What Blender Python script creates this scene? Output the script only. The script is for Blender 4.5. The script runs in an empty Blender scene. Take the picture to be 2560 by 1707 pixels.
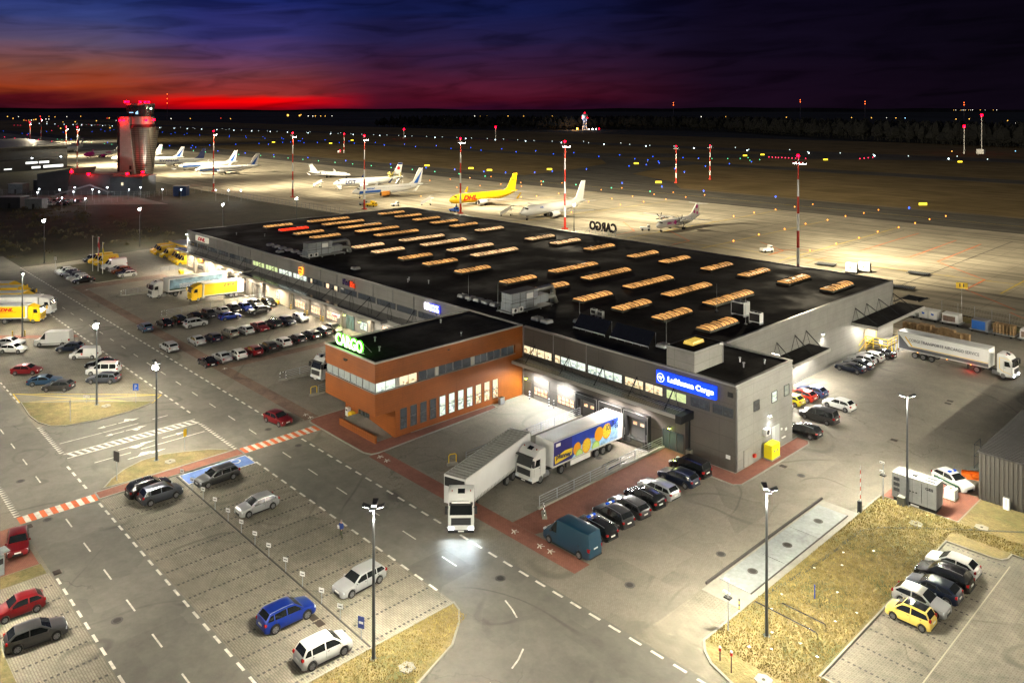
import bpy, math, random
from mathutils import Vector, Matrix
R = math.radians
random.seed(7)
S = bpy.context.scene
COL = S.collection
# ------------------------------------------------------------------ camera
cd = bpy.data.cameras.new('camera'); cam = bpy.data.objects.new('camera', cd); COL.objects.link(cam)
cam.location = (0, 0, 41); cam.rotation_euler = (R(90), 0, math.atan2(.7260, .6877))
cd.sensor_width = 36; cd.lens = 1990 / 2560 * 36; cd.shift_y = -(853.5 - 272) / 2560
cd.clip_start = .5; cd.clip_end = 30000
S.camera = cam
S.view_settings.view_transform = 'Standard'; S.view_settings.look = 'None'
S.view_settings.exposure = 0; S.view_settings.gamma = 1
S.render.engine = 'CYCLES'

def lin(c):
    return tuple((x / 12.92 if x <= .04045 else ((x + .055) / 1.055) ** 2.4) for x in [v / 255 for v in c])
def nd(nt, t, **k):
    n = nt.nodes.new(t)
    for a, b in k.items(): setattr(n, a, b)
    return n
def ramp(nt, stops, src, interp='LINEAR'):
    r = nd(nt, 'ShaderNodeValToRGB'); r.color_ramp.interpolation = interp
    e = r.color_ramp.elements
    while len(e) < len(stops): e.new(.5)
    for i, (p, c) in enumerate(stops):
        e[i].position = p
        e[i].color = (c, c, c, 1) if isinstance(c, (int, float)) else (*c, 1)
    nt.links.new(src, r.inputs[0]); return r.outputs[0]
def mth(nt, op, a, b=0., c=0.):
    m = nd(nt, 'ShaderNodeMath', operation=op)
    for i, v in enumerate((a, b, c)):
        if isinstance(v, (int, float)): m.inputs[i].default_value = v
        else: nt.links.new(v, m.inputs[i])
    return m.outputs[0]
def mix(nt, f, a, b, mode='MIX'):
    m = nd(nt, 'ShaderNodeMix', data_type='RGBA', blend_type=mode)
    for i, v in ((0, f), (6, a), (7, b)):
        if isinstance(v, (int, float)): m.inputs[i].default_value = v if i == 0 else (v, v, v, 1)
        elif isinstance(v, tuple): m.inputs[i].default_value = (*v, 1)
        else: nt.links.new(v, m.inputs[i])
    return m.outputs[2]

# ------------------------------------------------------------------ dusk sky
W = bpy.data.worlds.new('World'); S.world = W; W.use_nodes = True
nt = W.node_tree; nt.nodes.clear()
tc = nd(nt, 'ShaderNodeTexCoord'); sp = nd(nt, 'ShaderNodeSeparateXYZ'); nt.links.new(tc.outputs['Generated'], sp.inputs[0])
az = mth(nt, 'ARCTAN2', sp.outputs[0], sp.outputs[1])            # compass angle, view centre is -46.55 deg
az = mth(nt, 'ADD', az, R(46.55))
# slanting streaks of cloud
cv = nd(nt, 'ShaderNodeCombineXYZ')
nt.links.new(mth(nt, 'MULTIPLY', az, 3.6), cv.inputs[0])
nt.links.new(mth(nt, 'MULTIPLY', mth(nt, 'SUBTRACT', sp.outputs[2], mth(nt, 'MULTIPLY', az, .05)), 25), cv.inputs[1])
n1 = nd(nt, 'ShaderNodeTexNoise'); n1.inputs['Scale'].default_value = 1.25; n1.inputs['Detail'].default_value = 6; n1.inputs['Roughness'].default_value = .55
n1.inputs['Distortion'].default_value = .6
nt.links.new(cv.outputs[0], n1.inputs['Vector'])
cl = mth(nt, 'SUBTRACT', n1.outputs[0], .5)
el = mth(nt, 'MULTIPLY', mth(nt, 'ADD', sp.outputs[2], mth(nt, 'MULTIPLY', cl, .034)), 5.)   # 0..1 for elevation 0..11.5 deg
def RR(st): return ramp(nt, [(p, lin(c)) for p, c in st], el)
left = RR([(0, (66, 14, 28)), (.05, (88, 18, 24)), (.14, (146, 56, 28)), (.24, (128, 74, 62)), (.36, (88, 74, 100)), (.5, (52, 62, 116)), (.68, (24, 44, 108)), (1, (14, 28, 80))])
mid = RR([(0, (84, 4, 26)), (.03, (190, 0, 10)), (.05, (248, 2, 4)), (.078, (240, 10, 8)), (.102, (150, 48, 42)), (.19, (118, 58, 66)), (.31, (84, 56, 94)), (.45, (50, 48, 106)), (.66, (24, 36, 100)), (1, (14, 22, 66))])
cen = RR([(0, (46, 10, 32)), (.05, (74, 14, 32)), (.12, (82, 24, 44)), (.24, (58, 26, 50)), (.42, (36, 29, 66)), (.6, (20, 26, 70)), (1, (12, 14, 50))])
rgt = RR([(0, (22, 10, 24)), (.1, (24, 10, 26)), (.35, (18, 11, 28)), (.7, (12, 8, 26)), (1, (8, 6, 22))])
far = RR([(0, (13, 7, 17)), (.4, (10, 6, 16)), (1, (7, 5, 16))])
def mr(a, b): 
    m = nd(nt, 'ShaderNodeMapRange', interpolation_type='SMOOTHSTEP'); m.inputs[1].default_value = R(a); m.inputs[2].default_value = R(b)
    nt.links.new(az, m.inputs[0]); return m.outputs[0]
c = mix(nt, mr(-28, -20), left, mid)
c = mix(nt, mr(-18, -9), c, cen)
c = mix(nt, mr(-2, 16), c, rgt)
c = mix(nt, mr(14, 34), c, far)
# darker cloud bars and lighter gaps
n2 = nd(nt, 'ShaderNodeTexNoise'); n2.inputs['Scale'].default_value = 2.6; n2.inputs['Detail'].default_value = 7; n2.inputs['Distortion'].default_value = .8
nt.links.new(cv.outputs[0], n2.inputs['Vector'])
c = mix(nt, 1., c, ramp(nt, [(.3, .58), (.5, 1.), (.72, 1.22)], n2.outputs[0]), 'MULTIPLY')
up = nd(nt, 'ShaderNodeMapRange'); up.inputs[1].default_value = .16; up.inputs[2].default_value = .5; nt.links.new(sp.outputs[2], up.inputs[0])
c = mix(nt, up.outputs[0], c, (.036, .038, .050))
bg = nd(nt, 'ShaderNodeBackground'); bg.inputs[1].default_value = 1.0
wo = nd(nt, 'ShaderNodeOutputWorld'); nt.links.new(c, bg.inputs[0]); nt.links.new(bg.outputs[0], wo.inputs[0])

# ------------------------------------------------------------------ helpers
def tag(o, label=None, cat=None, group=None, kind=None):
    if label: o['label'] = label
    if cat: o['category'] = cat
    if group: o['group'] = group
    if kind: o['kind'] = kind
    return o
def empty(name, loc, rz=0, label=None, cat=None, group=None, rx=0):
    o = bpy.data.objects.new(name, None); COL.objects.link(o)
    o.location = loc; o.rotation_euler = (rx, 0, rz); o.empty_display_size = .3
    return tag(o, label, cat, group)
def obj(name, me, parent=None, loc=(0, 0, 0), rot=(0, 0, 0)):
    o = bpy.data.objects.new(name, me); COL.objects.link(o)
    o.location = loc; o.rotation_euler = rot
    if parent: o.parent = parent
    return o
class MB:
    def __init__(s): s.v = []; s.f = []; s.mi = []; s.m = 0
    def add(s, vs, fs):
        b = len(s.v); s.v += [tuple(v) for v in vs]; s.f += [tuple(b + i for i in f) for f in fs]; s.mi += [s.m] * len(fs); return s
    def box(s, x0, x1, y0, y1, z0, z1, tx=0, ty=0):
        a = [(x0, y0, z0), (x1, y0, z0), (x1, y1, z0), (x0, y1, z0), (x0 + tx, y0 + ty, z1), (x1 - tx, y0 + ty, z1), (x1 - tx, y1 - ty, z1), (x0 + tx, y1 - ty, z1)]
        return s.add(a, [(3, 2, 1, 0), (4, 5, 6, 7), (0, 1, 5, 4), (1, 2, 6, 5), (2, 3, 7, 6), (3, 0, 4, 7)])
    def cb(s, x, y, z, a, b, c): return s.box(x - a / 2, x + a / 2, y - b / 2, y + b / 2, z - c / 2, z + c / 2)
    def quad(s, *p): return s.add(p, [tuple(range(len(p)))])
    def rect(s, x0, x1, y0, y1, z): return s.quad((x0, y0, z), (x1, y0, z), (x1, y1, z), (x0, y1, z))
    def cyl(s, p, q, r0, r1=None, n=10, cap=True):
        r1 = r0 if r1 is None else r1
        p, q = Vector(p), Vector(q); d = (q - p).normalized()
        a = d.orthogonal().normalized(); b = d.cross(a)
        vs = []
        for c, r in ((p, r0), (q, r1)):
            for i in range(n):
                t = 2 * math.pi * i / n; vs.append(c + a * r * math.cos(t) + b * r * math.sin(t))
        fs = [(i, (i + 1) % n, n + (i + 1) % n, n + i) for i in range(n)]
        if cap: fs += [tuple(range(n))[::-1], tuple(range(n, 2 * n))]
        return s.add(vs, fs)
    def path(s, pts, r, n=6):
        for a, b in zip(pts, pts[1:]): s.cyl(a, b, r, n=n)
        return s
    def loft(s, rings, cap=True, close=True):
        n = len(rings[0]); vs = [v for r in rings for v in r]; fs = []
        for k in range(len(rings) - 1):
            for i in range(n if close else n - 1):
                j = (i + 1) % n; fs.append((k * n + i, k * n + j, (k + 1) * n + j, (k + 1) * n + i))
        if cap and close: fs += [tuple(range(n))[::-1], tuple(range((len(rings) - 1) * n, len(rings) * n))]
        return s.add(vs, fs)
    def prism(s, poly, z0, z1):            # polygon in xy
        n = len(poly); vs = [(x, y, z0) for x, y in poly] + [(x, y, z1) for x, y in poly]
        return s.add(vs, [tuple(range(n))[::-1], tuple(range(n, 2 * n))] + [(i, (i + 1) % n, n + (i + 1) % n, n + i) for i in range(n)])
    def prismy(s, poly, y0, y1):           # polygon in xz
        n = len(poly); vs = [(x, y0, z) for x, z in poly] + [(x, y1, z) for x, z in poly]
        return s.add(vs, [tuple(range(n)), tuple(range(n, 2 * n))[::-1]] + [(i, n + i, n + (i + 1) % n, (i + 1) % n) for i in range(n)])
    def mesh(s, name, mats, smooth=None):
        me = bpy.data.meshes.new(name); me.from_pydata(s.v, [], s.f)
        for m in (mats if isinstance(mats, (list, tuple)) else [mats]): me.materials.append(m)
        me.polygons.foreach_set('material_index', s.mi)
        me.validate()
        if smooth is not None:
            me.polygons.foreach_set('use_smooth', [True] * len(me.polygons)); me.set_sharp_from_angle(angle=R(smooth))
        me.update(); return me
    def build(s, name, mats, parent=None, loc=(0, 0, 0), rot=(0, 0, 0), smooth=None):
        return obj(name, s.mesh(name, mats, smooth), parent, loc, rot)
def struct(name, o): o['kind'] = 'structure'; return o

# ------------------------------------------------------------------ materials
MATS = {}
def mat(name, col, rough=.6, metal=0., coat=0., emit=None, es=1., var=0., vs=1., bump=0., spec=.5):
    if name in MATS: return MATS[name]
    m = bpy.data.materials.new(name); m.use_nodes = True; t = m.node_tree
    b = t.nodes['Principled BSDF']; b.inputs['Roughness'].default_value = rough; b.inputs['Metallic'].default_value = metal
    b.inputs['Coat Weight'].default_value = coat; b.inputs['Specular IOR Level'].default_value = spec
    b.inputs['Base Color'].default_value = (*col, 1)
    if var or bump:
        g = nd(t, 'ShaderNodeNewGeometry'); n = nd(t, 'ShaderNodeTexNoise'); n.inputs['Scale'].default_value = vs; n.inputs['Detail'].default_value = 6
        t.links.new(g.outputs['Position'], n.inputs['Vector'])
        if var:
            f = ramp(t, [(.28, 1 - var), (.72, 1 + var)], n.outputs[0])
            t.links.new(mix(t, 1., col, f, 'MULTIPLY'), b.inputs['Base Color'])
        if bump:
            bp = nd(t, 'ShaderNodeBump'); bp.inputs['Strength'].default_value = bump; bp.inputs['Distance'].default_value = .05
            t.links.new(n.outputs[0], bp.inputs['Height']); t.links.new(bp.outputs[0], b.inputs['Normal'])
    if emit:
        b.inputs['Emission Color'].default_value = (*emit, 1); b.inputs['Emission Strength'].default_value = es
    MATS[name] = m; return m
def ground_mat(name, col, marks=0., pave=None, big=.06, bvar=.22, fine=.10, spec=.3, rough=.8, joint=None, streak=False, grass=False):
    """ground: base colour, broad stains, fine grain, curved tyre marks, paver or slab joints"""
    if name in MATS: return MATS[name]
    m = bpy.data.materials.new(name); m.use_nodes = True; t = m.node_tree
    b = t.nodes['Principled BSDF']; b.inputs['Roughness'].default_value = rough; b.inputs['Specular IOR Level'].default_value = spec
    g = nd(t, 'ShaderNodeNewGeometry'); P = g.outputs['Position']
    def noise(sc, det=5, dist=0., vec=P, ro=.55):
        n = nd(t, 'ShaderNodeTexNoise'); n.inputs['Scale'].default_value = sc; n.inputs['Detail'].default_value = det
        n.inputs['Distortion'].default_value = dist; n.inputs['Roughness'].default_value = ro; t.links.new(vec, n.inputs['Vector']); return n.outputs[0]
    c = mix(t, 1., col, ramp(t, [(.3, 1 - bvar), (.7, 1 + bvar)], noise(big, 6, .4)), 'MULTIPLY')
    c = mix(t, 1., c, ramp(t, [(.3, 1 - bvar * .6), (.7, 1 + bvar * .6)], noise(big * 9, 5, .2)), 'MULTIPLY')
    c = mix(t, 1., c, ramp(t, [(.25, 1 - fine), (.75, 1 + fine)], noise(2.2 if not grass else 1.6, 8, .0, ro=.75)), 'MULTIPLY')
    if grass:
        mp = nd(t, 'ShaderNodeMapping'); mp.inputs['Scale'].default_value = (5, 5, 5); t.links.new(P, mp.inputs[0])
        c = mix(t, 1., c, ramp(t, [(.32, .45), (.5, 1.), (.7, 1.5)], noise(1., 9, 1.5, mp.outputs[0], .8)), 'MULTIPLY')
        c = mix(t, ramp(t, [(.46, 0), (.66, .75)], noise(.25, 6, .6)), c, tuple(x * k for x, k in zip(col, (.45, .62, .5))))
    if streak:
        mp = nd(t, 'ShaderNodeMapping'); mp.inputs['Scale'].default_value = (.03, .4, 1); t.links.new(P, mp.inputs[0])
        c = mix(t, 1., c, ramp(t, [(.35, .62), (.52, 1.), (.7, 1.2)], noise(1., 6, .5, mp.outputs[0])), 'MULTIPLY')
    if pave:
        br = nd(t, 'ShaderNodeTexBrick'); br.inputs['Scale'].default_value = 1; br.inputs['Brick Width'].default_value = pave[0]; br.inputs['Row Height'].default_value = pave[1]
        br.inputs['Mortar Size'].default_value = pave[2]; br.inputs['Color1'].default_value = (1, 1, 1, 1); br.inputs['Color2'].default_value = (.86, .86, .86, 1)
        k = pave[3]; br.inputs['Mortar'].default_value = (k, k, k, 1)
        mp = nd(t, 'ShaderNodeMapping'); mp.inputs['Rotation'].default_value = (0, 0, R(pave[4] if len(pave) > 4 else 90)); t.links.new(P, mp.inputs[0]); t.links.new(mp.outputs[0], br.inputs['Vector'])
        c = mix(t, 1., c, br.outputs[0], 'MULTIPLY')
    if marks:
        for sc, off, w in ((.055, 0, .018), (.04, 31, .012)):
            v = nd(t, 'ShaderNodeMapping'); v.inputs['Location'].default_value = (off, off * 2, 0); t.links.new(P, v.inputs[0])
            q = noise(sc, 1.5, .3, v.outputs[0])
            r2 = mth(t, 'MULTIPLY', mth(t, 'ABSOLUTE', mth(t, 'SUBTRACT', mth(t, 'FRACT', mth(t, 'MULTIPLY', q, 7.)), .5)), 1.)
            line = ramp(t, [(0, 1), (w * 1.3, .8), (w * 3.2, 0)], r2)
            gate = ramp(t, [(.48, 0), (.62, 1)], noise(.09, 3, 0, v.outputs[0]))
            c = mix(t, mth(t, 'MULTIPLY', mth(t, 'MULTIPLY', line, gate), marks), c, tuple(x * .35 for x in col))
        vo = nd(t, 'ShaderNodeTexVoronoi', feature='DISTANCE_TO_EDGE'); vo.inputs['Scale'].default_value = .075
        wv = nd(t, 'ShaderNodeVectorMath', operation='ADD'); t.links.new(P, wv.inputs[0]); nz = nd(t, 'ShaderNodeTexNoise'); nz.inputs['Scale'].default_value = .6; nz.inputs['Detail'].default_value = 5; t.links.new(P, nz.inputs['Vector'])
        sc_ = nd(t, 'ShaderNodeVectorMath', operation='SCALE'); t.links.new(nz.outputs['Color'], sc_.inputs[0]); sc_.inputs['Scale'].default_value = 3.; t.links.new(sc_.outputs[0], wv.inputs[1]); t.links.new(wv.outputs[0], vo.inputs['Vector'])
        c = mix(t, mth(t, 'MULTIPLY', ramp(t, [(0, .75), (.0028, .55), (.006, 0)], vo.outputs['Distance']), ramp(t, [(.5, 0), (.6, 1)], noise(.06, 2))), c, tuple(x * .4 for x in col))
        # patched squares of newer surface and oil spots
        pb_ = nd(t, 'ShaderNodeTexVoronoi', distance='CHEBYCHEV'); pb_.inputs['Scale'].default_value = .16; t.links.new(P, pb_.inputs['Vector']); pc_ = nd(t, 'ShaderNodeSeparateColor'); t.links.new(pb_.outputs['Color'], pc_.inputs[0])
        c = mix(t, 1., c, ramp(t, [(0, .88), (.5, 1.), (.93, 1.07)], pc_.outputs[0]), 'MULTIPLY')
        c = mix(t, ramp(t, [(.74, 0), (.8, .6)], noise(.7, 3, .4)), c, tuple(x * .3 for x in col))
    if joint:
        br = nd(t, 'ShaderNodeTexBrick'); br.offset = 0; br.inputs['Scale'].default_value = 1; br.inputs['Brick Width'].default_value = joint[0]; br.inputs['Row Height'].default_value = joint[0]
        br.inputs['Mortar Size'].default_value = joint[1]; br.inputs['Color1'].default_value = (1, 1, 1, 1); br.inputs['Color2'].default_value = (.9, .9, .9, 1); br.inputs['Mortar'].default_value = (.55, .55, .55, 1)
        t.links.new(P, br.inputs['Vector']); c = mix(t, 1., c, br.outputs[0], 'MULTIPLY')
    t.links.new(c, b.inputs['Base Color'])
    bp = nd(t, 'ShaderNodeBump'); bp.inputs['Strength'].default_value = .25 if not grass else .8; bp.inputs['Distance'].default_value = .02 if not grass else .12
    t.links.new(noise(8. if not grass else 4., 4), bp.inputs['Height']); t.links.new(bp.outputs[0], b.inputs['Normal'])
    MATS[name] = m; return m

white = mat('white_paint', (.78, .78, .76), .45, var=.06, vs=.6)
black = mat('black_plastic', (.012, .012, .013), .5)
rubber = mat('tyre_rubber', (.018, .018, .018), .85)
alloy = mat('alloy', (.32, .32, .33), .35, .8)
glass = mat('dark_glass', (.012, .014, .015), .08, coat=.15, spec=.5)
chrome = mat('chrome', (.6, .6, .62), .2, 1.)
steel = mat('galvanised_steel', (.38, .40, .42), .45, .6, var=.15, vs=2)
polem = mat('grey_pole', (.10, .11, .12), .45, .3, var=.1, vs=1)
hl = mat('headlamp', (.75, .8, .85), .15, coat=1.)
tl = mat('tail_lamp', (.35, .01, .012), .25, coat=1.)
plate = mat('number_plate', (.75, .75, .72), .4)
yel = mat('yellow_paint', (.80, .52, .01), .4)
redp = mat('red_paint', (.55, .03, .012), .45)
conc = ground_mat('concrete', (.27, .26, .225), fine=.15, bvar=.2)
def em(name, c, s): return mat('lit_' + name, (.02, .02, .02), .5, emit=c, es=s)
eW = em('white', (1, .97, .9), 30); eR = em('red', (1, .0, .004), 14); eB = em('blue', (.01, .1, 1), 12)
eG = em('green', (.1, .95, .45), 3.2); eO = em('orange', (1, .28, .03), 12); eY = em('yellow', (1, .75, .03), 7); eC = em('cold_white', (.62, .95, 1), 8)
# ------------------------------------------------------------------ ground and markings
G_dark = ground_mat('dry_scrubland', (.052, .046, .026), big=.012, bvar=.45, fine=.3, grass=True)
G_far = ground_mat('far_land', (.07, .072, .07), big=.002, bvar=.4, fine=.2, spec=.05, rough=1)
G_field = ground_mat('airfield_grass', (.24, .175, .085), big=.006, bvar=.3, fine=.2, streak=True, spec=.05, rough=1)
G_yard = ground_mat('yard_pavers', (.235, .214, .172), marks=.5, pave=(.24, .12, .012, .6), bvar=.16, big=.05)
G_road = ground_mat('road_asphalt', (.155, .146, .124), marks=.5, bvar=.2, big=.07, fine=.12, rough=.7)
G_park = ground_mat('parking_pavers', (.275, .25, .195), pave=(.55, .18, .035, .62, 0), bvar=.26, big=.09, marks=.6)
G_park2 = ground_mat('west_pavers', (.19, .172, .135), pave=(.5, .2, .03, .6, 45), bvar=.25, big=.09, marks=.3)
G_brick = ground_mat('red_pavers', (.27, .11, .075), pave=(.24, .12, .015, .6), bvar=.18, big=.15)
G_brick2 = ground_mat('faded_red_pavers', (.215, .142, .105), pave=(.24, .12, .015, .6), bvar=.3, big=.2, marks=.5)
G_grass = ground_mat('dry_grass', (.215, .168, .07), grass=True, bvar=.35, big=.12, fine=.25)
G_apron = ground_mat('apron_concrete', (.34, .30, .225), joint=(7.5, .06), bvar=.22, big=.016, fine=.12, streak=True)
G_taxi = ground_mat('taxiway_asphalt', (.125, .115, .098), bvar=.2, big=.02, streak=True, spec=.06, rough=1)
M_white = mat('marking_white', (.60, .57, .50), .7, var=.3, vs=2.2)
M_red = mat('marking_red', (.62, .12, .03), .7, var=.15, vs=2)
M_or = mat('marking_orange', (.60, .14, .03), .7)
M_yel = mat('marking_yellow', (.62, .44, .03), .7, var=.15, vs=1)
M_blue = mat('marking_blue', (.12, .21, .52), .7, var=.15, vs=2)
M_line = mat('dark_joint', (.05, .046, .04), .9)
def flat(name, poly, z, m):
    return struct(name, MB().quad(*[(x, y, z) for x, y in poly]).build(name, m))
def rc(x0, x1, y0, y1): return [(x0, y0), (x1, y0), (x1, y1), (x0, y1)]
def strip(mb, pts, w, z0, z1, closed=False):
    n = len(pts); P = [Vector(p) for p in pts]; rings = []
    for i in range(n):
        a = P[i - 1] if (i or closed) else P[i]; b = P[(i + 1) % n] if (i < n - 1 or closed) else P[i]
        d1 = (P[i] - a); d2 = (b - P[i])
        if d1.length < 1e-6: d1 = d2
        if d2.length < 1e-6: d2 = d1
        t = (d1.normalized() + d2.normalized()).normalized(); nn = Vector((-t.y, t.x))
        k = w / 2 / max(.5, abs(nn.dot(Vector((-d1.y, d1.x)).normalized())))
        l, r = P[i] + nn * k, P[i] - nn * k
        rings.append([(r.x, r.y, z0), (l.x, l.y, z0), (l.x, l.y, z1), (r.x, r.y, z1)])
    if closed: rings.append(rings[0])
    return mb.loft(rings, cap=not closed)
flat('ground', rc(-12000, 6000, -600, 14000), -1.6, G_far)
flat('scrub_ground', [(-620, -60), (-240, -60), (-240, 44), (-235, 57.6), (-240, 80), (-210, 100), (-200, 103), (-200, 150), (-215, 151), (-267, 165.5), (-336, 161.5), (-386, 162), (-620, 162)], -.03, G_dark)
flat('airfield_grass', rc(-3200, 700, 330, 1000), -.05, G_field)
yv = MB()
for q in ([(-262, -20), (60, -20), (60, 57.6), (-236.2, 57.6), (-237, 44.7), (-262, 10)], [(-241.5, 79.72), (60, 79.72), (60, 168), (-57, 168), (-57, 149), (-205, 149), (-205, 104), (-242, 100)],
          [(-236.2, 57.6), (-185, 57.6), (-185, 79.72), (-241.5, 79.72)], rc(-161.2, -111, 57.6, 79.72), rc(-102.4, -70.4, 57.6, 79.72), rc(-57.5, 60, 57.6, 79.72)): yv.quad(*[(x, y, 0) for x, y in q])
struct('', yv.build('cargo_yard', G_yard))
for a, b, dp in ((-70.4, -57.5, 1.1), (-111, -102.4, 1.0), (-185, -161.2, .9)):          # loading pits sloping down to the docks
    pf = MB(); pf.quad((a, 57.6, 0), (b, 57.6, 0), (b, 66, -.45 * dp), (a, 66, -.45 * dp)); pf.quad((a, 66, -.45 * dp), (b, 66, -.45 * dp), (b, 79.78, -dp), (a, 79.78, -dp))
    struct('', pf.build('loading_pit', G_yard))
    pw = MB()
    for x0, x1 in ((a - .3, a), (b, b + .3)): pw.add([(x, y, z) for x in (x0, x1) for y, z in ((58, -.05), (79.6, -dp - .05), (79.6, .28), (58, .22))], [(0, 1, 2, 3), (7, 6, 5, 4), (0, 3, 7, 4), (1, 5, 6, 2), (3, 2, 6, 7), (0, 4, 5, 1)])
    pw.box(a, b, 79.6, 79.78, -dp, 0); struct('', pw.build('retaining_wall', conc))
flat('apron', [(-1700, 162), (-386, 162), (-336, 161.5), (-267, 165.5), (-212, 150.5), (-57, 149.6), (-57, 174.6), (-41, 171.5), (90, 163), (700, 120), (700, 300), (-1700, 300)], .02, G_apron)
flat('taxiway', rc(-2600, 700, 300.2, 341), .03, G_taxi)
flat('taxiway_north', rc(-2600, 700, 498, 524), .01, G_taxi)
flat('taxiway_link', [(-350, 341.2), (-235, 341.2), (-262, 372), (-312, 400), (-330, 455), (-332, 497.8), (-420, 497.8), (-383, 460), (-362, 400)], .02, G_taxi)
flat('taxiway_link', [(-520, 524.2), (-440, 524.2), (-250, 660), (-200, 689.8), (-330, 689.8)], .02, G_taxi)
flat('taxiway_link', [(-920, 341.2), (-860, 341.2), (-880, 430), (-860, 497.8), (-960, 497.8), (-930, 430)], .02, G_taxi)
flat('runway', rc(-3100, 700, 690, 736), .015, G_taxi)
flat('verge', [(-57, 168.2), (60, 162.5), (60, 166), (-41, 170.8), (-57, 173.8)], .03, G_grass)
# roads (y across, x along)
flat('road', rc(-258, 60, 42.02, 49.4), .008, G_road)
flat('road', rc(-258, -51.2, 18.8, 25.98), .008, G_road)
flat('road', rc(-116.4, -92.4, 25.99, 42.01), .008, G_road)
flat('road', [(-51.2, -20), (60, -20), (60, 42.01), (-51.2, 42.01)], .0085, G_road)
flat('parking_lot', rc(-90.3, -51.3, 26.05, 41.95), .016, G_park)
flat('parking_lot', rc(-79.2, -51.3, 8, 18.75), .016, G_park)
flat('parking_lot', [(-165.8, 31.4), (-171, 26.2), (-128, 26.2), (-132.3, 26.2), (-117.3, 41.9), (-157, 41.9)], .016, G_park2)
flat('bus_yard', [(-171.8, 26.2), (-258, 26.2), (-258, 41.9), (-159.5, 41.9)], .016, G_park2)
flat('brick_path', [(-171.6, 26.2), (-171.2, 26.2), (-166, 31.2), (-161, 36.8), (-157.3, 41.9), (-159.3, 41.9), (-163.2, 37.2), (-168.2, 31.8)], .024, G_brick)
flat('brick_lane', rc(-198.5, -94.8, 52.3, 54.3), .008, G_brick2)
flat('brick_lane', rc(-203, -198.6, 52.3, 73), .008, G_brick2)
flat('brick_lane', rc(-79.8, -47.2, 52.3, 54.35), .008, G_brick)
flat('brick_lane', [(-57.3, 54.37), (-54.2, 54.37), (-53.2, 58), (-53.2, 79.7), (-57.3, 79.7)], .009, G_brick)
flat('brick_lane', rc(-157.6, -155.6, 55, 78), .008, G_brick2)
flat('brick_lane', rc(-124.4, -122.2, 54.4, 78), .0085, G_brick2)
flat('brick_lane', rc(-90.3, -81.4, 13.2, 18.4), .02, G_brick)
flat('lawn', rc(-81.3, -79.3, 5, 18.5), .03, G_grass)
flat('lawn', rc(-79.3, -40, 2, 13.4), .03, G_grass)
# generator pad, weighbridge
flat('generator_pad', [(-34.2, 86.4), (-27, 86.3), (-26.9, 93.2), (-31, 94.6), (-34.25, 92)], .05, G_brick)
flat('weighbridge_lane', rc(-38.2, -34.5, 58.5, 81), .012, conc)
wb = MB()
for a, b in ((60.9, 67.1), (67.18, 73.4), (73.48, 79.65)): wb.box(-38, -35, a, b, .013, .06)
struct('', wb.build('weighbridge', ground_mat('bridge_concrete', (.27, .29, .29), fine=.1, bvar=.2, big=.3)))
kb = MB(); strip(kb, [(-38.35, 59.4), (-38.35, 81.2)], .16, 0, .2); kb.box(-34.98, -34.9, 60.9, 79.65, .013, .1)
struct('', kb.build('weighbridge_kerb', mat('dark_kerb', (.06, .055, .05), .8)))
def island(name, poly, m=G_grass, kerb=True, h=.1, z=None):
    o = struct(name, MB().prism(poly, -.01, h).build(name, m))
    if kerb:
        k = MB(); strip(k, poly, .15, .0, h + .03, True); struct('', k.build('kerb', conc))
    return o
island('grass_island', [(-127.6, 26.6), (-121.3, 26.3), (-117.9, 26.6), (-115.6, 27.4), (-114.4, 28.8), (-113.5, 32.4), (-113.8, 36.5), (-114.5, 38.6), (-115.4, 40.2)])
island('grass_island', [(-92.7, 27.1), (-94.4, 28.4), (-95.9, 30.2), (-96.9, 32.4), (-96.9, 34.8), (-95.9, 37), (-94.6, 39.2), (-93.2, 40.7), (-92.35, 41.2), (-92.3, 31)])
island('pavement', [(-90.42, 26), (-92.2, 26.1), (-92.25, 41.9), (-90.42, 41.9)], G_brick)
island('grass_island', [(-51.25, 41.9), (-51.25, 20), (-44.3, 20), (-43.9, 24), (-44.3, 30), (-45.86, 34.3), (-47.3, 38.5), (-49.0, 40.6), (-50.2, 41.6)])
island('pavement', [(-94.6, 60), (-94.6, 53.4), (-94.2, 52.6), (-93.4, 52.4), (-81, 52.4), (-80, 52.8), (-79.75, 53.6), (-80.6, 73.5), (-81.85, 73.9), (-81.85, 60)], G_brick, h=.08)
island('pavement', [(-53.5, 79.7), (-49.2, 77.1), (-46.4, 77.1), (-45.75, 77.8), (-45.65, 93.2), (-46.2, 94.1), (-47.65, 94.2), (-47.65, 79.7)], G_brick, h=.08)
island('grass_island', [(-224, 54.3), (-203.3, 57.8), (-203.3, 64), (-231, 64), (-230.4, 56)], ground_mat('dim_lawn', (.085, .075, .032), grass=True), h=.1)
# east lawn round the small car park
lawn = [(-34.35, 86.3), (-34.35, 52.9), (-33.6, 51.9), (-32.57, 51.1), (-30.5, 50.4), (-26, 50.1), (60, 50.1), (60, 55.5), (-26.4, 55.6), (-26.45, 81.7), (-22.6, 81.7), (-21.9, 81.9), (-21.55, 82.5), (-21.5, 83.6), (60, 83.6), (60, 93.0), (-26.8, 93.0), (-26.9, 86.3)]
struct('', MB().prism(lawn, -.01, .1).build('lawn', G_grass))
k = MB(); strip(k, lawn[:6] + [(60, 50.1)], .2, 0, .14); strip(k, [(60, 55.5), (-26.4, 55.6), (-26.45, 81.7), (-22.6, 81.7), (-21.9, 81.9), (-21.55, 82.5), (-21.5, 83.6), (60, 83.6)], .14, 0, .15)
strip(k, [(-34.3, 86.35), (-26.85, 86.3), (-26.8, 93.1)], .12, 0, .12); struct('', k.build('kerb', conc))
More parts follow.
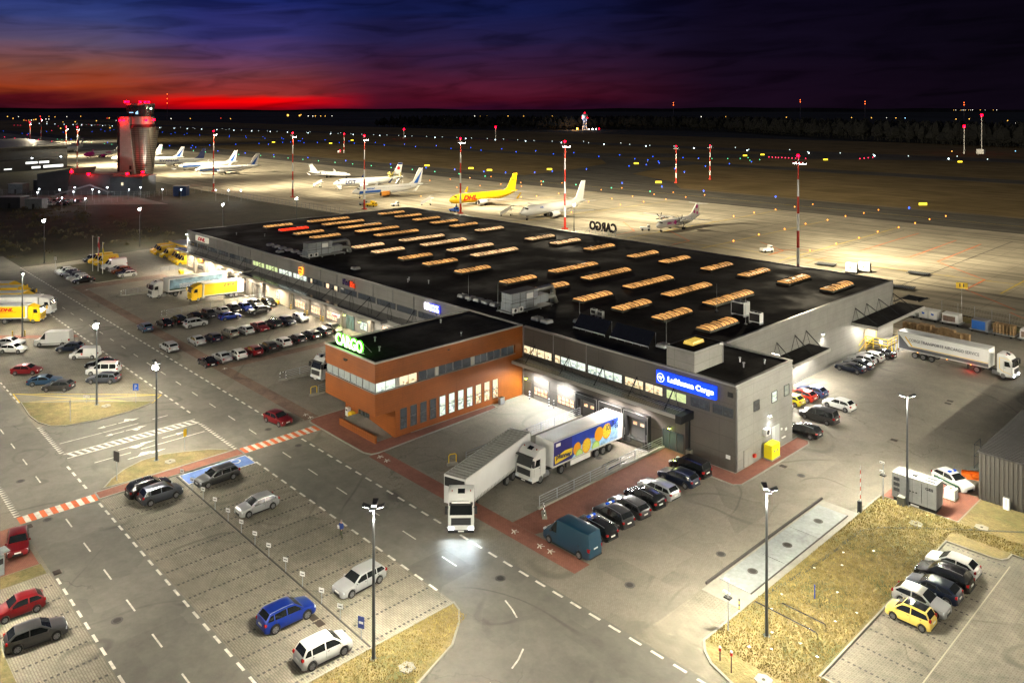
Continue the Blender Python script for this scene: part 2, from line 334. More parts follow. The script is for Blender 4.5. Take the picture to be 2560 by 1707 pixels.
flat('parking_lot', rc(-26.4, 60, 55.7, 81.6), .004, G_park)
flat('parking_lot', rc(-21.4, 60, 81.61, 83.5), .004, G_park)
flat('paved_apron', [(-38.3, 49.5), (-20, 49.5), (60, 49.5), (60, 50), (-30.5, 50.3), (-34.3, 52.5), (-34.5, 58.4), (-38.2, 58.4)], .006, G_park)
# drainage ditch across the lawn
dk = MB(); strip(dk, [(-34, 62), (-33.2, 68), (-32.8, 77.6), (-31.8, 79.6), (-27, 84.3), (-20.5, 90)], .32, .1, .112)
struct('', dk.build('drain_channel', ground_mat('wet_gravel', (.10, .09, .06), grass=True)))
dk = MB(); dk.box(-90.2, -51.4, 33.8, 33.96, .016, .024)
struct('', dk.build('drain_channel', M_line))
# ---- painted markings
Z = .03
w = MB()
def dash(x0, x1, y, l, step, wd, z=Z):
    x = x0
    while x < x1 - l: w.rect(x, x + l, y - wd / 2, y + wd / 2, z); x += step
dash(-236, -93.5, 49.1, 1.15, 2.05, .24); dash(-89.8, -30, 49.05, 1.15, 2.05, .24)
dash(-178.6, -106, 42.3, 1.15, 2.05, .24); dash(-89.6, -51.6, 42.0, 1.15, 2.05, .22)
dash(-213.9, -93, 45.6, 2.05, 6.15, .14); dash(-87.85, -50, 45.48, 2.1, 6.1, .14)
dash(-101.3, -92.5, 25.75, 1.15, 2.05, .24); dash(-89.6, -51.4, 25.76, 1.15, 2.05, .22)
dash(-119, -94, 22.5, 2.05, 6, .14); dash(-88.45, -51, 22.35, 2.1, 6, .14)
dash(-77.8, -51.4, 18.95, 1.15, 2.05, .22); dash(-170, -127, 26.35, 1.15, 2.05, .22)
for i in range(16):                       # give-way teeth and wide ladders
    x = -116.2 + i * .68; w.quad((x, 25.95, Z), (x + .42, 26.05, Z), (x + .1, 26.6, Z))
    x = -103.2 + i * .68; w.quad((x, 41.55, Z), (x + .42, 41.65, Z), (x + .2, 42.15, Z))
    x = -101.6 + i * .6; w.quad((x, 18.6, Z), (x + .35, 18.7, Z), (x + .2, 19.25, Z))
w.rect(-105.2, -105.05, 26.3, 41.9, Z); w.rect(-103.7, -103.55, 26.3, 41.9, Z)
for i in range(19):
    y = 26.6 + i * .8; w.quad((-105.04, y, Z), (-103.71, y + .45, Z), (-103.71, y + .85, Z), (-105.04, y + .4, Z))
for x, a, b in ((-108.8, 26.8, 36), (-108.95, 37.8, 39.8), (-100.2, 28.3, 32.3), (-100.35, 33.5, 41.2)): w.rect(x - .07, x + .07, a, b, Z)
def arrow(x, y, dy, turn=0):
    w.rect(x - .08, x + .08, min(y, y + dy * .6), max(y, y + dy * .6), Z)
    w.quad((x - .35, y + dy * .6, Z), (x + .35, y + dy * .6, Z), (x, y + dy, Z))
    if turn: w.quad((x, y + dy * .25, Z), (x + turn * .9, y + dy * .4, Z), (x + turn * .5, y + dy * .65, Z), (x, y + dy * .45, Z))
arrow(-110.6, 33.9, -2.4, 0); arrow(-110.6, 34.1, 2.6, -1); arrow(-107.4, 33.8, -2.3); arrow(-107.4, 34.0, 2.6, 1)
arrow(-101.9, 31.4, 4.4, 1); arrow(-98.5, 31.4, 4.4, -1); arrow(-101.9, 36.5, 3, 0)
cv_ = [(-54.5, 45.45), (-52.4, 45.48), (-50.5, 45.45), (-48.6, 45.25), (-47.3, 44.85), (-46.3, 44.4), (-44.5, 43.3), (-43.3, 42.2), (-42.7, 41.1), (-42.35, 40.1), (-42.3, 38), (-42.5, 34), (-42.6, 31)]
for a, b in ((3, 5), (7, 9), (10, 11)): 
    for i in range(a, b):
        p, q = Vector(cv_[i]), Vector(cv_[i + 1]); n_ = (q - p).normalized(); n_ = Vector((-n_.y, n_.x)) * .07
        w.quad((*(p + n_), Z), (*(q + n_), Z), (*(q - n_), Z), (*(p - n_), Z))
dash(-51, -3, 160.4, 48, 60, .15)
for x, y in ((-78.8, 53.2), (-77.4, 53.2), (-96.5, 53.3), (-95.2, 53.3), (-55.9, 53.25), (-52.4, 53.25), (-51.1, 53.3), (-197, 54), (-122.4, 53.5)):
    for dx, dy, ex, ey in ((-.45, .1, .0, 0), (0, 0, .35, .28), (0, 0, .4, -.25), (-.1, 0, -.05, .4), (-.1, 0, .1, -.42)):
        p = Vector((x + dx, y + dy)); q = Vector((x + ex, y + ey)); n_ = (q - p).normalized(); n_ = Vector((-n_.y, n_.x)) * .06
        w.quad((*(p + n_), Z), (*(q + n_), Z), (*(q - n_), Z), (*(p - n_), Z))
y = 18.8
for i in range(15):
    if i % 2: w.rect(-92.05, -90.35, y, y + .487, Z)
    y += .487
y = 42.15
for i in range(21):
    if i % 2: w.rect(-92.35, -90.65, y, y + .479, Z)
    y += .479
struct('', w.build('road_markings', M_white))
w2 = MB(); y = 18.8
for i in range(15):
    if not i % 2: w2.rect(-92.05, -90.35, y, y + .487, Z)
    y += .487
y = 42.15
for i in range(21):
    if not i % 2: w2.rect(-92.35, -90.65, y, y + .479, Z)
    y += .479
struct('', w2.build('crossing_markings', M_red))
b_ = MB(); b_.rect(-90.05, -87.45, 34.2, 41.8, .024); struct('', b_.build('disabled_bay', M_blue))
b2 = MB()
for a in ((-90.18, -90.05, 34.1, 41.9), (-87.45, -87.32, 34.1, 41.9), (-90.05, -87.45, 34.1, 34.2), (-90.05, -87.45, 41.8, 41.9)): b2.rect(*a, .024)
for i in range(14):
    t0, t1 = R(-20 + i * 18), R(-20 + (i + 1) * 18)
    b2.quad(*[(-89.3 + r * math.cos(t), 40.3 + r * math.sin(t), .03) for r, t in ((.45, t0), (.6, t0), (.6, t1), (.45, t1))])
b2.quad((-89.3, 39.6, .03), (-89.15, 39.6, .03), (-88.6, 40.4, .03), (-88.75, 40.4, .03))
struct('', b2.build('disabled_bay_markings', M_white))
yl = MB()
def seg(mb, p, q, wd, z):
    p, q = Vector(p), Vector(q); n_ = (q - p).normalized(); n_ = Vector((-n_.y, n_.x)) * wd / 2
    mb.quad((*(p + n_), z), (*(q + n_), z), (*(q - n_), z), (*(p - n_), z))
A_, B_, C_, D_ = (-132.4, 26.6), (-117.4, 42), (-115, 39.9), (-127.8, 26.5)
for i, (p, q) in enumerate(((A_, B_), (B_, C_), (C_, A_), (B_, D_), (A_, D_))): seg(yl, p, q, .14, .04 + i * .004)
struct('', yl.build('yellow_box_markings', M_yel))
bay = MB()                                  # bay dividers laid in dark stones
def bays(xs, y0, y1, gap=.42):
    for x in xs:
        y = y0
        while y < y1: bay.rect(x - .11, x + .11, y, y + .2, .021); y += gap
bays([-87.2 + 2.52 * i for i in range(15)], 26.2, 33.6); bays([-87.2 + 2.52 * i for i in range(15)], 34.3, 41.8); bays([-77 + 2.5 * i for i in range(10)], 13.6, 18.6)
struct('', bay.build('bay_markings', mat('dark_stone', (.06, .055, .048), .85)))
bay2 = MB()
for i in range(11):
    x = -26.2
    while x < -21.3: bay2.rect(x, x + .2, 56.1 + i * 2.5, 56.28 + i * 2.5, .012); x += .42
struct('', bay2.build('bay_markings', MATS['dark_stone']))
seg(yl := MB(), (-21.1, 55.8), (-21.1, 81.5), .1, .012); struct('', yl.build('bay_edge_line', mat('pale_stone', (.42, .38, .28), .85)))
rl = MB()
for i, pts in enumerate([[(-125.5, 224), (-112.9, 214.8), (-112.5, 205.3)], [(-116, 213.6), (-97.5, 230.6), (-98, 258), (-98, 277)], [(-99.6, 201), (-99.7, 214.7), (-84, 230.6), (-84.8, 271)], [(-77.2, 268.6), (-76.5, 229.5), (-60.5, 213.2), (-60.3, 198.9), (-47.2, 186)], [(-47.3, 182.8), (-36, 171.2)],
         [(-181.5, 227.5), (-165.2, 213), (-164.3, 202.3)], [(-159, 223), (-141.3, 209.6), (-141, 200)]]):
    for p, q in zip(pts, pts[1:]): seg(rl, p, q, .36, .036 + i * .002)
struct('', rl.build('stand_boundary_lines', M_or))
al = MB()
for i, (p, q) in enumerate([((-131.3, 201), (-132.3, 286)), ((-106.2, 200), (-107.6, 286)), ((-53.6, 199.8), (-54, 262)), ((-208, 180), (-208, 300)), ((-256, 180), (-256, 300)), ((-311, 180), (-309, 300)), ((-158, 200), (-159, 300)), ((-40, 214), (-150, 204.8)), ((-900, 318.5), (300, 318.5))]): seg(al, p, q, .3, .044 + i * .003)
struct('', al.build('taxi_lines', M_yel))
jl = MB()
for x0, x1, y in ((-75, 90, 197.5), (-1200, 90, 281), (-75, 60, 300.1)): jl.rect(x0, x1, y - .25, y + .25, .07)
for x in (-72, -104, -140): jl.rect(x - .12, x + .12, 176, 281, .066)
struct('', jl.build('apron_joints', M_line))
tx = MB()
for y in (341.4, 344, 499, 523): tx.rect(-2600, 700, y - .3, y + .3, .06)
struct('', tx.build('taxiway_edges', mat('edge_concrete', (.2, .19, .17), .8)))
def things(name, mesh, pts, label, cat, group=None, z=0, rots=None):
    out = []
    for i, p in enumerate(pts):
        o = obj(name, mesh, None, (p[0], p[1], p[2] if len(p) > 2 else z), (0, 0, rots[i] if rots else 0))
        tag(o, label if isinstance(label, str) else label[i], cat, group); out.append(o)
    return out
mh = MB(); mh.cyl((0, 0, .0), (0, 0, .02), .45, n=20); mh.m = 1; mh.cyl((0, 0, .0), (0, 0, .028), .3, n=16)
mhm = mh.mesh('manhole_cover', [mat('cast_iron_rim', (.09, .085, .075), .6, .3), mat('cast_iron', (.05, .045, .04), .6, .5)])
mp_ = [(-100.9, 21), (-89.6, 21), (-68.1, 20.9), (-88.3, 47.8), (-95.4, 47.4), (-51.2, 47.1), (-42.8, 54.5), (-40, 64.4), (-47.6, 91.5), (-42.4, 84.7), (-60.9, 71.7)]
ml_ = ['round manhole cover in the road just west of the lower striped crossing', 'round manhole cover beside the near end of the lower striped crossing', 'round manhole cover in the middle of the bottom left road', 'round manhole cover in the road just past the upper striped crossing', 'round manhole cover under the speeding red car', 'round manhole cover in the patch lit by the truck headlights', 'round manhole cover in the yard right of the dark blue van', 'small round manhole cover near the start of the weighbridge kerb', 'round manhole cover by the black estate at the grey block corner', 'round manhole cover in the yard opposite the yellow electrical box', 'rusty manhole cover beside the rear wheels of the juice trailer']
things('manhole_cover', mhm, mp_, ml_, 'manhole', 'manhole covers in the yard and roads', .01)
things('manhole_cover', mhm, [(-36.55, 64), (-36.5, 70.2), (-36.5, 76.5)], ['manhole cover in the nearest weighbridge plate', 'manhole cover in the middle weighbridge plate', 'manhole cover in the farthest weighbridge plate'], 'manhole', 'manhole covers in the yard and roads', .06)
gr = MB(); gr.box(-.4, .4, -.3, .3, 0, .02); gr.m = 1
for i in range(6): gr.box(-.35, .35, -.26 + i * .09, -.22 + i * .09, .02, .03)
gm = gr.mesh('drain_grate', [mat('rust_grate', (.07, .045, .03), .7, .3), MATS['cast_iron']])
things('drain_grate', gm, [(-38.8, 121.4), (-38.7, 120.2), (-39, 102.1), (-44.9, 85.4), (-89.4, 19.3), (-78.8, 19.2), (-57.6, 32.5), (-56.6, 32.5)],
       ['rusty square drain grate in the turning circle, farther of the pair', 'rusty square drain grate in the turning circle, nearer of the pair', 'square drain grate alone in the yard beyond the tall lamp post', 'square drain grate by the yellow electrical box kerb', 'square drain grate at the end of the lower striped crossing', 'square drain grate at the corner of the small lawn bottom left', 'square drain grate beside the blue crossover wheel, left of the pair', 'square drain grate beside the blue crossover, right of the pair'], 'drain', 'square drain grates', .02)
st = MB(); st.prism([(-.55, -.4), (0, -.6), (.6, -.35), (.5, .45), (-.1, .6), (-.6, .3)], 0, .06); st.m = 1; st.cyl((0, 0, .05), (0, 0, .075), .13, n=10)
things('concrete_lid', st.mesh('concrete_lid', [conc, MATS['cast_iron']]), [(-47.6, 34.5, .1), (-24.9, 86.8, .1), (-29.6, 82.9, .1), (-94.3, 34.7, .1), (-118, 34.8, .1), (-29, 52.3, .1)],
       ['concrete well lid in the grass beside the nearest road bend', 'square concrete lid in the lawn right of the red paving', 'worn concrete lid in the lawn below the generator', 'pale concrete lid in the grass by the blue bay', 'pale concrete lid in the grass below the yellow box lines', 'concrete lid at the bottom edge of the right lawn'], 'lid', 'concrete lids in the grass')
# ------------------------------------------------------------------ lettering, lights, panelled walls
def text_mesh(s, w, h, m, depth=.05, bold=.0, shear=0., key=None):
    cu = bpy.data.curves.new('t', 'FONT'); cu.body = s; cu.size = 1; cu.extrude = .001; cu.offset = bold; cu.shear = shear; cu.resolution_u = 3
    o = bpy.data.objects.new('t', cu); COL.objects.link(o)
    me = bpy.data.meshes.new_from_object(o.evaluated_get(bpy.context.evaluated_depsgraph_get()))
    bpy.data.objects.remove(o); bpy.data.curves.remove(cu)
    xs = [v.co.x for v in me.vertices]; ys = [v.co.y for v in me.vertices]; zs = [v.co.z for v in me.vertices]
    cx, cy = (min(xs) + max(xs)) / 2, (min(ys) + max(ys)) / 2
    for v in me.vertices: v.co = ((v.co.x - cx) * w / (max(xs) - min(xs)), (v.co.y - cy) * h / (max(ys) - min(ys)), depth if v.co.z > 0 else 0)
    me.materials.clear(); me.materials.append(m); return me
def text(name, s, w, h, m, parent, loc, rot, **k):
    me = text_mesh(s, w, h, m, **k); me.name = name; return obj(name, me, parent, loc, rot)
SOUTH = (R(90), 0, 0); EAST = (R(90), 0, R(90)); NORTH = (R(90), 0, R(180)); WEST = (R(90), 0, R(-90))
KL = {'SPOT': 2.5, 'POINT': 2.85, 'AREA': 1.5}
def light(kind, loc, energy, col=(1, .93, .78), size=.3, aim=None, spot=120, blend=.6, parent=None):
    l = bpy.data.lights.new('light', kind); l.energy = energy * KL[kind]; l.color = col
    if kind == 'SPOT': l.spot_size = R(spot); l.spot_blend = blend; l.shadow_soft_size = size
    elif kind == 'POINT': l.shadow_soft_size = size
    elif kind == 'AREA': l.shape = 'RECTANGLE'; l.size = size[0]; l.size_y = size[1]
    o = bpy.data.objects.new('light', l); COL.objects.link(o); o.location = loc
    if aim is not None: o.rotation_euler = Vector(aim).to_track_quat('-Z', 'Y').to_euler()
    if parent: o.parent = parent
    return o
def wall_mat(name, col, pw, ph, rough=.5, joint=.6, mort=.03, metal=.0, grime=.12):
    if name in MATS: return MATS[name]
    m = bpy.data.materials.new(name); m.use_nodes = True; t = m.node_tree; b = t.nodes['Principled BSDF']
    b.inputs['Roughness'].default_value = rough; b.inputs['Metallic'].default_value = metal
    g = nd(t, 'ShaderNodeNewGeometry'); s = nd(t, 'ShaderNodeSeparateXYZ'); t.links.new(g.outputs['Position'], s.inputs[0])
    cb = nd(t, 'ShaderNodeCombineXYZ'); t.links.new(mth(t, 'ADD', s.outputs[0], s.outputs[1]), cb.inputs[0]); t.links.new(s.outputs[2], cb.inputs[1])
    br = nd(t, 'ShaderNodeTexBrick'); br.offset = 0; br.inputs['Scale'].default_value = 1; br.inputs['Brick Width'].default_value = pw; br.inputs['Row Height'].default_value = ph
    br.inputs['Mortar Size'].default_value = mort; br.inputs['Mortar Smooth'].default_value = .3
    br.inputs['Color1'].default_value = (1, 1, 1, 1); br.inputs['Color2'].default_value = (.93, .93, .93, 1); br.inputs['Mortar'].default_value = (joint, joint, joint, 1)
    t.links.new(cb.outputs[0], br.inputs['Vector'])
    n = nd(t, 'ShaderNodeTexNoise'); n.inputs['Scale'].default_value = .35; n.inputs['Detail'].default_value = 6; t.links.new(g.outputs['Position'], n.inputs['Vector'])
    n2 = nd(t, 'ShaderNodeTexNoise'); n2.inputs['Scale'].default_value = 5; n2.inputs['Detail'].default_value = 6; t.links.new(g.outputs['Position'], n2.inputs['Vector'])
    c = mix(t, 1., mix(t, 1., col, br.outputs[0], 'MULTIPLY'), ramp(t, [(.3, 1 - grime), (.7, 1 + grime)], n.outputs[0]), 'MULTIPLY')
    c = mix(t, 1., c, ramp(t, [(.3, .93), (.7, 1.07)], n2.outputs[0]), 'MULTIPLY')
    t.links.new(c, b.inputs['Base Color'])
    bp = nd(t, 'ShaderNodeBump'); bp.inputs['Strength'].default_value = .3; bp.inputs['Distance'].default_value = .02; t.links.new(br.outputs[0], bp.inputs['Height']); t.links.new(bp.outputs[0], b.inputs['Normal'])
    MATS[name] = m; return m
def room_mat(name, cols, strength, cell=(.55, .4), dark=.25):
    """lit room seen through a window: shelves, people and blinds as blocks of colour"""
    if name in MATS: return MATS[name]
    m = bpy.data.materials.new(name); m.use_nodes = True; t = m.node_tree; b = t.nodes['Principled BSDF']
    b.inputs['Base Color'].default_value = (.05, .05, .05, 1); b.inputs['Roughness'].default_value = .1
    g = nd(t, 'ShaderNodeNewGeometry'); s = nd(t, 'ShaderNodeSeparateXYZ'); t.links.new(g.outputs['Position'], s.inputs[0])
    cb = nd(t, 'ShaderNodeCombineXYZ'); t.links.new(mth(t, 'MULTIPLY', mth(t, 'ADD', s.outputs[0], s.outputs[1]), 1 / cell[0]), cb.inputs[0]); t.links.new(mth(t, 'MULTIPLY', s.outputs[2], 1 / cell[1]), cb.inputs[1])
    v = nd(t, 'ShaderNodeTexVoronoi'); v.distance = 'CHEBYCHEV'; v.inputs['Scale'].default_value = 1.6; t.links.new(cb.outputs[0], v.inputs['Vector'])
    sv = nd(t, 'ShaderNodeSeparateColor'); t.links.new(v.outputs['Color'], sv.inputs[0])
    c = ramp(t, [(i / len(cols), lin(x)) for i, x in enumerate(cols)], sv.outputs[0], 'CONSTANT')
    n = nd(t, 'ShaderNodeTexNoise'); n.inputs['Scale'].default_value = 1.3; n.inputs['Detail'].default_value = 3; t.links.new(cb.outputs[0], n.inputs['Vector'])
    c = mix(t, 1., c, ramp(t, [(.33, dark), (.5, 1)], n.outputs[0]), 'MULTIPLY')
    c = mix(t, ramp(t, [(0, 1), (.3, 1), (.32, 0), (.74, 0), (.76, 1), (.83, 1), (.855, 0)], mth(t, 'DIVIDE', s.outputs[2], 8.)), lin(cols[0]), c)
    t.links.new(c, b.inputs['Emission Color']); b.inputs['Emission Strength'].default_value = strength
    MATS[name] = m; return m
W_warm = room_mat('lit_office_warm', [(255, 236, 190), (250, 225, 170), (205, 160, 110), (255, 240, 205), (235, 215, 160)], 1.25)
W_cool = room_mat('lit_office_cool', [(240, 250, 235), (225, 240, 215), (250, 255, 250), (180, 200, 190), (235, 245, 220)], 1.15, dark=.45)
W_grn = room_mat('lit_office_green', [(225, 240, 165), (232, 245, 175), (215, 232, 160)], 1., dark=.8)
W_dim = room_mat('dim_office', [(60, 70, 78), (40, 48, 55), (85, 92, 95), (30, 36, 44)], .35)
W_hall = room_mat('lit_hall', [(255, 214, 170), (255, 200, 150), (255, 225, 190), (240, 180, 130)], 1.7, dark=.6)
W_blind = room_mat('lit_blinds', [(190, 195, 178), (205, 208, 190), (178, 184, 170)], .62, dark=.85)
Wl_lt = wall_mat('grey_wall_panels', (.27, .262, .245), 6., 1.15, joint=.72, metal=.15)
Wl_dk = wall_mat('brown_grey_panels', (.118, .107, .096), 6., 1.9, joint=.6, metal=.2)
Wl_or = wall_mat('orange_cladding', (.265, .07, .0075), 2.9, .3, joint=.72, mort=.022, rough=.45, grime=.16)
roofm = ground_mat('bitumen_roof', (.026, .024, .023), bvar=.5, big=.05, fine=.3, spec=.15, rough=.85, pave=(12, 1.1, .03, .55, 90))
_t = roofm.node_tree; _n = nd(_t, 'ShaderNodeTexNoise'); _n.inputs['Scale'].default_value = .11; _n.inputs['Detail'].default_value = 4; _t.links.new(nd(_t, 'ShaderNodeNewGeometry').outputs['Position'], _n.inputs['Vector']); _t.links.new(ramp(_t, [(.42, .95), (.62, .6)], _n.outputs[0]), _t.nodes['Principled BSDF'].inputs['Roughness'])
trim = mat('metal_trim', (.33, .33, .33), .35, .6, var=.1)
frame = mat('window_frame', (.10, .105, .11), .4, .4)
dkm = mat('dark_steel', (.03, .032, .035), .45, .5)
door_m = mat('grey_door', (.22, .22, .22), .5, .3, var=.08)
def window(parent, ax, c, a0, a1, z0, z1, n, m, fr=frame, out=1, name='window', rows=1, fw=.06):
    """window on plane ax ('y' wall facing -y, 'x' wall facing +x) at coordinate c: frame with a pane sub-part"""
    f = MB(); p = MB(); s = -1 if ax == 'y' else 1
    def bx(mb, u0, u1, w0, w1, d0, d1):
        lo, hi = sorted((c + s * d0, c + s * d1))
        if ax == 'y': mb.box(u0, u1, lo, hi, w0, w1)
        else: mb.box(lo, hi, u0, u1, w0, w1)
    bx(f, a0, a1, z0 - fw, z0, 0, .07); bx(f, a0, a1, z1, z1 + fw, 0, .07)
    for i in range(n + 1):
        u = a0 + (a1 - a0) * i / n; bx(f, u - fw / 2, u + fw / 2, z0, z1, 0, .07)
    for i in range(1, rows):
        v = z0 + (z1 - z0) * i / rows; bx(f, a0 + fw / 2, a1 - fw / 2, v - .03, v + .03, .025, .06)
    bx(p, a0, a1, z0, z1, .002, .022)
    fo = part(parent, f, name, fr); p.build('pane', m, fo); return fo
# ------------------------------------------------------------------ cargo warehouse
wh = empty('cargo_warehouse', (-130, 115, 0), 0, 'huge flat roofed grey cargo warehouse with rows of glowing skylights', 'warehouse')
def part(root, mb, name, mats, smooth=None, label=None):
    o = mb.build(name, mats, root, loc=tuple(-Vector(root.location)), smooth=smooth)
    if label: o['label'] = label
    return o
def wpart(root, fo): fo.location = tuple(-Vector(root.location)); return fo
H_ = 9.8
m = MB(); m.box(-205.3, -81.9, 79.8, 149.5, 0, H_ - .1); part(wh, m, 'wall', Wl_lt)
m = MB()
m.box(-57.6, -57.3, 93, 149.5, 0, H_ - .1); m.box(-81.9, -57.6, 149.2, 149.5, 0, H_ - .1); m.box(-47.95, -47.7, 80.05, 93, 0, H_ - .1); m.box(-57.3, -47.95, 92.7, 93, 0, H_ - .1)
part(wh, m, 'wall', Wl_lt)
m = MB(); m.box(-81.9, -47.7, 79.8, 80.05, 0, H_ - .1); part(wh, m, 'front_wall', Wl_dk)
m = MB()
m.box(-205, -82, 80.1, 149.2, H_ - .1, H_ - .05); m.box(-81.99, -57.62, 80.1, 149.1, H_ - .14, H_ - .05); m.box(-57.61, -48, 80.1, 92.65, H_ - .14, H_ - .05)
part(wh, m, 'roof', roofm)
m = MB(); strip(m, [(-94, 79.95), (-205.15, 79.95), (-205.15, 149.35), (-57.45, 149.35), (-57.45, 92.85), (-47.83, 92.85), (-47.83, 79.93), (-81.7, 79.93)], .36, H_ - .1, H_ + .12)
part(wh, m, 'roof_edge', trim)
SK = []
for row, (y0, y1) in enumerate(((132.2, 140.6), (109.2, 121.5), (96.1, 103.7))):
    xs = [[-196, -187.6, -179, -171, -162.7, -152.4, -134.2, -125.9, -115.6, -103.6, -95.5, -85.6, -77.6, -69.6, -61.7], [-196, -188.4, -180, -172, -163.5, -153, -144.8, -135.2, -127.2, -104.3, -96, -86.3, -78.2, -70.2], [-195.4, -187, -179.2, -171.3, -152.7, -144.8, -134.8, -126.5, -116.4, -103.8, -95.8, -86, -78, -70.4, -62.6]][row]
    for x in xs: SK.append((x, y0, y1, row))
SKM = [mat('skylight_amber', (.5, .35, .18), .4, emit=(1, .47, .13), es=.92, var=.0), mat('skylight_pale', (.6, .5, .35), .4, emit=(1, .60, .27), es=1.2), mat('skylight_red', (.5, .05, .02), .4, emit=(1, .03, .008), es=2.2)]
for q in SKM[:2]:                             # the lamps of the hall show through the barrel vaults unevenly
    t = q.node_tree; b = t.nodes['Principled BSDF']; g = nd(t, 'ShaderNodeNewGeometry'); n = nd(t, 'ShaderNodeTexNoise'); n.inputs['Scale'].default_value = .5; t.links.new(g.outputs['Position'], n.inputs['Vector'])
    e = b.inputs['Emission Color'].default_value[:3]; t.links.new(mix(t, 1., tuple(e), ramp(t, [(.35, .45), (.65, 1.3)], n.outputs[0]), 'MULTIPLY'), b.inputs['Emission Color'])
for x, y0, y1, row in SK:
    c = MB(); c.box(x - 1.25, x + 1.25, y0, y1, H_ - .05, H_ + .3, .02, .02)
    co = part(wh, c, 'skylight', mat('skylight_curb', (.11, .105, .08), .6, .2))
    v = MB(); N = 6; L = y1 - y0; nb = max(6, round(L / 1.05))
    rings = [[(x + 1.15 * math.cos(math.pi * i / N), y, H_ + .3 + .34 * math.sin(math.pi * i / N)) for i in range(N + 1)] for y in (y0 + .1, y1 - .1)]
    v.loft(rings); pale = row == 1 and -155 < x < -126 or row == 2 and -155 < x < -140 or row == 0 and -156 < x < -120
    vo = v.build('vault', SKM[2] if (row == 2 and x < -186 and x > -188) else SKM[1 if pale else 0], co, smooth=40)
    r = MB()
    for k in range(nb + 1):
        y = y0 + .1 + (L - .2) * k / nb
        r.path([(x + 1.18 * math.cos(math.pi * i / N), y, H_ + .31 + .36 * math.sin(math.pi * i / N)) for i in range(N + 1)], .05, 4)
    for yy in (y0 + L * .36, y0 + L * .6): r.box(x - .9, x + .5, yy - .55, yy - .47, H_ + .62, H_ + .7); r.box(x - .95, x - .6, yy - .5, yy + .5, H_ + .55, H_ + .68)
    r.build('ribs', mat('rib_black', (.012, .011, .01), .8), co)
# window band of the long west front
for i in range(18):
    a = -204.4 + i * 6.1
    mm = W_grn if i in (6, 7) else W_cool if i in (8, 9) else W_dim
    window(wh, 'y', 79.8, a, a + 5.5, 6.4, 7.35, 4, mm)
window(wh, 'y', 79.74, -136.4, -135.2, 6.45, 7.3, 1, W_hall); window(wh, 'y', 79.74, -133.4, -132.2, 6.45, 7.3, 1, W_warm)
window(wh, 'y', 79.74, -142.4, -141.6, 6.45, 7.3, 1, W_warm)
for a, b, n, mm in ((-81.7, -76.2, 4, W_warm), (-75.6, -74.6, 1, W_warm), (-74.5, -70, 3, W_cool), (-69.6, -63.85, 4, W_cool), (-63.4, -60.5, 2, W_warm), (-60.2, -57.6, 2, W_warm), (-57.05, -54.2, 2, W_grn), (-53.6, -51.1, 2, W_dim), (-50.6, -47.98, 2, W_dim)):
    window(wh, 'y', 79.8, a, b, 6.1, 7.12, n, mm)
for y, z0, z1, mm in ((84.35, 5.95, 7.05, W_dim), (88.5, 5.9, 7.1, W_cool), (91.5, 5.95, 7.15, W_blind)):
    window(wh, 'x', -47.7, y - .6, y + .6, z0, z1, 1, mm, fr=dkm)
# columns and gutters proud of the wall
for x in [-199.6 + 6.1 * i for i in range(17)]: m = MB(); m.cb(x, 79.72, 8.5, .08, .1, 2.2); part(wh, m, 'wall_joint', trim)
m = MB()
m.cb(-81.78, 79.7, 4.9, .16, .16, 9.6); m.cb(-75.85, 79.7, 8.1, .1, .1, 3.2); m.cb(-69.8, 79.7, 8.1, .1, .1, 3.2)
part(wh, m, 'downpipe', trim)
# doors on the front: personnel, two rollers, three docks, glazed entrance
def roller(x0, x1, g0=.78, g1=1.72, n=4, gl=None):
    d = MB(); d.box(x0, x1, 79.66, 79.78, .05, 3.1)
    for i in range(1, 6): d.box(x0, x1, 79.64, 79.66, .05 + i * .5, .08 + i * .5)
    o = part(wh, d, 'roller_door', wall_mat('door_slats', (.20, .18, .16), 9, .5, joint=.7))
    p = MB(); p.box(x0 + .15, x1 - .15, 79.6, 79.655, g0, g1); po = p.build('glazing', gl or W_hall, o)
    f = MB()
    for i in range(n + 1): f.cb(x0 + .15 + (x1 - x0 - .3) * i / n, 79.59, (g0 + g1) / 2, .07, .05, g1 - g0)
    f.box(x0 + .15, x1 - .15, 79.57, 79.62, (g0 + g1) / 2 - .03, (g0 + g1) / 2 + .03); f.build('glazing_bars', frame, o)
roller(-79.6, -76.7); roller(-75.1, -71.75)
m = MB(); m.box(-81.5, -80.2, 79.68, 79.79, .05, 2.2); part(wh, m, 'door', mat('brown_door', (.07, .055, .045), .5))
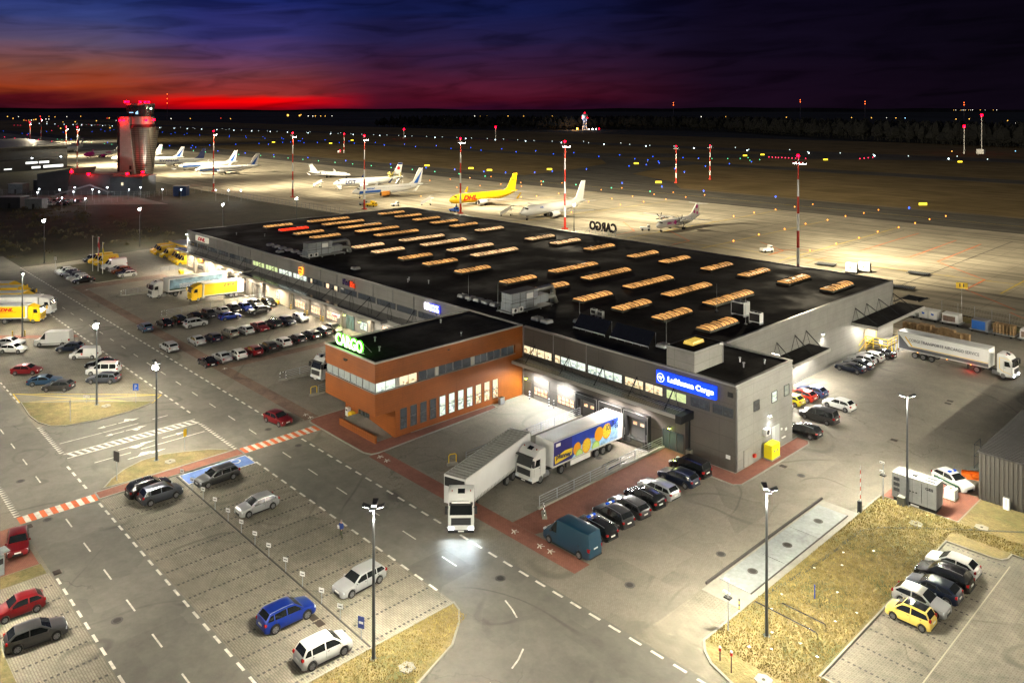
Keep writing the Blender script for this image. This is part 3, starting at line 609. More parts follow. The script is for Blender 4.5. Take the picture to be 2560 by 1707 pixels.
for x0 in (-71.1, -67.0, -62.95):            # dock shelters
    x1 = x0 + 3.75; d = MB(); d.box(x0, x0 + .4, 78.9, 79.58, -.6, 3.3); d.box(x1 - .4, x1, 78.9, 79.58, -.6, 3.3); d.box(x0 + .4, x1 - .4, 78.9, 79.58, 2.7, 3.3)
    o = part(wh, d, 'dock_shelter', mat('black_curtain', (.014, .014, .015), .7))
    e = MB(); e.box(x0, x0 + .05, 78.86, 78.9, -.3, 3.3); e.box(x1 - .05, x1, 78.86, 78.9, -.3, 3.3); e.box(x0 + .05, x1 - .05, 78.86, 78.9, 3.25, 3.3); e.box(x0 + .16, x0 + .24, 78.86, 78.9, .2, 1.1); e.box(x1 - .24, x1 - .16, 78.86, 78.9, .2, 1.1); e.build('dock_trim', trim, o)
    p = MB(); p.box(x0 + .75, x1 - .75, 79.6, 79.75, 0.02, 2.7); p.build('dock_door', door_m, o)
    g_ = MB(); g_.box(x0 + 1.05, x0 + 1.6, 79.55, 79.6, 1.6, 1.95); g_.box(x1 - 1.6, x1 - 1.05, 79.55, 79.6, 1.6, 1.95); g_.build('dock_window', W_hall, o)
    b_ = MB(); b_.box(x0 + .5, x0 + .8, 78.95, 79.6, -.6, .1); b_.box(x1 - .8, x1 - .5, 78.95, 79.6, -.6, .1); b_.box(x0 + .8, x1 - .8, 79.1, 79.6, -.2, 0.0); b_.build('dock_leveller', mat('dock_steel', (.12, .12, .12), .5, .5, var=.2), o)
window(wh, 'y', 79.78, -57.6, -54.6, .1, 2.25, 3, mat('shop_glass', (.05, .07, .08), .08, coat=.8), name='glass_door', fr=frame, fw=.08)
m = MB(); m.cb(-53.9, 79.6, 2.8, .5, .3, 5.5); part(wh, m, 'column', dkm)
m = MB(); m.box(-48.65, -48.0, 79.7, 79.79, 8.42, 8.95); part(wh, m, 'wall_vent', dkm)
# east side of the block
for y0, y1, z1, mm in ((81.5, 83.2, 2.1, mat('flush_door', (.26, .25, .23), .5)), (87.8, 89.6, 2.95, mat('pale_door', (.42, .43, .42), .45))):
    m = MB(); m.box(-47.69, -47.6, y0, y1, .1, z1); m.box(-47.6, -47.57, (y0 + y1) / 2 - .02, (y0 + y1) / 2 + .02, .15, z1 - .1); part(wh, m, 'door', mm)
m = MB(); m.box(-47.69, -47.55, 90.2, 91.1, 1.0, 1.1); m.cb(-47.6, 90.1, 2.2, .1, .3, .22); m.cb(-47.6, 91.2, 1.9, .08, .45, .28); part(wh, m, 'wall_plaques', white)
m = MB(); m.cb(-48.6, 79.72, 1.6, .55, .05, .42); part(wh, m, 'notice_plate', white)
m = MB(); m.box(-47.69, -47.5, 79.85, 80, .2, 9.5); part(wh, m, 'corner_trim', trim)
m = MB(); m.cb(-47.55, 83.7, .9, .25, .4, .35); part(wh, m, 'fire_bell', redp)
m = MB(); m.box(-47.68, -47.62, 80, 94, 0, .12); m.box(-57.29, -57.2, 95, 149, 0, .12); part(wh, m, 'plinth', trim)
# canopies
def canopy(x0, x1, y0, y1, z, rods, name='canopy', top=roofm, slope=0., yax=True, h=.42):
    c = MB(); c.box(x0, x1, y0, y1, z, z + h); 
    if yax: c.m = 1; c.box(x0 + .1, x1 - .1, y0 + .1, y1 - .02, z + h, z + h + .03)
    else: c.m = 1; c.box(x0 + .02, x1 - .1, y0 + .1, y1 - .1, z + h, z + h + .03)
    o = part(wh, c, name, [mat('canopy_fascia', (.42, .41, .38), .4, .2, var=.08), top])
    for q in rods:
        r = MB()
        if yax: r.cyl((q, 79.8, z + 2.5), (q + .0, y0 + .6, z + h), .06, n=5); r.cyl((q, 79.75, z + 2.5), (q - .7, 79.75, z + h), .03, n=4); r.cyl((q, 79.75, z + 2.5), (q + .7, 79.75, z + h), .03, n=4)
        else: r.cyl((-57.3, q, z + 2.6), (x1 - .8, q, z + h), .07, n=5); r.cyl((-57.25, q, z + 2.6), (-57.25, q - 1.2, z + h), .03, n=4); r.cyl((-57.25, q, z + 2.6), (-57.25, q + 1.2, z + h), .03, n=4)
        r.build('tie_rod', dkm, o)
    return o
wet = mat('wet_canopy_roof', (.012, .013, .015), .18, .0, coat=.4, bump=.35, vs=2.5)
canopy(-207.5, -167.2, 77.4, 79.8, 4.95, [-202 + i * 6.1 for i in range(6)], top=wet)
canopy(-166.9, -112.6, 76.2, 79.8, 4.7, [-164 + i * 6.1 for i in range(9)], top=wet)
canopy(-112.4, -101, 77.4, 79.8, 4.8, [-108], top=wet)
rib = wall_mat('ribbed_canopy', (.17, .16, .13), .28, 20, joint=.25, mort=.06, metal=.6, rough=.35)
co = canopy(-81.7, -54.0, 77.3, 79.8, 5.0, [-79.5, -73, -67, -61.5, -56], top=rib)
sl = MB()
for i in range(64): sl.box(-81.5 + i * .43, -81.3 + i * .43, 78.5, 79.6, 5.45, 5.5)
sl.build('slats', trim, co)
m = MB(); m.box(-54, -53.2, 77.2, 79.8, 4.6, 5.5); m.build('canopy_end', dkm, co)
canopy(-57.3, -52.9, 131.9, 152.4, 5.0, [133.5, 138, 143, 149.3], yax=False, h=.5)
canopy(-57.3, -53.9, 105.6, 117, 4.6, [107, 112.5, 116], yax=False)
m = MB()                                      # open lattice canopy at the north corner
for i in range(9): m.box(-57.3, -54.5 + i * .12, 153 + i * .45, 153.15 + i * .45, 6.0, 6.1)
m.box(-57.3, -57.1, 149.6, 157, 6, 6.12); m.box(-54.2, -54, 152.9, 157, 5.95, 6.15); part(wh, m, 'lattice_canopy', dkm)
# west annex canopy past the left end
m = MB(); m.box(-218, -205.4, 80, 92, 5.2, 5.5); part(wh, m, 'canopy', mat('pale_canopy', (.4, .42, .46), .4))
m = MB(); m.box(-218.1, -205.4, 79.9, 79.99, 5.1, 5.55); part(wh, m, 'canopy_band', yel)
# ground floor of the west front: piers, doors, docks
lt = wall_mat('dock_wall', (.42, .36, .28), 3., 3., joint=.8)
m = MB(); m.box(-205.2, -150, 79.72, 79.79, 0, 4.9); part(wh, m, 'dock_wall', lt)
for x in (-199.5, -193.3, -168.4, -150.2, -143.4, -137.3, -131.2, -121): m = MB(); m.box(x, x + 1., 79.1, 79.71, 0, 4.6); part(wh, m, 'pier', wall_mat('pier_panels', (.22, .2, .17), 2, 2))
for i, (a, b) in enumerate(((-148.5, -144.3), (-142.1, -138.3), (-136.1, -132.1))): roller(a, b, .75, 2.1)
roller(-198.1, -194, 1.2, 2.2, gl=W_dim); roller(-204.3, -201, .9, 2.3, gl=W_hall)
for a in (-184.6, -182.1, -177.4, -172.8, -168.9, -165.2):
    d = MB(); d.box(a, a + .35, 78.9, 79.6, -.4, 3.4); d.box(a + 3.25, a + 3.6, 78.9, 79.6, -.4, 3.4); d.box(a + .35, a + 3.25, 78.9, 79.6, 2.8, 3.4)
    o = part(wh, d, 'dock_shelter', mat('grey_curtain', (.10, .09, .08), .7)); p = MB(); p.box(a + .5, a + 3.1, 79.6, 79.7, .05, 2.8); p.build('dock_door', door_m, o)
    g_ = MB(); g_.box(a + 1.2, a + 1.6, 79.55, 79.6, 1.9, 2.3); g_.box(a + 2.1, a + 2.5, 79.55, 79.6, 1.9, 2.3); g_.build('dock_window', W_hall, o)
window(wh, 'y', 79.7, -156.9, -155.4, .9, 2.4, 2, W_cool); window(wh, 'y', 79.7, -124.4, -122, .9, 2.3, 2, W_cool)
window(wh, 'y', 79.75, -129.2, -126.4, .1, 2.6, 3, mat('lobby_glass', (.1, .16, .16), .1, coat=.5), name='glass_door')
window(wh, 'y', 79.7, -117.2, -113.4, 1., 2.9, 3, W_hall)
# stairhead and rooftop box on the east block
m = MB(); m.box(-57.25, -53.3, 79.5 + .6, 86.4, H_, 12.2); o = part(wh, m, 'stairhead', wall_mat('stairhead_panels', (.25, .24, .22), 6, 1.2))
m = MB(); m.box(-57.1, -53.45, 80.3, 86.25, 12.2, 12.24); m.build('stairhead_roof', roofm, o)
m = MB(); strip(m, [(-57.2, 80.18), (-53.38, 80.18), (-53.38, 86.32), (-57.2, 86.32)], .14, 12.2, 12.32, True); m.build('stairhead_edge', trim, o)
m = MB(); m.box(-56.4, -55, 82.3, 84.8, 12.24, 12.6, .1, .1); m.build('roof_hatch', mat('lit_hatch', (.5, .4, .1), .4, emit=(.95, .62, .10), es=.75), o)
m = MB(); m.path([(-53.22, 86.1, H_ + .1), (-53.22, 86.1, 12), (-53.22, 85.2, 12.3)], .07); m.build('downpipe', trim, o)
# ------------------------------------------------------------------ orange office block
ob = empty('office_building', (-88, 67, 0), 0, 'orange clad office block with overhanging upper floor and a green lit rooftop sign', 'office building')
z0, z1 = 3.45, 9.85
m = MB(); m.box(-93.6, -81.92, 54.6, 79.7, z0, 6.25); m.box(-93.6, -81.92, 54.6, 79.7, 7.45, z1); m.box(-93.4, -82.1, 54.8, 79.6, 6.25, 7.45)
m.box(-93.6, -81.92, 78.2, 79.7, 6.25, 7.45); part(ob, m, 'upper_wall', Wl_or)
m = MB(); m.box(-93.5, -81.95, 57.6, 79.7, 0, z0 - .01); part(ob, m, 'ground_wall', Wl_or)
m = MB(); m.box(-93.3, -82.2, 54.9, 79.4, z1 - .01, z1 + .02); part(ob, m, 'roof', roofm)
m = MB(); strip(m, [(-93.55, 54.68), (-82, 54.68), (-82, 79.6), (-93.55, 79.6)], .26, z1, z1 + .2, True); part(ob, m, 'roof_edge', mat('pale_trim', (.45, .43, .4), .4, .3))
m = MB(); m.box(-93.62, -81.86, 54.54, 54.6, 6.17, 6.26); m.box(-81.92, -81.84, 54.6, 78.2, 6.17, 6.26); part(ob, m, 'sill', trim)
for i in range(4): window(ob, 'y', 54.78, -93.4 + i * 2.86, -90.66 + i * 2.86, 6.28, 7.42, 2, W_blind, fr=trim)
bw = [(54.8, 57.7, 2, W_cool), (58.3, 61, 2, W_warm), (61.3, 63.9, 2, W_dim), (64.5, 66.9, 2, W_dim), (67, 70, 2, W_dim), (70.7, 72.9, 2, W_dim), (73, 75.4, 2, W_dim), (75.6, 78, 2, W_dim)]
for a, b, n, mm in bw: window(ob, 'x', -82.1, a, b, 6.28, 7.42, n, mm, fr=trim)
m = MB()
for a, b in ((57.75, 58.25), (63.95, 64.45), (70.05, 70.65)): m.box(-82.1, -82.0, a, b, 6.26, 7.44)
part(ob, m, 'white_panel', mat('band_panel', (.5, .5, .46), .5))
for i in range(11):
    y = 58.35 + i * 1.555; window(ob, 'x', -81.95, y, y + .98, .9, 3.42, 1, (W_dim if i < 4 else W_cool if i < 8 else W_warm), rows=2, fw=.05, name='tall_window')
window(ob, 'y', 57.6, -90.2, -87.7, .85, 3.0, 3, mat('entrance_glass', (.04, .05, .055), .1, coat=.6), name='glass_door')
m = MB(); m.quad((-87.9, 55.1, .82), (-82.1, 55.1, .04), (-82.1, 57.55, .04), (-87.9, 57.55, .82)); m.box(-90.3, -87.9, 55, 57.58, .1, .82); part(ob, m, 'entrance_ramp', conc)
m = MB(); m.box(-90.4, -82.1, 54.75, 55.0, .05, .95); part(ob, m, 'ramp_wall', wall_mat('orange_low_wall', (.265, .07, .0075), .5, .3, joint=.5))
m = MB()
for a in ((-90.2, 54.9), (-89.2, 57.3)): m.path([(a[0], a[1], .85), (a[0], a[1], 1.9), (a[0] + .9, a[1], 1.9), (a[0] + .9, a[1], .85)], .035)
part(ob, m, 'handrail', chrome)
m = MB(); m.cb(-88.5, 54.5, 9.0, .8, .15, .12); m.cb(-81.8, 66, 9.3, .1, .3, .12); m.cb(-88.3, 54.35, 8.95, .5, .3, .05); part(ob, m, 'wall_spotlight', black)
# letters on the roof
sg = empty('roof_sign', (-88.7, 55.2, 10.1), 0, 'glowing green CARGO letters standing on the orange building roof edge', 'illuminated sign')
text('letters', 'CARGO', 6.3, 1.5, mat('sign_green', (.2, .6, .1), .4, emit=(.80, 1, .62), es=2.6), sg, (0, -.06, .85), SOUTH, bold=.018, depth=.06)
text('letter_sides', 'CARGO', 6.38, 1.58, mat('sign_green_side', (.1, .5, .02), .4, emit=(.10, 1, .02), es=1.5), sg, (0, .14, .85), SOUTH, bold=.04, depth=.18)
m = MB()
for x in (-3, -1.5, 0, 1.5, 3): m.path([(x, .2, .0), (x, .2, 1.3)], .03); m.path([(x, .2, 1.3), (x, 1.4, 0)], .025)
m.box(-3.2, 3.2, .16, .24, 0, .06); m.build('sign_frame', steel, sg)
light('AREA', (0, -.4, .9), 40, (.2, 1, .08), (6.4, 1.2), aim=(0, -.3, -1), parent=sg); light('AREA', (0, .5, .9), 22, (.2, 1, .08), (6.4, 1.2), aim=(0, 1, -.6), parent=sg)
sg = empty('roof_sign', (-127, 151, 10.0), 0, 'unlit CARGO letters seen reversed on the warehouse back roof edge', 'sign')
text('letters', 'CARGO', 8.6, 2.3, mat('dark_letter', (.015, .015, .016), .5), sg, (0, 0, 1.9), NORTH, bold=.04, depth=.25)
m = MB()
for x in (-4.2, -2.1, 0, 2.1, 4.2): m.path([(x, -.1, 0), (x, -.1, 1.4)], .05); m.path([(x, -.1, 1.6), (x, -1.8, 0)], .04)
m.build('sign_frame', steel, sg)
# facade signs
def board(x, z, w, h, col, label, es=0, y=79.55, emc=None, name='wall_sign'):
    r = empty(name, (x, y, z), 0, label, 'illuminated sign' if es else 'sign')
    m = MB(); m.box(-w / 2, w / 2, -.12, .2, -h / 2, h / 2)
    m.build('board', mat('board_' + label[:12], col, .5, emit=emc, es=es) if es else mat('board_' + label[:12], col, .5), r); return r
r = board(-195.3, 8.75, 7.4, 1.3, (.6, .56, .42), 'white DHL board high on the grey wall at the far left end', .42, emc=(1, .92, .75))
dh = mat('dhl_red', (.5, .005, .012), .5, emit=(.6, .0, .01), es=.25); text('lettering', 'DHL', 4.4, .9, dh, r, (0, -.13, 0), SOUTH, bold=.06, shear=.35, depth=.03)
r = empty('wall_sign', (-145.9, 79.5, 8.2), 0, 'glowing orange and brown shield logo on the grey wall', 'illuminated sign')
MB().prismy([(-.75, .75), (-.8, 0), (-.6, -.5), (0, -.95), (.6, -.5), (.8, 0), (.75, .75), (0, .9)], -.1, .15).build('shield', mat('shield_orange', (.6, .2, .02), .5, emit=(1, .32, .03), es=2.6), r)
text('lettering', 'ups', 1.1, .6, mat('shield_brown', (.12, .03, .01), .5, emit=(.25, .04, .01), es=.6), r, (0, -.12, -.15), SOUTH, bold=.02, depth=.02)
MB().prismy([(-.66, .3), (-.66, .66), (0, .8), (.66, .66), (.66, .3), (0, .42)], -.13, -.1).build('shield_cap', MATS['shield_brown'], r)
r = empty('wall_sign', (-127.4, 79.5, 8.7), 0, 'FedEx letters in dark violet and red on the grey wall', 'sign')
text('lettering', 'Fed', 2.4, 1.1, mat('violet', (.03, .015, .10), .4), r, (-1.25, 0, 0), SOUTH, bold=.04, depth=.2)
text('lettering', 'Ex', 1.6, 1.0, mat('fx_red', (.7, .06, .01), .4, emit=(1, .07, .01), es=.7), r, (.95, -.02, -.05), SOUTH, bold=.05, depth=.2)
r = empty('wall_sign', (-103.4, 79.5, 8.7), 0, 'glowing blue AIRPORT SERVICES letters with a white square emblem', 'illuminated sign')
bl = mat('sign_white_blue', (.7, .7, 1), .4, emit=(.75, .8, 1), es=3.2)
text('lettering', 'AIRPORT', 2.5, .42, bl, r, (1.15, -.1, .3), SOUTH, bold=.03, depth=.05); text('lettering', 'SERVICES', 2.6, .42, bl, r, (1.2, -.1, -.3), SOUTH, bold=.03, depth=.05)
m = MB(); m.box(-.15, 2.6, 0, .04, -.62, .62); m.build('board', mat('sign_blue_glow', (.02, .04, .6), .4, emit=(.03, .04, 1), es=1.4), r)
m = MB(); m.box(-1.35, -.35, -.12, .1, -.5, .5); m.build('emblem', mat('emblem_white', (.8, .8, .9), .4, emit=(.85, .8, 1), es=4.5), r)
light('AREA', (.8, -.5, 0), 14, (.25, .25, 1), (3, 1), aim=(0, .3, -1), parent=r)
r = empty('wall_sign', (-54.05, 79.4, 8.52), 0, 'long bright blue Lufthansa Cargo light box with white letters', 'illuminated sign')
lb = mat('lightbox_blue', (.01, .06, .5), .3, emit=(.005, .055, .95), es=.95)
t_ = lb.node_tree; n_ = nd(t_, 'ShaderNodeTexNoise'); n_.inputs['Scale'].default_value = 1.4; t_.links.new(nd(t_, 'ShaderNodeNewGeometry').outputs['Position'], n_.inputs['Vector'])
t_.links.new(mix(t_, 1., (.006, .06, .95), ramp(t_, [(.3, .7), (.7, 1.5)], n_.outputs[0]), 'MULTIPLY'), t_.nodes['Principled BSDF'].inputs['Emission Color'])
m = MB(); m.box(-4.12, 4.12, -.16, .22, -.77, .77); m.build('lightbox', lb, r)
lw = mat('lightbox_white', (.8, .85, 1), .4, emit=(.9, .95, 1), es=2.6)
text('lettering', 'Lufthansa Cargo', 6.3, .85, lw, r, (.75, -.17, -.02), SOUTH, bold=.03, depth=.03)
m = MB()
for i in range(24):
    a, b = 2 * math.pi * i / 24, 2 * math.pi * (i + 1) / 24; m.quad(*[(-3.45 + q * math.cos(t), -.19, q * math.sin(t)) for q, t in ((.47, a), (.53, a), (.53, b), (.47, b))][::-1])
m.quad((-3.85, -.2, .0), (-3.5, -.2, -.12), (-3.1, -.2, .12), (-3.02, -.2, .3), (-3.5, -.2, .06)); m.quad((-3.75, -.19, .22), (-3.4, -.19, .1), (-3.35, -.19, -.3), (-3.6, -.19, -.1))
m.build('emblem', lw, r); light('AREA', (0, -.6, -.2), 30, (.05, .15, 1), (8, 1), aim=(0, .25, -1), parent=r)
r = board(-127.8, 3.2, 2.3, .55, (.7, .68, .62), 'small FedEx board over the lobby door under the canopy', .5, y=76.6, emc=(1, .9, .75))
text('lettering', 'FedEx', 1.7, .38, mat('fx_red2', (.7, .06, .01), .4), r, (0, -.13, 0), SOUTH, bold=.02, depth=.02)
r = board(-196.2, 3.4, 2.6, .5, (.7, .16, .01), 'small orange board above the grey roller door of the bright loading dock', .9, y=79.5, emc=(1, .25, .02))
# ------------------------------------------------------------------ vehicles: each kind is modelled once as a kit of meshes, then set out copy by copy
PAINT = mat('car_paint', (.5, .5, .5), .35, .3, coat=.7)
def paint(name, c, metal=.35, rough=.3): return mat('paint_' + name, c, rough, metal, coat=.7)
PC = {'white': paint('white', (.62, .62, .60), .0), 'silver': paint('silver', (.46, .47, .48), .45), 'black': paint('black', (0.00372, 0.00372, 0.00496), .2, .25), 'grey': paint('grey', (0.062, 0.062, 0.0651), .6),
      'dkgrey': paint('dark_grey', (0.0279, 0.02914, 0.031), .5), 'red': paint('red', (0.186, 0.00496, 0.0093), .3), 'brightred': paint('bright_red', (0.3844, 0.0186, 0.00744), .1), 'blue': paint('blue', (0.00496, 0.0279, 0.2604), .4), 'dkblue': paint('dark_blue', (0.00744, 0.01364, 0.0372), .5),
      'skyblue': paint('sky_blue', (0.0372, 0.0868, 0.1612), .5), 'slate': paint('slate', (0.0744, 0.0837, 0.1054), .6), 'yellow': paint('yellow', (.80, .60, .14), .0), 'acid': paint('acid', (0.4464, 0.3844, 0.0124), .0), 'orange': paint('orange', (0.279, 0.062, 0.0062), .3), 'beige': paint('beige', (0.248, 0.2294, 0.186), .5),
      'teal': paint('teal', (0.00496, 0.0434, 0.0806), .2, .4), 'dhl': mat('paint_courier_yellow', (.80, .50, .005), .45, coat=.1), 'lilac': paint('lilac', (0.062, 0.093, 0.2232), .5)}
def interp(pts, x):
    if x <= pts[0][0]: return pts[0][1]
    for (a, b), (c, d) in zip(pts, pts[1:]):
        if x <= c: return b + (d - b) * (x - a) / (c - a) if c > a else d
    return pts[-1][1]
KITS = {}
def wheel_meshes(r, w=.2, dark=False):
    k = ('w', r, w, dark)
    if k in KITS: return KITS[k]
    t = MB(); t.cyl((0, -w / 2, 0), (0, w / 2, 0), r, n=20); t.cyl((0, -w / 2 - .012, 0), (0, w / 2 + .012, 0), r * .86, n=20)
    d = MB(); d.cyl((0, -w / 2 - .02, 0), (0, w / 2 + .02, 0), r * .68, n=18); d.m = 1
    for s in (-1, 1):
        y = s * (w / 2 + .025)
        for i in range(5 if not dark else 8):
            a = 2 * math.pi * i / (5 if not dark else 8); ca, sa = math.cos(a), math.sin(a)
            q = [(.05, -.05), (r * .62, -.085 * r / .3), (r * .62, .085 * r / .3), (.05, .05)]
            d.quad(*[(u * ca - v * sa, y, u * sa + v * ca) for u, v in (q if s < 0 else q[::-1])])
        d.cyl((0, y - .005, 0), (0, y + .005, 0), r * .2, n=8)
        for i in range(18):
            a, b = 2 * math.pi * i / 18, 2 * math.pi * (i + 1) / 18; e = [(r * .60, a), (r * .69, a), (r * .69, b), (r * .60, b)]
            d.quad(*[(q_ * math.cos(t_), y, q_ * math.sin(t_)) for q_, t_ in e])
    KITS[k] = (t.mesh('wheel', rubber, 40), d.mesh('rim', [black, alloy if not dark else mat('steel_rim', (.2, .2, .2), .5, .6)], 40)); return KITS[k]
def car_kit(key, L=4.2, Wd=1.78, H=1.48, prof=None, gi=(3, 4, 6, 7), belt=(.60, .66), wx=(.195, .81), wr=.33, wins=((.0, .5), (.53, 1.)), tum=.34, rails=False, rearglass=True, trimc=False, panroof=False, stripe=None, sideglass=None, taillz=.62):
    if key in KITS: return KITS[key]
    K = []
    X = lambda f_: L / 2 - f_ * L
    top = [(f_ * L, z * H) for f_, z in prof]                     # distance from the nose
    zt = lambda d: interp(top, d)
    f0, f1, f2, f3 = [prof[i][0] * L for i in gi]
    bl = lambda d: interp([(0, belt[0] * H - .04), (f0, belt[0] * H), (f3, belt[1] * H), (L, belt[1] * H - .04)], d)
    hw = lambda d: Wd / 2 * interp([(0, .80), (.02 * L, .90), (.07 * L, .965), (.16 * L, .995), (.5 * L, 1), (.85 * L, .985), (.95 * L, .93), (.99 * L, .86), (L, .78)], d)
    zs = lambda d: min(bl(d), zt(d) - .05)
    ysid = lambda d, z: hw(d) * .97 - max(0, z - zs(d)) * tum
    gc = .19; wxs = [w * L for w in wx]; ar = wr + .055
    def zb(d):
        z = gc + interp([(0, .08), (.05 * L, .0), (.95 * L, .0), (L, .12)], d)
        for w in wxs:
            if abs(d - w) < ar: z = max(z, wr + math.sqrt(ar * ar - (d - w) ** 2))
        return z
    st = sorted(set([round(a, 3) for a, _ in top] + [round(w + ar * q, 3) for w in wxs for q in (-1.01, -.995, -.9, -.7, -.35, 0, .35, .7, .9, .995, 1.01)] + [round(L * q, 3) for q in (.02, .07, .5, .93, .98)]))
    st = [s for s in st if 0 <= s <= L]
    m = MB(); rings = []
    for d in st:
        z0 = zb(d); w_ = hw(d); s_ = zs(d); t_ = zt(d); z2 = max(z0 + .03, gc + .12); z3 = max(z2 + .02, min(.5 * (gc + .1 + s_), s_ - .05)); z3 = min(z3, s_ - .01) if z3 > s_ else z3
        wt = max(.2, ysid(d, t_ - .03)); h = [(0, z0), (w_ - .07, z0), (w_ - .01, z2), (w_, z3), (w_ * .97, max(s_, z3 + .01)), (wt, t_ - .035), (wt - .10, t_ + .0), (wt * .45, t_ + .018)]
        rings.append([(X(d / L), y, z) for y, z in h] + [(X(d / L), -y, z) for y, z in h[:0:-1]])
    m.loft(rings); K.append(('body', m.mesh('body', PAINT, 32), -1, (0, 0, 0), 0))
    # glazing
    def screen(a, b, nm, ins=.08):
        q = MB(); n = 4; cols = []
        for i in range(n + 1):
            t = .07 + .86 * i / n; d = a + (b - a) * t; row = []
            wt = ysid(d, zt(d) - .03) - ins
            for j in range(7):
                y = wt * (j / 3 - 1); zc = zt(d) + .018 * (1 - abs(j / 3 - 1)) + .016; row.append((X(d / L), y, zc))
            cols.append(row)
        q.loft(cols, close=False, cap=False); return (nm, q.mesh(nm, glass, 60), -1, (0, 0, 0), 0)
    K.append(screen(f0, f1, 'windshield'))
    if rearglass: K.append(screen(f2, f3, 'rear_window', .13))
    if panroof:
        q = MB(); q.loft([[(X(d / L), y, zt(d) + .03 + .01 * (1 - abs(y))) for y in (-.5, 0, .5)] for d in (f1 + .06, (f1 + f2) / 2, f2 - .1)], close=False, cap=False); K.append(('sunroof', q.mesh('sunroof', glass, 60), -1, (0, 0, 0), 0))
    a0 = f0 + (f1 - f0) * .30; a1 = f2 + (f3 - f2) * .62
    for s in (-1, 1):
        q = MB()
        for u, v in wins:
            N = 8; lo = []; hi = []
            for i in range(N + 1):
                d = a0 + (a1 - a0) * (u + (v - u) * i / N); zl = bl(d) + .035; zh = max(zl + .01, zt(d) - .095)
                lo.append((X(d / L), s * (ysid(d, zl) + .014), zl)); hi.append((X(d / L), s * (ysid(d, zh) + .014), zh))
            for i in range(N):
                f_ = (lo[i], lo[i + 1], hi[i + 1], hi[i]); q.quad(*(f_ if s < 0 else f_[::-1]))
        K.append(('side_windows', q.mesh('side_windows', sideglass or glass, 60), -1, (0, 0, 0), 0))
        if rails:
            q = MB(); q.path([(X(d / L), s * (ysid(d, zt(d)) - .06), zt(d) + (.01 if i in (0, 4) else .05)) for i, d in enumerate([f1 + .1 + (f2 - f1 - .1) * t for t in (0, .06, .5, .94, 1)])], .018, 5); K.append(('roof_rail', q.mesh('roof_rail', steel), -1, (0, 0, 0), 0))
        q = MB(); q.box(L * .5 - wxs[1] + ar, L * .5 - wxs[0] - ar, s * (Wd / 2) - .03, s * (Wd / 2) + .012, gc - .01, gc + .1); K.append(('sill', q.mesh('sill', black), -1, (0, 0, 0), 0))
        q = MB(); d = .05 * L; q.box(X(.10), X(.022), *sorted((s * (hw(d) - .36), s * (hw(d) - .015))), .40 * H, .50 * H if H < 1.9 else .46 * H, .02, .02); K.append(('headlight', q.mesh('headlight', hl), -1, (0, 0, 0), 0))
        q = MB(); d = .97 * L; q.box(X(.997), X(.95), *sorted((s * (hw(d) - .2), s * (hw(d) + .006))), (taillz - .12) * H, taillz * H, .01, .01); K.append(('taillight', q.mesh('taillight', tl), -1, (0, 0, 0), 0))
        q = MB(); xm = X((f0 + (f1 - f0) * .38) / L); q.box(xm - .04, xm + .1, *sorted((s * (Wd / 2 - .06), s * (Wd / 2 + .14))), belt[0] * H + .03, belt[0] * H + .17, .02, .02); K.append(('mirror', q.mesh('mirror', PAINT if not trimc else black), -1, (0, 0, 0), 0))
    q = MB(); q.box(X(.03), X(-.001), -.42, .42, gc + .08, .33 * H); q.m = 1; q.box(X(0.02), X(-.004), -.26, .26, .34 * H, .34 * H + .11); K.append(('grille', q.mesh('grille', [black, plate]), -1, (0, 0, 0), 0))
    q = MB(); q.box(X(1.004), X(.98), -.26, .26, .42 * H, .42 * H + .11); q.m = 1; q.box(X(1.006), X(.97), -Wd * .40, Wd * .40, gc + .12, gc + .24); K.append(('number_plate', q.mesh('number_plate', [plate, black]), -1, (0, 0, 0), 0))
    # door seams
    q = MB(); w0 = a0 + (a1 - a0) * wins[0][1] + .02
    for s in (-1, 1):
        for d in (f0 + .12, w0, min(a1 - .25, wxs[1] - ar * .2)):
            q.cyl((X(d / L), s * (hw(d) + .002), gc + .3), (X(d / L), s * (hw(d) * .975 + .004), bl(d) - .01), .008, n=4)
        for d in (w0 - .18, min(a1 - .4, wxs[1] - .1)): q.cb(X(d / L), s * (hw(d) * .985), bl(d) - .1, .16, .03, .03)
    K.append(('door_handles', q.mesh('door_handles', black), -1, (0, 0, 0), 0))
    wm, rm = wheel_meshes(wr)
    for w in wxs:
        for s in (-1, 1):
            K.append(('wheel', wm, -1, (L / 2 - w, s * (Wd / 2 - .105), wr), 0)); K.append(('rim', rm, len(K) - 1, (0, 0, 0), 0))
    KITS[key] = K; return K
def spawn(name, kit, x, y, rz, label, cat, group=None, pt=None, z=.02, few=False):
    r = empty(name, (x, y, z), R(rz), label, cat, group); out = []
    for pn, me, par, loc, rot in kit:
        if few and pn in ('door_handles', 'grille', 'number_plate', 'roof_rail', 'sill'): out.append(None); continue
        o = obj(pn, me, r if par < 0 else out[par], loc, (0, 0, rot)); out.append(o)
        if pt is not None:
            for i, mm in enumerate(me.materials):
                if mm == PAINT: o.material_slots[i].link = 'OBJECT'; o.material_slots[i].material = pt
    return r
PH = [(0, .36), (.015, .47), (.05, .54), (.26, .66), (.44, .965), (.58, 1.), (.83, .95), (.955, .70), (.985, .60), (1, .40)]
PWg = [(0, .36), (.015, .47), (.05, .54), (.26, .66), (.42, .965), (.56, 1.), (.88, .96), (.965, .70), (.985, .60), (1, .40)]
PS = [(0, .37), (.015, .47), (.05, .54), (.27, .67), (.43, .965), (.53, 1.), (.70, .96), (.855, .74), (.975, .70), (1, .40)]
PV = [(0, .34), (.015, .46), (.05, .54), (.20, .63), (.38, .965), (.55, 1.), (.88, .96), (.965, .66), (.985, .55), (1, .38)]
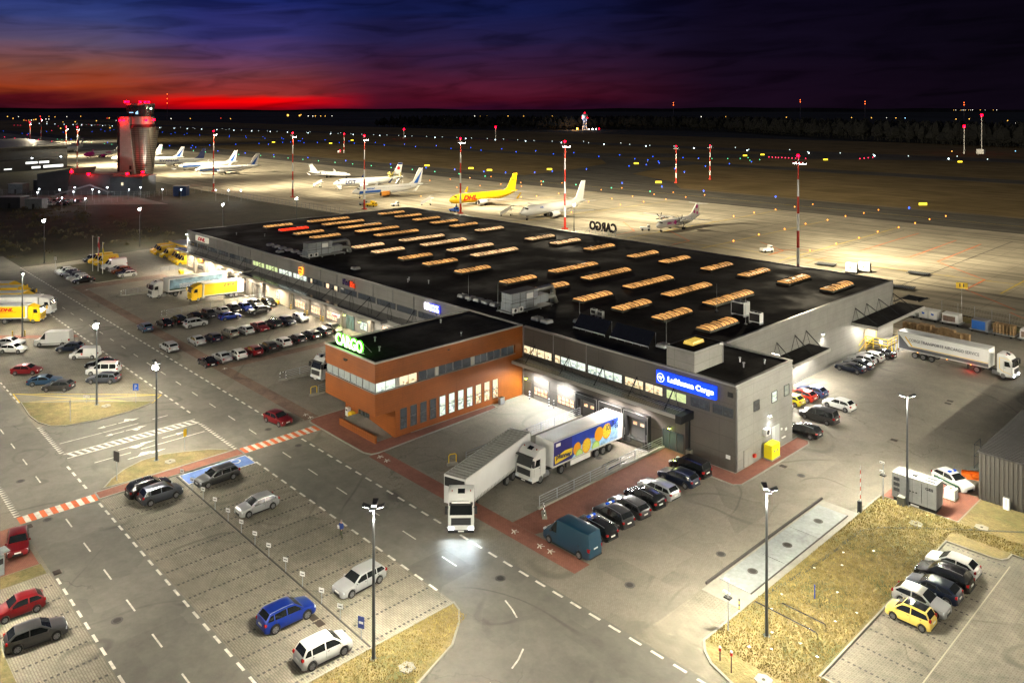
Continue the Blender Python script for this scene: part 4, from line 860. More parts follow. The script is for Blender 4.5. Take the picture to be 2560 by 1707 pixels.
PC_ = [(0, .38), (.015, .5), (.05, .56), (.28, .68), (.46, .97), (.54, 1.), (.68, .96), (.92, .76), (.98, .68), (1, .42)]
PT = [(0, .28), (.01, .36), (.04, .44), (.16, .52), (.30, .965), (.38, 1.), (.965, 1.), (.99, .62), (.995, .5), (1, .30)]
PCa = [(0, .30), (.015, .42), (.05, .47), (.22, .56), (.36, .965), (.46, 1.), (.93, .985), (.985, .62), (.99, .5), (1, .32)]
KIND = {
 'hatch': lambda: car_kit('hatch', prof=PH, taillz=.66), 'small': lambda: car_kit('small', 3.6, 1.62, 1.46, PH, wr=.28, wins=((0, .55), (.6, 1))),
 'wagon': lambda: car_kit('wagon', 4.65, 1.82, 1.47, PWg, wins=((0, .36), (.385, .70), (.73, 1)), rails=True, taillz=.66), 'sedan': lambda: car_kit('sedan', 4.65, 1.8, 1.44, PS, wins=((0, .48), (.51, 1)), taillz=.64),
 'suv': lambda: car_kit('suv', 4.45, 1.86, 1.62, PWg, wr=.37, wins=((0, .42), (.45, .8), (.83, 1)), rails=True, taillz=.62), 'mpv': lambda: car_kit('mpv', 4.2, 1.78, 1.62, PV, wins=((0, .42), (.45, .8), (.83, 1)), taillz=.66),
 'coupe': lambda: car_kit('coupe', 4.5, 1.84, 1.36, PC_, wr=.34, wins=((0, .62), (.66, 1)), taillz=.62), 'pan': lambda: car_kit('pan', 3.55, 1.6, 1.56, PV, wr=.29, wins=((0, .45), (.48, 1)), panroof=True, taillz=.72),
 'van': lambda: car_kit('van', 5.9, 2.05, 2.5, PT, belt=(.50, .50), wx=(.16, .80), wr=.35, wins=((0.0, .155),), tum=.10, rearglass=False, trimc=True, taillz=.5),
 'cvan': lambda: car_kit('cvan', 4.6, 1.85, 1.85, PCa, belt=(.56, .56), wx=(.19, .80), wr=.32, wins=((0.0, .33),), tum=.14, rearglass=False, trimc=True, taillz=.6),
 'pvan': lambda: car_kit('pvan', 4.85, 1.87, 1.84, PCa, belt=(.56, .56), wx=(.18, .80), wr=.33, wins=((0.0, .30), (.33, .66), (.69, .97)), tum=.14, taillz=.6)}
def car(kind, x, y, rz, col, label, group, cat=None, name=None, few=False, z=.03):
    nm = name or {'van': 'delivery_van', 'cvan': 'small_van', 'pvan': 'passenger_van'}.get(kind, 'parked_car')
    return spawn(nm, KIND[kind](), x, y, rz, label, cat or ('van' if 'van' in kind else 'car'), group, PC[col], z, few)
def lightbar(r, x, z, blue=True):
    m = MB(); m.box(x - .12, x + .12, -.5, .5, z, z + .12); m.m = 1; m.box(x - .13, x + .13, .16, .52, z - .005, z + .125); m.box(x - .13, x + .13, -.52, -.16, z - .005, z + .125)
    m.build('light_bar', [white, mat('beacon_blue', (.02, .1, .6), .2, coat=1, emit=(.02, .1, 1), es=.15)], r)
def band(r, L, w, z0, z1, m, x0=None, x1=None):
    for s in (-1, 1):
        q = MB(); q.box(-L / 2 + .5 if x0 is None else x0, L / 2 - .7 if x1 is None else x1, *sorted((s * w, s * (w + .008))), z0, z1); q.build('side_stripe', m, r)
g1 = 'cars on the near parking lots'
car('suv', -88.3, 30.3, 90, 'black', 'black SUV parked behind the grey-lilac minivan at the lot corner', g1)
car('mpv', -86.05, 30.7, 90, 'slate', 'grey-lilac minivan parked beside the black SUV', g1)
car('wagon', -85.95, 36.7, -88, 'grey', 'grey estate car parked beside the blue painted bay', g1)
car('hatch', -76.9, 37.0, -90, 'silver', 'silver hatchback standing alone behind the row of small signs', g1)
car('hatch', -85.6, 17.6, -12, 'red', 'bright red small car on the brick paving at the left picture edge', g1)
car('small', -74.5, 15.4, -92, 'red', 'dark red boxy small car parked nose towards the left picture edge', g1)
car('hatch', -69.75, 15.55, 84, 'grey', 'dark grey small hatchback in the bottom left corner', g1)
car('wagon', -58.6, 37.5, -87, 'silver', 'silver estate car behind the nearest tall lamp post', g1)
car('suv', -58.65, 30.7, 89, 'blue', 'bright blue crossover with silver roof rails', g1)
car('mpv', -52.95, 30.7, 87, 'white', 'white hatchback with dark rear window nearest the bottom edge', g1)
g2 = 'vehicles in the row beside the brick walkway'
car('van', -50.2, 55.25, 180, 'teal', 'big dark teal high roof van at the near end of the row', g2)
r = car('wagon', -50.3, 58.7, 178, 'black', 'black patrol estate squeezed beside the teal van', g2); lightbar(r, .5, 1.49)
r = car('suv', -50.5, 61.7, 174, 'dkgrey', 'dark green-grey patrol SUV with blue roof beacons', g2); lightbar(r, .45, 1.66); band(r, 4.45, .935, .55, .62, white)
car('wagon', -50.6, 64.3, 175, 'grey', 'grey estate car between the patrol SUV and a black car', g2)
car('suv', -50.6, 66.9, 176, 'black', 'black crossover between a grey and a silver estate', g2)
car('wagon', -50.8, 69.6, 177, 'silver', 'silver estate car near the middle of the walkway row', g2)
car('wagon', -50.9, 73.4, 180, 'dkblue', 'dark blue estate car next to the black van', g2)
car('pvan', -51.3, 76.2, 178, 'black', 'black van at the far end of the row by the grey block', g2)
g3 = 'cars on the car park by the lawn'
car('hatch', -24.4, 77.0, 180, 'white', 'white hatchback at the far end of the lawn side car park', g3)
car('suv', -24.3, 74.5, 180, 'black', 'black crossover beside the white hatchback on the lawn side car park', g3)
car('hatch', -24.3, 72.0, 180, 'dkblue', 'dark blue-grey hatchback in the middle of the lawn side car park', g3)
car('hatch', -24.4, 69.5, 0, 'silver', 'silver hatchback facing the other way beside the yellow car', g3)
car('pan', -24.3, 66.95, 180, 'yellow', 'small pale yellow car with black glass roof', g3)
r = car('hatch', -29.9, 94.4, -22, 'white', 'white and green patrol car between the generator and the orange plough', None, cat='patrol car'); lightbar(r, -.1, 1.5)
band(r, 4.2, .895, .5, .68, mat('stripe_green', (.01, .10, .05), .4))
g4 = 'cars along the east warehouse wall'
for k, x, y, a, c, l in (('coupe', -53.9, 123.9, 181, 'dkblue', 'dark blue coupe nearest the camera in the east wall row'), ('sedan', -53.8, 126.4, 180, 'slate', 'blue-grey sedan behind the dark blue coupe'), ('hatch', -54.3, 129.2, 181, 'silver', 'pale silver hatchback in the middle of the east wall row'),
                         ('hatch', -54.1, 131.9, 180, 'white', 'white hatchback with black rear window by the east wall'), ('sedan', -53.6, 134.7, 180, 'black', 'black car beside the yellow loading platform'),
                         ('hatch', -53.2, 109.6, 178, 'lilac', 'light blue hatchback under the small east canopy'), ('hatch', -53.5, 107.0, 178, 'brightred', 'bright red hatchback beside the light blue one'), ('hatch', -53.9, 104.2, 178, 'acid', 'acid yellow hatchback half hidden by the grey block'),
                         ('hatch', -54.3, 101.4, 178, 'white', 'white car mostly hidden behind the grey block corner'), ('hatch', -48.3, 107.4, 176, 'white', 'white hatchback parked alone in the floodlit yard'), ('pvan', -48.2, 101.3, 179, 'grey', 'grey passenger van in the floodlit yard'),
                         ('wagon', -47.6, 95.5, 178, 'black', 'black estate car touching the brick corner of the grey block')):
    car(k, x, y, a, c, l, g4)
g5 = 'vehicles on the lot left of the junction'
r = car('van', -154.9, 37.3, -128, 'white', 'tall dirty white panel van beside the brick strip', g5); band(r, 5.9, 1.03, .5, .6, black)
car('hatch', -149.3, 38.4, -128, 'dkblue', 'deep blue small car between the two white vans', g5)
r = car('cvan', -143.3, 39.1, -128, 'white', 'small white van with a red emblem on its side', g5); band(r, 4.6, .93, .4, .5, black, -.9, .8); MB().cyl((.2, .93, .9), (.2, .945, .9), .15, n=10).build('emblem', redp, r)
car('sedan', -136.3, 39.5, -130, 'black', 'black sedan behind the white and blue van', g5)
r = car('pvan', -132.8, 38.8, -130, 'white', 'white van with blue tinted windows behind the lamp post', g5)
car('wagon', -128.8, 37.6, -133, 'slate', 'dark blue-grey estate at the right end of the left lot', g5)
car('hatch', -129.7, 31.8, -132, 'grey', 'dark grey hatchback nearest the yellow lines', g5)
car('coupe', -133.9, 31.0, 60, 'skyblue', 'light blue coupe behind the dark grey hatchback', g5)
car('hatch', -141.1, 30.2, 51, 'red', 'dark red hatchback standing alone on the left lot', g5)
car('hatch', -155.0, 31.2, 47, 'white', 'white hatchback with black roof at the left edge', g5)
car('sedan', -159.8, 31.7, 48, 'silver', 'silver white car cut by the left picture edge', g5)
g6 = 'cars in the three rows before the warehouse'
rowa = [(-153.6, 52.0, 180, 'hatch', 'skyblue', 'blue hatchback standing apart at the roadside end'), (-153.9, 55.6, 182, 'sedan', 'black', 'black car at the near end of the farthest row'), (-154.2, 58.3, 180, 'suv', 'black', 'second black car of the farthest row'), (-155, 61.7, 180, 'hatch', 'black', 'black hatchback beside the grey minivan'),
        (-154.7, 64.4, 0, 'mpv', 'grey', 'grey minivan facing out beside the ramp rail'), (-155.6, 67.4, 180, 'sedan', 'silver', 'silver sedan behind the blue hatchback'), (-155.5, 69.8, 0, 'hatch', 'dkgrey', 'dark hatchback facing out of the farthest row'), (-155, 72.0, 0, 'hatch', 'blue', 'dark car with blue bonnet facing out'),
        (-156.5, 74.9, 0, 'sedan', 'dkgrey', 'shiny dark sedan near the bright dock'), (-155.1, 77.2, 0, 'suv', 'black', 'black SUV beside the yellow bin at the dock'), (-149.8, 59.8, 90, 'mpv', 'silver', 'silver minivan parked across in front of the black cars'), (-150.4, 66.7, 91, 'hatch', 'blue', 'vivid blue hatchback parked across'), (-150.8, 73, -90, 'sedan', 'dkgrey', 'dark sedan parked across facing the road')]
rowb = [(-138.3, 50.7, 180, 'wagon', 'silver', 'silver estate alone beside the dashed road line'), (-138.7, 55.6, 180, 'sedan', 'silver', 'silver sedan with pale boot in the middle row'), (-138.4, 58.4, 180, 'hatch', 'dkblue', 'navy hatchback in the middle row'), (-139, 61.7, 180, 'mpv', 'beige', 'beige minivan in the middle row'), (-139, 64.6, 180, 'hatch', 'silver', 'silver hatchback beside the red one in the middle row'),
        (-139.4, 67.6, 0, 'sedan', 'red', 'red car facing out of the middle row'), (-139.4, 70.3, 180, 'suv', 'black', 'black SUV in the middle row beside the red car'), (-139.6, 73.2, 0, 'hatch', 'dkblue', 'blue-black hatchback facing out of the middle row'), (-139.9, 76.2, 0, 'hatch', 'silver', 'white-silver hatchback at the far end of the middle row')]
rowc = [(-125.9, 52.2, 178, 'coupe', 'black', 'black coupe at the road end of the nearest row'), (-126.6, 54.9, 180, 'sedan', 'silver', 'silver sedan next to the black coupe'), (-126.3, 57.4, 180, 'hatch', 'white', 'small white hatchback next to the red one in the nearest row'), (-126.4, 60.2, 180, 'hatch', 'red', 'dark red hatchback in the nearest row'), (-126.9, 63.1, 180, 'hatch', 'dkgrey', 'dark grey hatchback after the red one'),
        (-127.4, 65.9, 180, 'hatch', 'white', 'clean white hatchback in the nearest row'), (-127.6, 68.8, 180, 'hatch', 'dkgrey', 'dark hatchback with red tail lamps in the nearest row'), (-128.1, 71.8, 180, 'wagon', 'dkgrey', 'dark estate with bright roof in the nearest row'), (-128.6, 74.5, 180, 'wagon', 'grey', 'grey estate near the lobby door'), (-128.9, 77, 0, 'hatch', 'beige', 'pale silver hatchback facing out by the lobby door')]
for rw in (rowa, rowb, rowc):
    for x, y, a, k, c, l in rw: car(k, x, y, a + random.uniform(-1.5, 1.5), c, l, g6)
g7 = 'cars and vans round the flag lawn'
for i, (x, c, l) in enumerate(((-221.4, 'white', 'white car at the far left end of the flag lawn row'), (-218.6, 'silver', 'second car of the flag lawn row, silver'), (-215.9, 'black', 'black car third in the flag lawn row'), (-213.2, 'dkgrey', 'dark grey car fourth in the flag lawn row'), (-210.5, 'silver', 'silver car fifth in the flag lawn row'), (-207.9, 'white', 'white car sixth in the flag lawn row'), (-205.2, 'black', 'black car nearest in the flag lawn row'))):
    car(('hatch', 'wagon', 'sedan', 'hatch', 'wagon', 'hatch', 'sedan')[i], x, 55.6, -91, c, l, g7, few=True)
car('cvan', -232.5, 65.2, -90, 'dkblue', 'dark blue van leading the yellow vans by the flags', g7, few=True)
def dhl_van(x, y, a, label, logo=True):
    r = car('van', x, y, a, 'dhl', label, g7, few=True)
    if logo:
        for s in (-1, 1):
            text('lettering', 'DHL', 1.9, .42, mat('courier_red', (.55, .01, .01), .5), r, (-1.2, s * 1.0, 1.75), (R(90), 0, 0 if s < 0 else R(180)), bold=.05, shear=.35, depth=.02)
            q = MB(); q.box(-2.4, .2, *sorted((s * .96, s * .985)), 1.44, 1.49); q.build('side_stripe', MATS['courier_red'], r)
    return r
dhl_van(-229.2, 66.3, -90, 'yellow courier van beside the dark van by the flag lawn'); dhl_van(-225.4, 66.5, -90, 'yellow courier van nearest the flagpoles')
car('van', -218.6, 66.4, -90, 'white', 'white pickup style van between the yellow van and the silver car', g7, few=True)
car('hatch', -214.2, 65.9, -90, 'silver', 'silver car beside the orange SUV at the flag lawn', g7, few=True); car('suv', -211.2, 65.8, -90, 'orange', 'orange SUV by the flag lawn', g7, few=True)
car('hatch', -208.2, 65.9, -92, 'dkblue', 'dark blue car hidden behind the white hatchback', g7, few=True); car('hatch', -205.8, 65.5, -97, 'white', 'white hatchback at the front of the flag lawn second row', g7, few=True)
for i, (x, y, l) in enumerate(((-233.6, 83.6, 'farthest yellow courier van beside the dark field'), (-230.2, 83.2, 'second farthest yellow courier van, white roof strip'), (-224.6, 83.0, 'middle yellow courier van with bold red letters'), (-219.0, 83.2, 'yellow courier van fourth towards the canopy'), (-215, 82.6, 'yellow courier van fifth towards the canopy'), (-211.4, 82.2, 'yellow courier van closest to the grey building'))):
    r = dhl_van(x, y, -97, l)
    if i in (1, 4): m = MB(); m.box(-2.4, 1., -.3, .3, 2.52, 2.55); m.build('roof_panel', white, r)
# speeding car on the main road, built at rest
r = car('hatch', -96.5, 49.3, 10, 'red', 'red car driving along the road before the striped crossing', None, name='moving_car')
# ------------------------------------------------------------------ trucks
Tw, Tr = None, None
def tparts(r, col, h=3.75, w=2.5, cl=2.25, yellow_top=False, lit=False, accent=None):
    """cab on root r, front face at x = 0, looking along +x"""
    pc = PC[col]; m = MB()
    pr = [(0, .42), (.0, 1.1), (-.03, 1.95), (-.33, 2.95), (-.42, 3.05), (-.75, h - .3), (-1.3, h - .02), (-cl + .1, h), (-cl, h - .1), (-cl, .95), (-1.9, .9), (-1.85, .42)]
    rings = []
    for y, k, e in ((-w / 2, .93, .10), (-w / 2 + .06, .98, .04), (-w / 2 + .2, 1, 0), (w / 2 - .2, 1, 0), (w / 2 - .06, .98, .04), (w / 2, .93, .10)):
        rings.append([(x - e * (1 if x > -.8 else 0), y, z - (e * .6 if z > 3 else 0)) for x, z in pr])
    m.loft(rings); m.build('cab', pc, r, smooth=35)
    m = MB(); m.quad((-.035, -w / 2 + .16, 1.98), (-.035, w / 2 - .16, 1.98), (-.325, w / 2 - .2, 2.94), (-.325, -w / 2 + .2, 2.94)); m.v = [(x + .03, y, z + .01) for x, y, z in m.v]; m.build('windshield', glass, r)
    for s in (-1, 1):
        y = s * (w / 2 + .008); q = [(-.42, 1.98), (-1.25, 1.98), (-1.25, 2.72), (-.62, 2.72)]
        m = MB(); m.quad(*[(x, y, z) for x, z in (q if s > 0 else q[::-1])]); m.build('side_window', glass, r)
        m = MB(); m.path([(-1.33, y, 1.0), (-1.33, y, 2.8)], .012, 4); m.path([(-.3, y, 1.0), (-.3, y, 1.9)], .012, 4); m.cb(-1.2, y, 1.75, .2, .04, .05); m.build('door_seam', black, r)
        m = MB(); m.box(-.1, .12, *sorted((s * (w / 2 + .02), s * (w / 2 + .3))), 2.15, 2.85, .03, .02); m.box(-.05, .05, *sorted((s * (w / 2 - .05), s * (w / 2 + .1))), 2.7, 2.76); m.build('mirror', black if col != 'dhl' else pc, r)
        m = MB(); m.box(-.25, .035, *sorted((s * (w / 2 - .5), s * (w / 2 - .06))), .62, .86, .01, .01); m.build('headlight', em('head', (.8, .92, 1), 40) if lit else hl, r)
        m = MB(); m.box(-1.85, -.9 - .9 * 0, *sorted((s * (w / 2 - .3), s * (w / 2 - .02))), .3, .42); m.build('step', black, r)
    m = MB(); m.box(-.02, .03, -w / 2 + .3, w / 2 - .3, 1.05, 1.72)
    for i in range(4): m.m = 1; m.box(.03, .045, -w / 2 + .35, w / 2 - .35, 1.1 + i * .16, 1.14 + i * .16)
    m.m = 1; m.box(-.05, .04, -w / 2 + .02, w / 2 - .02, .32, .58); m.m = 2; m.box(.04, .06, -.28, .28, .42, .54); m.build('grille', [pc if yellow_top else mat('grille_dark', (.03, .03, .033), .4), black, plate], r)
    m = MB(); m.box(-.32, .12, -w / 2 + .12, w / 2 - .12, 2.98, 3.08); m.build('sun_visor', black, r)
    if h > 3.6:
        m = MB(); m.quad((-1.35, -.35, h + .0), (-.82, -.35, h - .235), (-.82, .35, h - .235), (-1.35, .35, h + .0)); m.v = [(x, y, z + .02) for x, y, z in m.v]; m.build('roof_hatch', glass, r)
        m = MB()
        for s in (-1, 1): m.box(-1.1, -1.0, s * .9 - .04, s * .9 + .04, h - .12, h + .02)
        m.build('marker_lamp', tl, r)
def wheels(r, xs, w=2.5, rr=.5):
    wm, rm = wheel_meshes(rr, .3, True)
    for x in xs:
        for s in (-1, 1): o = obj('wheel', wm, r, (x, s * (w / 2 - .17), rr)); obj('rim', rm, o)
def chassis(r, x1, w=2.5):
    m = MB(); m.box(x1, -.6, -.45, .45, .65, .95); m.build('chassis', dkm, r)
    m = MB(); m.cyl((-2.1, w / 2 - .35, .68), (-3.0, w / 2 - .35, .68), .32, n=12); m.cyl((-2.1, -w / 2 + .35, .68), (-3.0, -w / 2 + .35, .68), .32, n=12); m.build('fuel_tank', mat('tank_alloy', (.35, .35, .35), .35, .7), r, smooth=40)
def box_body(r, x0, x1, z0=1.15, z1=4.0, w=2.55, m_side=None, m_roof=None, name='trailer', slats=0, edge=True):
    b = MB(); b.box(x1, x0, -w / 2, w / 2, z0, z1); b.m = 1; b.box(x1 + .05, x0 - .05, -w / 2 + .05, w / 2 - .05, z1, z1 + .02)
    o = b.build(name, [m_side or white, m_roof or mat('trailer_roof', (.42, .42, .40), .45, .1, var=.25, vs=.8)], r)
    if edge:
        e = MB()
        for s in (-1, 1):
            y0, y1 = sorted((s * (w / 2), s * (w / 2 + .02))); e.box(x1, x0, y0, y1, z0 - .06, z0 + .06); e.box(x1, x0, y0, y1, z1 - .08, z1 + .03); e.box(x0 - .07, x0, y0, y1, z0 + .06, z1 - .08); e.box(x1, x1 + .07, y0, y1, z0 + .06, z1 - .08)
        e.build('edge_rail', mat('rail_pale', (.5, .5, .48), .4, .4), o)
    if slats:
        e = MB()
        for i in range(slats): x = x1 + .4 + (x0 - x1 - .8) * i / (slats - 1); e.box(x - .05, x + .05, -w / 2 + .02, w / 2 - .02, z1 + .02, z1 + .09)
        e.build('roof_bows', mat('roof_bow', (.30, .30, .28), .5), o)
        e = MB(); 
        for s in (-1, 1):
            for i in range(slats * 2): x = x1 + .3 + (x0 - x1 - .6) * i / (slats * 2 - 1); e.box(x - .02, x + .02, *sorted((s * (w / 2 + .01), s * (w / 2 + .03))), z0 - .15, z0 + .25)
        e.build('curtain_straps', black, o)
    return o
def under(o, xs, x0, x1, w=2.55, skirt=None):
    m = MB(); m.box(x1 + .2, x0 - 1, -.5, .5, .85, 1.1); m.box(x0 - 3.2, x0 - 3.0, -.8, -.65, .25, 1.1); m.box(x0 - 3.2, x0 - 3.0, .65, .8, .25, 1.1); m.box(x1 + .02, x1 + .12, -w / 2 + .1, w / 2 - .1, .5, .65); m.build('underframe', dkm, o)
    if skirt:
        m = MB()
        for s in (-1, 1): m.box(skirt[1], skirt[0], *sorted((s * (w / 2 - .05), s * (w / 2 - .01))), .5, 1.05)
        m.build('side_skirt', white, o)
    m = MB(); m.box(x1 - .02, x1 + .04, -w / 2 + .1, -w / 2 + .6, .85, 1.0); m.box(x1 - .02, x1 + .04, w / 2 - .6, w / 2 - .1, .85, 1.0); m.build('taillight', tl, o)
    wm, rm = wheel_meshes(.5, .3, True)
    for x in xs:
        for s in (-1, 1): q = obj('wheel', wm, o, (x, s * (w / 2 - .2), .5)); obj('rim', rm, q)
def semi(x, y, z, rz, label, col='white', pitch=0, trot=0, tl_=13.6, mats=None, slats=0, lit=False, skirt=None, group='articulated lorries', tz=4.0, **k):
    r = empty('semi_truck', (x, y, z), R(rz), label, 'truck', group); r.rotation_euler = (0, R(-pitch), R(rz))
    tparts(r, col, lit=lit, **k); chassis(r, -6.2); wheels(r, [-1.45, -5.1])
    kx = -4.9; ms, mr = mats or (None, None)
    t = box_body(r, 1.5, 1.5 - tl_, 1.15, tz, m_side=ms, m_roof=mr, slats=slats); t.location = (kx, 0, 0); t.rotation_euler = (0, 0, R(trot))
    under(t, [-6.9, -8.2, -9.5], 1.5, 1.5 - tl_, skirt=skirt)
    return r, t
# juice lorry backed onto the dock
wt_roof = mat('white_roof', (.62, .62, .60), .4, var=.12, vs=.5)
r, t = semi(-62.5, 60.9, -.1, -86, 'white lorry with a blue fruit juice trailer backed onto the dock', pitch=2.7, mats=(white, wt_roof), skirt=(-1.8, -5.6))
pb = mat('panel_blue', (.012, .05, .40), .35, var=.3, vs=.8); pn = mat('panel_navy', (.015, .015, .16), .35)
y = 1.295
m = MB(); m.box(-11.1, 1.35, y, y + .012, 1.28, 3.85); m.build('side_panel', pb, t)
m = MB(); m.box(-1.9, 1.35, y + .012, y + .018, 1.28, 3.85); m.build('front_panel', pn, t)
iceM = mat('panel_ice', (.30, .52, .80), .35, var=.5, vs=2.2); m = MB()
m.quad(*[(a, y + .02, b) for a, b in ((-1.95, 1.3), (-11.05, 1.3), (-11.05, 3.4), (-9.6, 2.9), (-8.2, 3.3), (-6.6, 2.5), (-5, 2.75), (-3.2, 2.2))]); m.build('ice_picture', iceM, t)
def disc(mb, x, z, r_, y_, n=20, a0=0, a1=2 * math.pi): mb.add([(x, y_, z)] + [(x + r_ * math.cos(a0 + (a1 - a0) * i / n), y_, z + r_ * math.sin(a0 + (a1 - a0) * i / n)) for i in range(n + 1)], [(0, i + 2, i + 1) for i in range(n)])
om = mat('fruit_orange', (.80, .33, .01), .4); oy = mat('fruit_yellow', (.85, .62, .05), .4); ol = mat('fruit_lime', (.35, .55, .05), .4)
m = MB(); disc(m, -2.9, 2.15, .72, y + .03); disc(m, -7.1, 2.75, .85, y + .03); m.build('orange_fruit', om, t)
m = MB(); disc(m, -4.7, 2.05, .84, y + .036); disc(m, -8.7, 2.75, .92, y + .036); m.m = 1; disc(m, -4.7, 2.05, .7, y + .04); disc(m, -8.7, 2.75, .78, y + .04)
m.m = 0
for cx, cz, rr_ in ((-4.7, 2.05, .68), (-8.7, 2.75, .76)):
    for i in range(9): a = i * 2 * math.pi / 9; m.quad((cx, y + .044, cz), (cx + rr_ * math.cos(a + .06), y + .044, cz + rr_ * math.sin(a + .06)), (cx + rr_ * math.cos(a - .06), y + .044, cz + rr_ * math.sin(a - .06)))
m.build('orange_slice', [om, oy], t)
m = MB(); disc(m, -3.3, 1.34, .7, y + .05, a1=math.pi); disc(m, -6.5, 1.34, .78, y + .05, a1=math.pi); m.m = 1; disc(m, -3.3, 1.36, .55, y + .054, a1=math.pi); disc(m, -6.5, 1.36, .62, y + .054, a1=math.pi); m.build('lime_slice', [ol, mat('lime_flesh', (.55, .75, .25), .4)], t)
by = mat('banner_yellow', (.85, .58, .02), .4); m = MB(); m.quad(*[(a, y + .03, b) for a, b in ((1.1, 1.45), (-1.95, 1.75), (-2.05, 2.5), (-.6, 2.55), (.2, 2.35), (1.2, 2.3))]); m.build('banner', by, t)
text('lettering', 'pfanner', 2.7, .72, mat('letter_navy', (.02, .02, .08), .4), t, (-.45, y + .035, 2.02), (R(90), R(5), R(180)), bold=.03, depth=.02)
text('lettering', 'iceTea', 2.6, .95, mat('letter_deep', (.01, .015, .08), .4), t, (-9.85, y + .06, 3.2), (R(90), R(4), R(180)), depth=.02)
m = MB(); m.box(.2, 1.0, y + .02, y + .03, 3.3, 3.65); m.build('side_label', white, t)
# white curtain sided lorry pulling out
r, t = semi(-58.85, 49.0, .02, -42, 'white curtain sided lorry turning out with headlights on', trot=-31.5, mats=(mat('curtain_white', (.60, .60, .60), .4, var=.05, vs=.6), mat('grimy_roof', (.27, .26, .24), .6, var=.3, vs=1)), slats=24, lit=True, h=3.9)
m = MB(); m.box(1.5, 1.53, -1.2, 1.2, 2.9, 3.8); m.build('front_bulkhead', dkm, t)
m = MB(); m.box(-.02, .1, -.9, .9, 3.16, 3.36); m.build('name_board', white, r)
for s in (-1, 1): light('SPOT', (.3, s * .95, .85), 170, (.75, .9, 1), .1, aim=(1, s * .1, -.1), spot=150, blend=.8, parent=r); light('SPOT', (.3, s * .95, .85), 560, (.75, .9, 1), .3, aim=(1, -s * .12, -.06), spot=60, blend=1., parent=r)
# long lorry in the east yard
r, t = semi(-34.95, 138.3, .02, -3, 'long white cargo lorry with grey and yellow stripes in the east yard', lit=True, mats=(white, wt_roof), tl_=13.7)
m = MB(); y = -1.285
m.box(-12, 1.45, y - .012, y, 1.25, 1.78); m.quad((-12, y - .012, 1.78), (-10.4, y - .012, 1.78), (-11.9, y - .012, 3.4), (-12, y - .012, 3.4)); m.build('grey_stripe', mat('stripe_grey', (.10, .105, .12), .4), t)
m = MB(); m.box(-9.9, 1.4, y - .014, y, 1.84, 1.93); m.quad((-10.0, y - .014, 1.84), (-9.8, y - .014, 1.93), (-10.9, y - .014, 3.3), (-11.1, y - .014, 3.3)); m.build('yellow_stripe', yel, t)
text('lettering', 'CORGI TRANSPORTE AIRCARGO SERVICE', 10.6, .5, mat('letter_grey', (.08, .085, .11), .4), t, (-5.1, y - .02, 2.9), SOUTH, bold=.0, depth=.02)
m = MB(); m.path([(-1.9, -1.26, 3.2), (-1.9, -1.26, 1.5), (-1.4, -1.26, 1.15), (-.3, -1.26, .95)], .035, 4); m.path([(-.5, -1.26, 3.1), (-1.9, -1.26, 3.2)], .035, 4); m.build('cab_stripe', yel, r)
m = MB()
for x in (-1, -4.5, -9): m.box(x - .06, x + .06, -1.34, -1.29, 1.05, 1.12)
m.build('marker_lamp', em('amber', (1, .35, .03), 8), t)
for s in (-1, 1): light('SPOT', (.3, s * .95, .75), 700, (.75, .9, 1), .06, aim=(1, s * .03, -.15), spot=70, blend=.9, parent=r)
light('POINT', (-5.9, -1.5, .8), 18, (1, .02, .03), .1, parent=r)
# lorry nose behind the orange building
semi(-107.4, 60.9, -.1, -82, 'white lorry parked nose out beside the orange building', pitch=2.5)
# landscape trailer
r, t = semi(-178.9, 61.5, -.1, -87, 'white lorry with a faded city picture on its trailer at the bright docks', pitch=1.8, mats=(white, wt_roof))
m = MB(); m.box(-11, 1.2, 1.295, 1.31, 1.45, 3.75); m.build('picture_panel', mat('picture_haze', (.16, .26, .34), .4, var=.8, vs=.6), t)
m = MB(); m.box(-11, 1.2, 1.31, 1.315, 1.45, 1.75); m.build('picture_border', mat('picture_green', (.05, .09, .05), .4), t)
mat('letter_white', (.8, .8, .8), .4); text('lettering', 'PRZEWOZIMY POLSKA NA', 7, .45, MATS['letter_white'], t, (-4.5, 1.32, 2.5), NORTH, depth=.02, bold=.02); text('lettering', 'POLSKA NA TOP', 5, .5, MATS['letter_white'], t, (-3.6, 1.32, 1.98), NORTH, depth=.02, bold=.02)
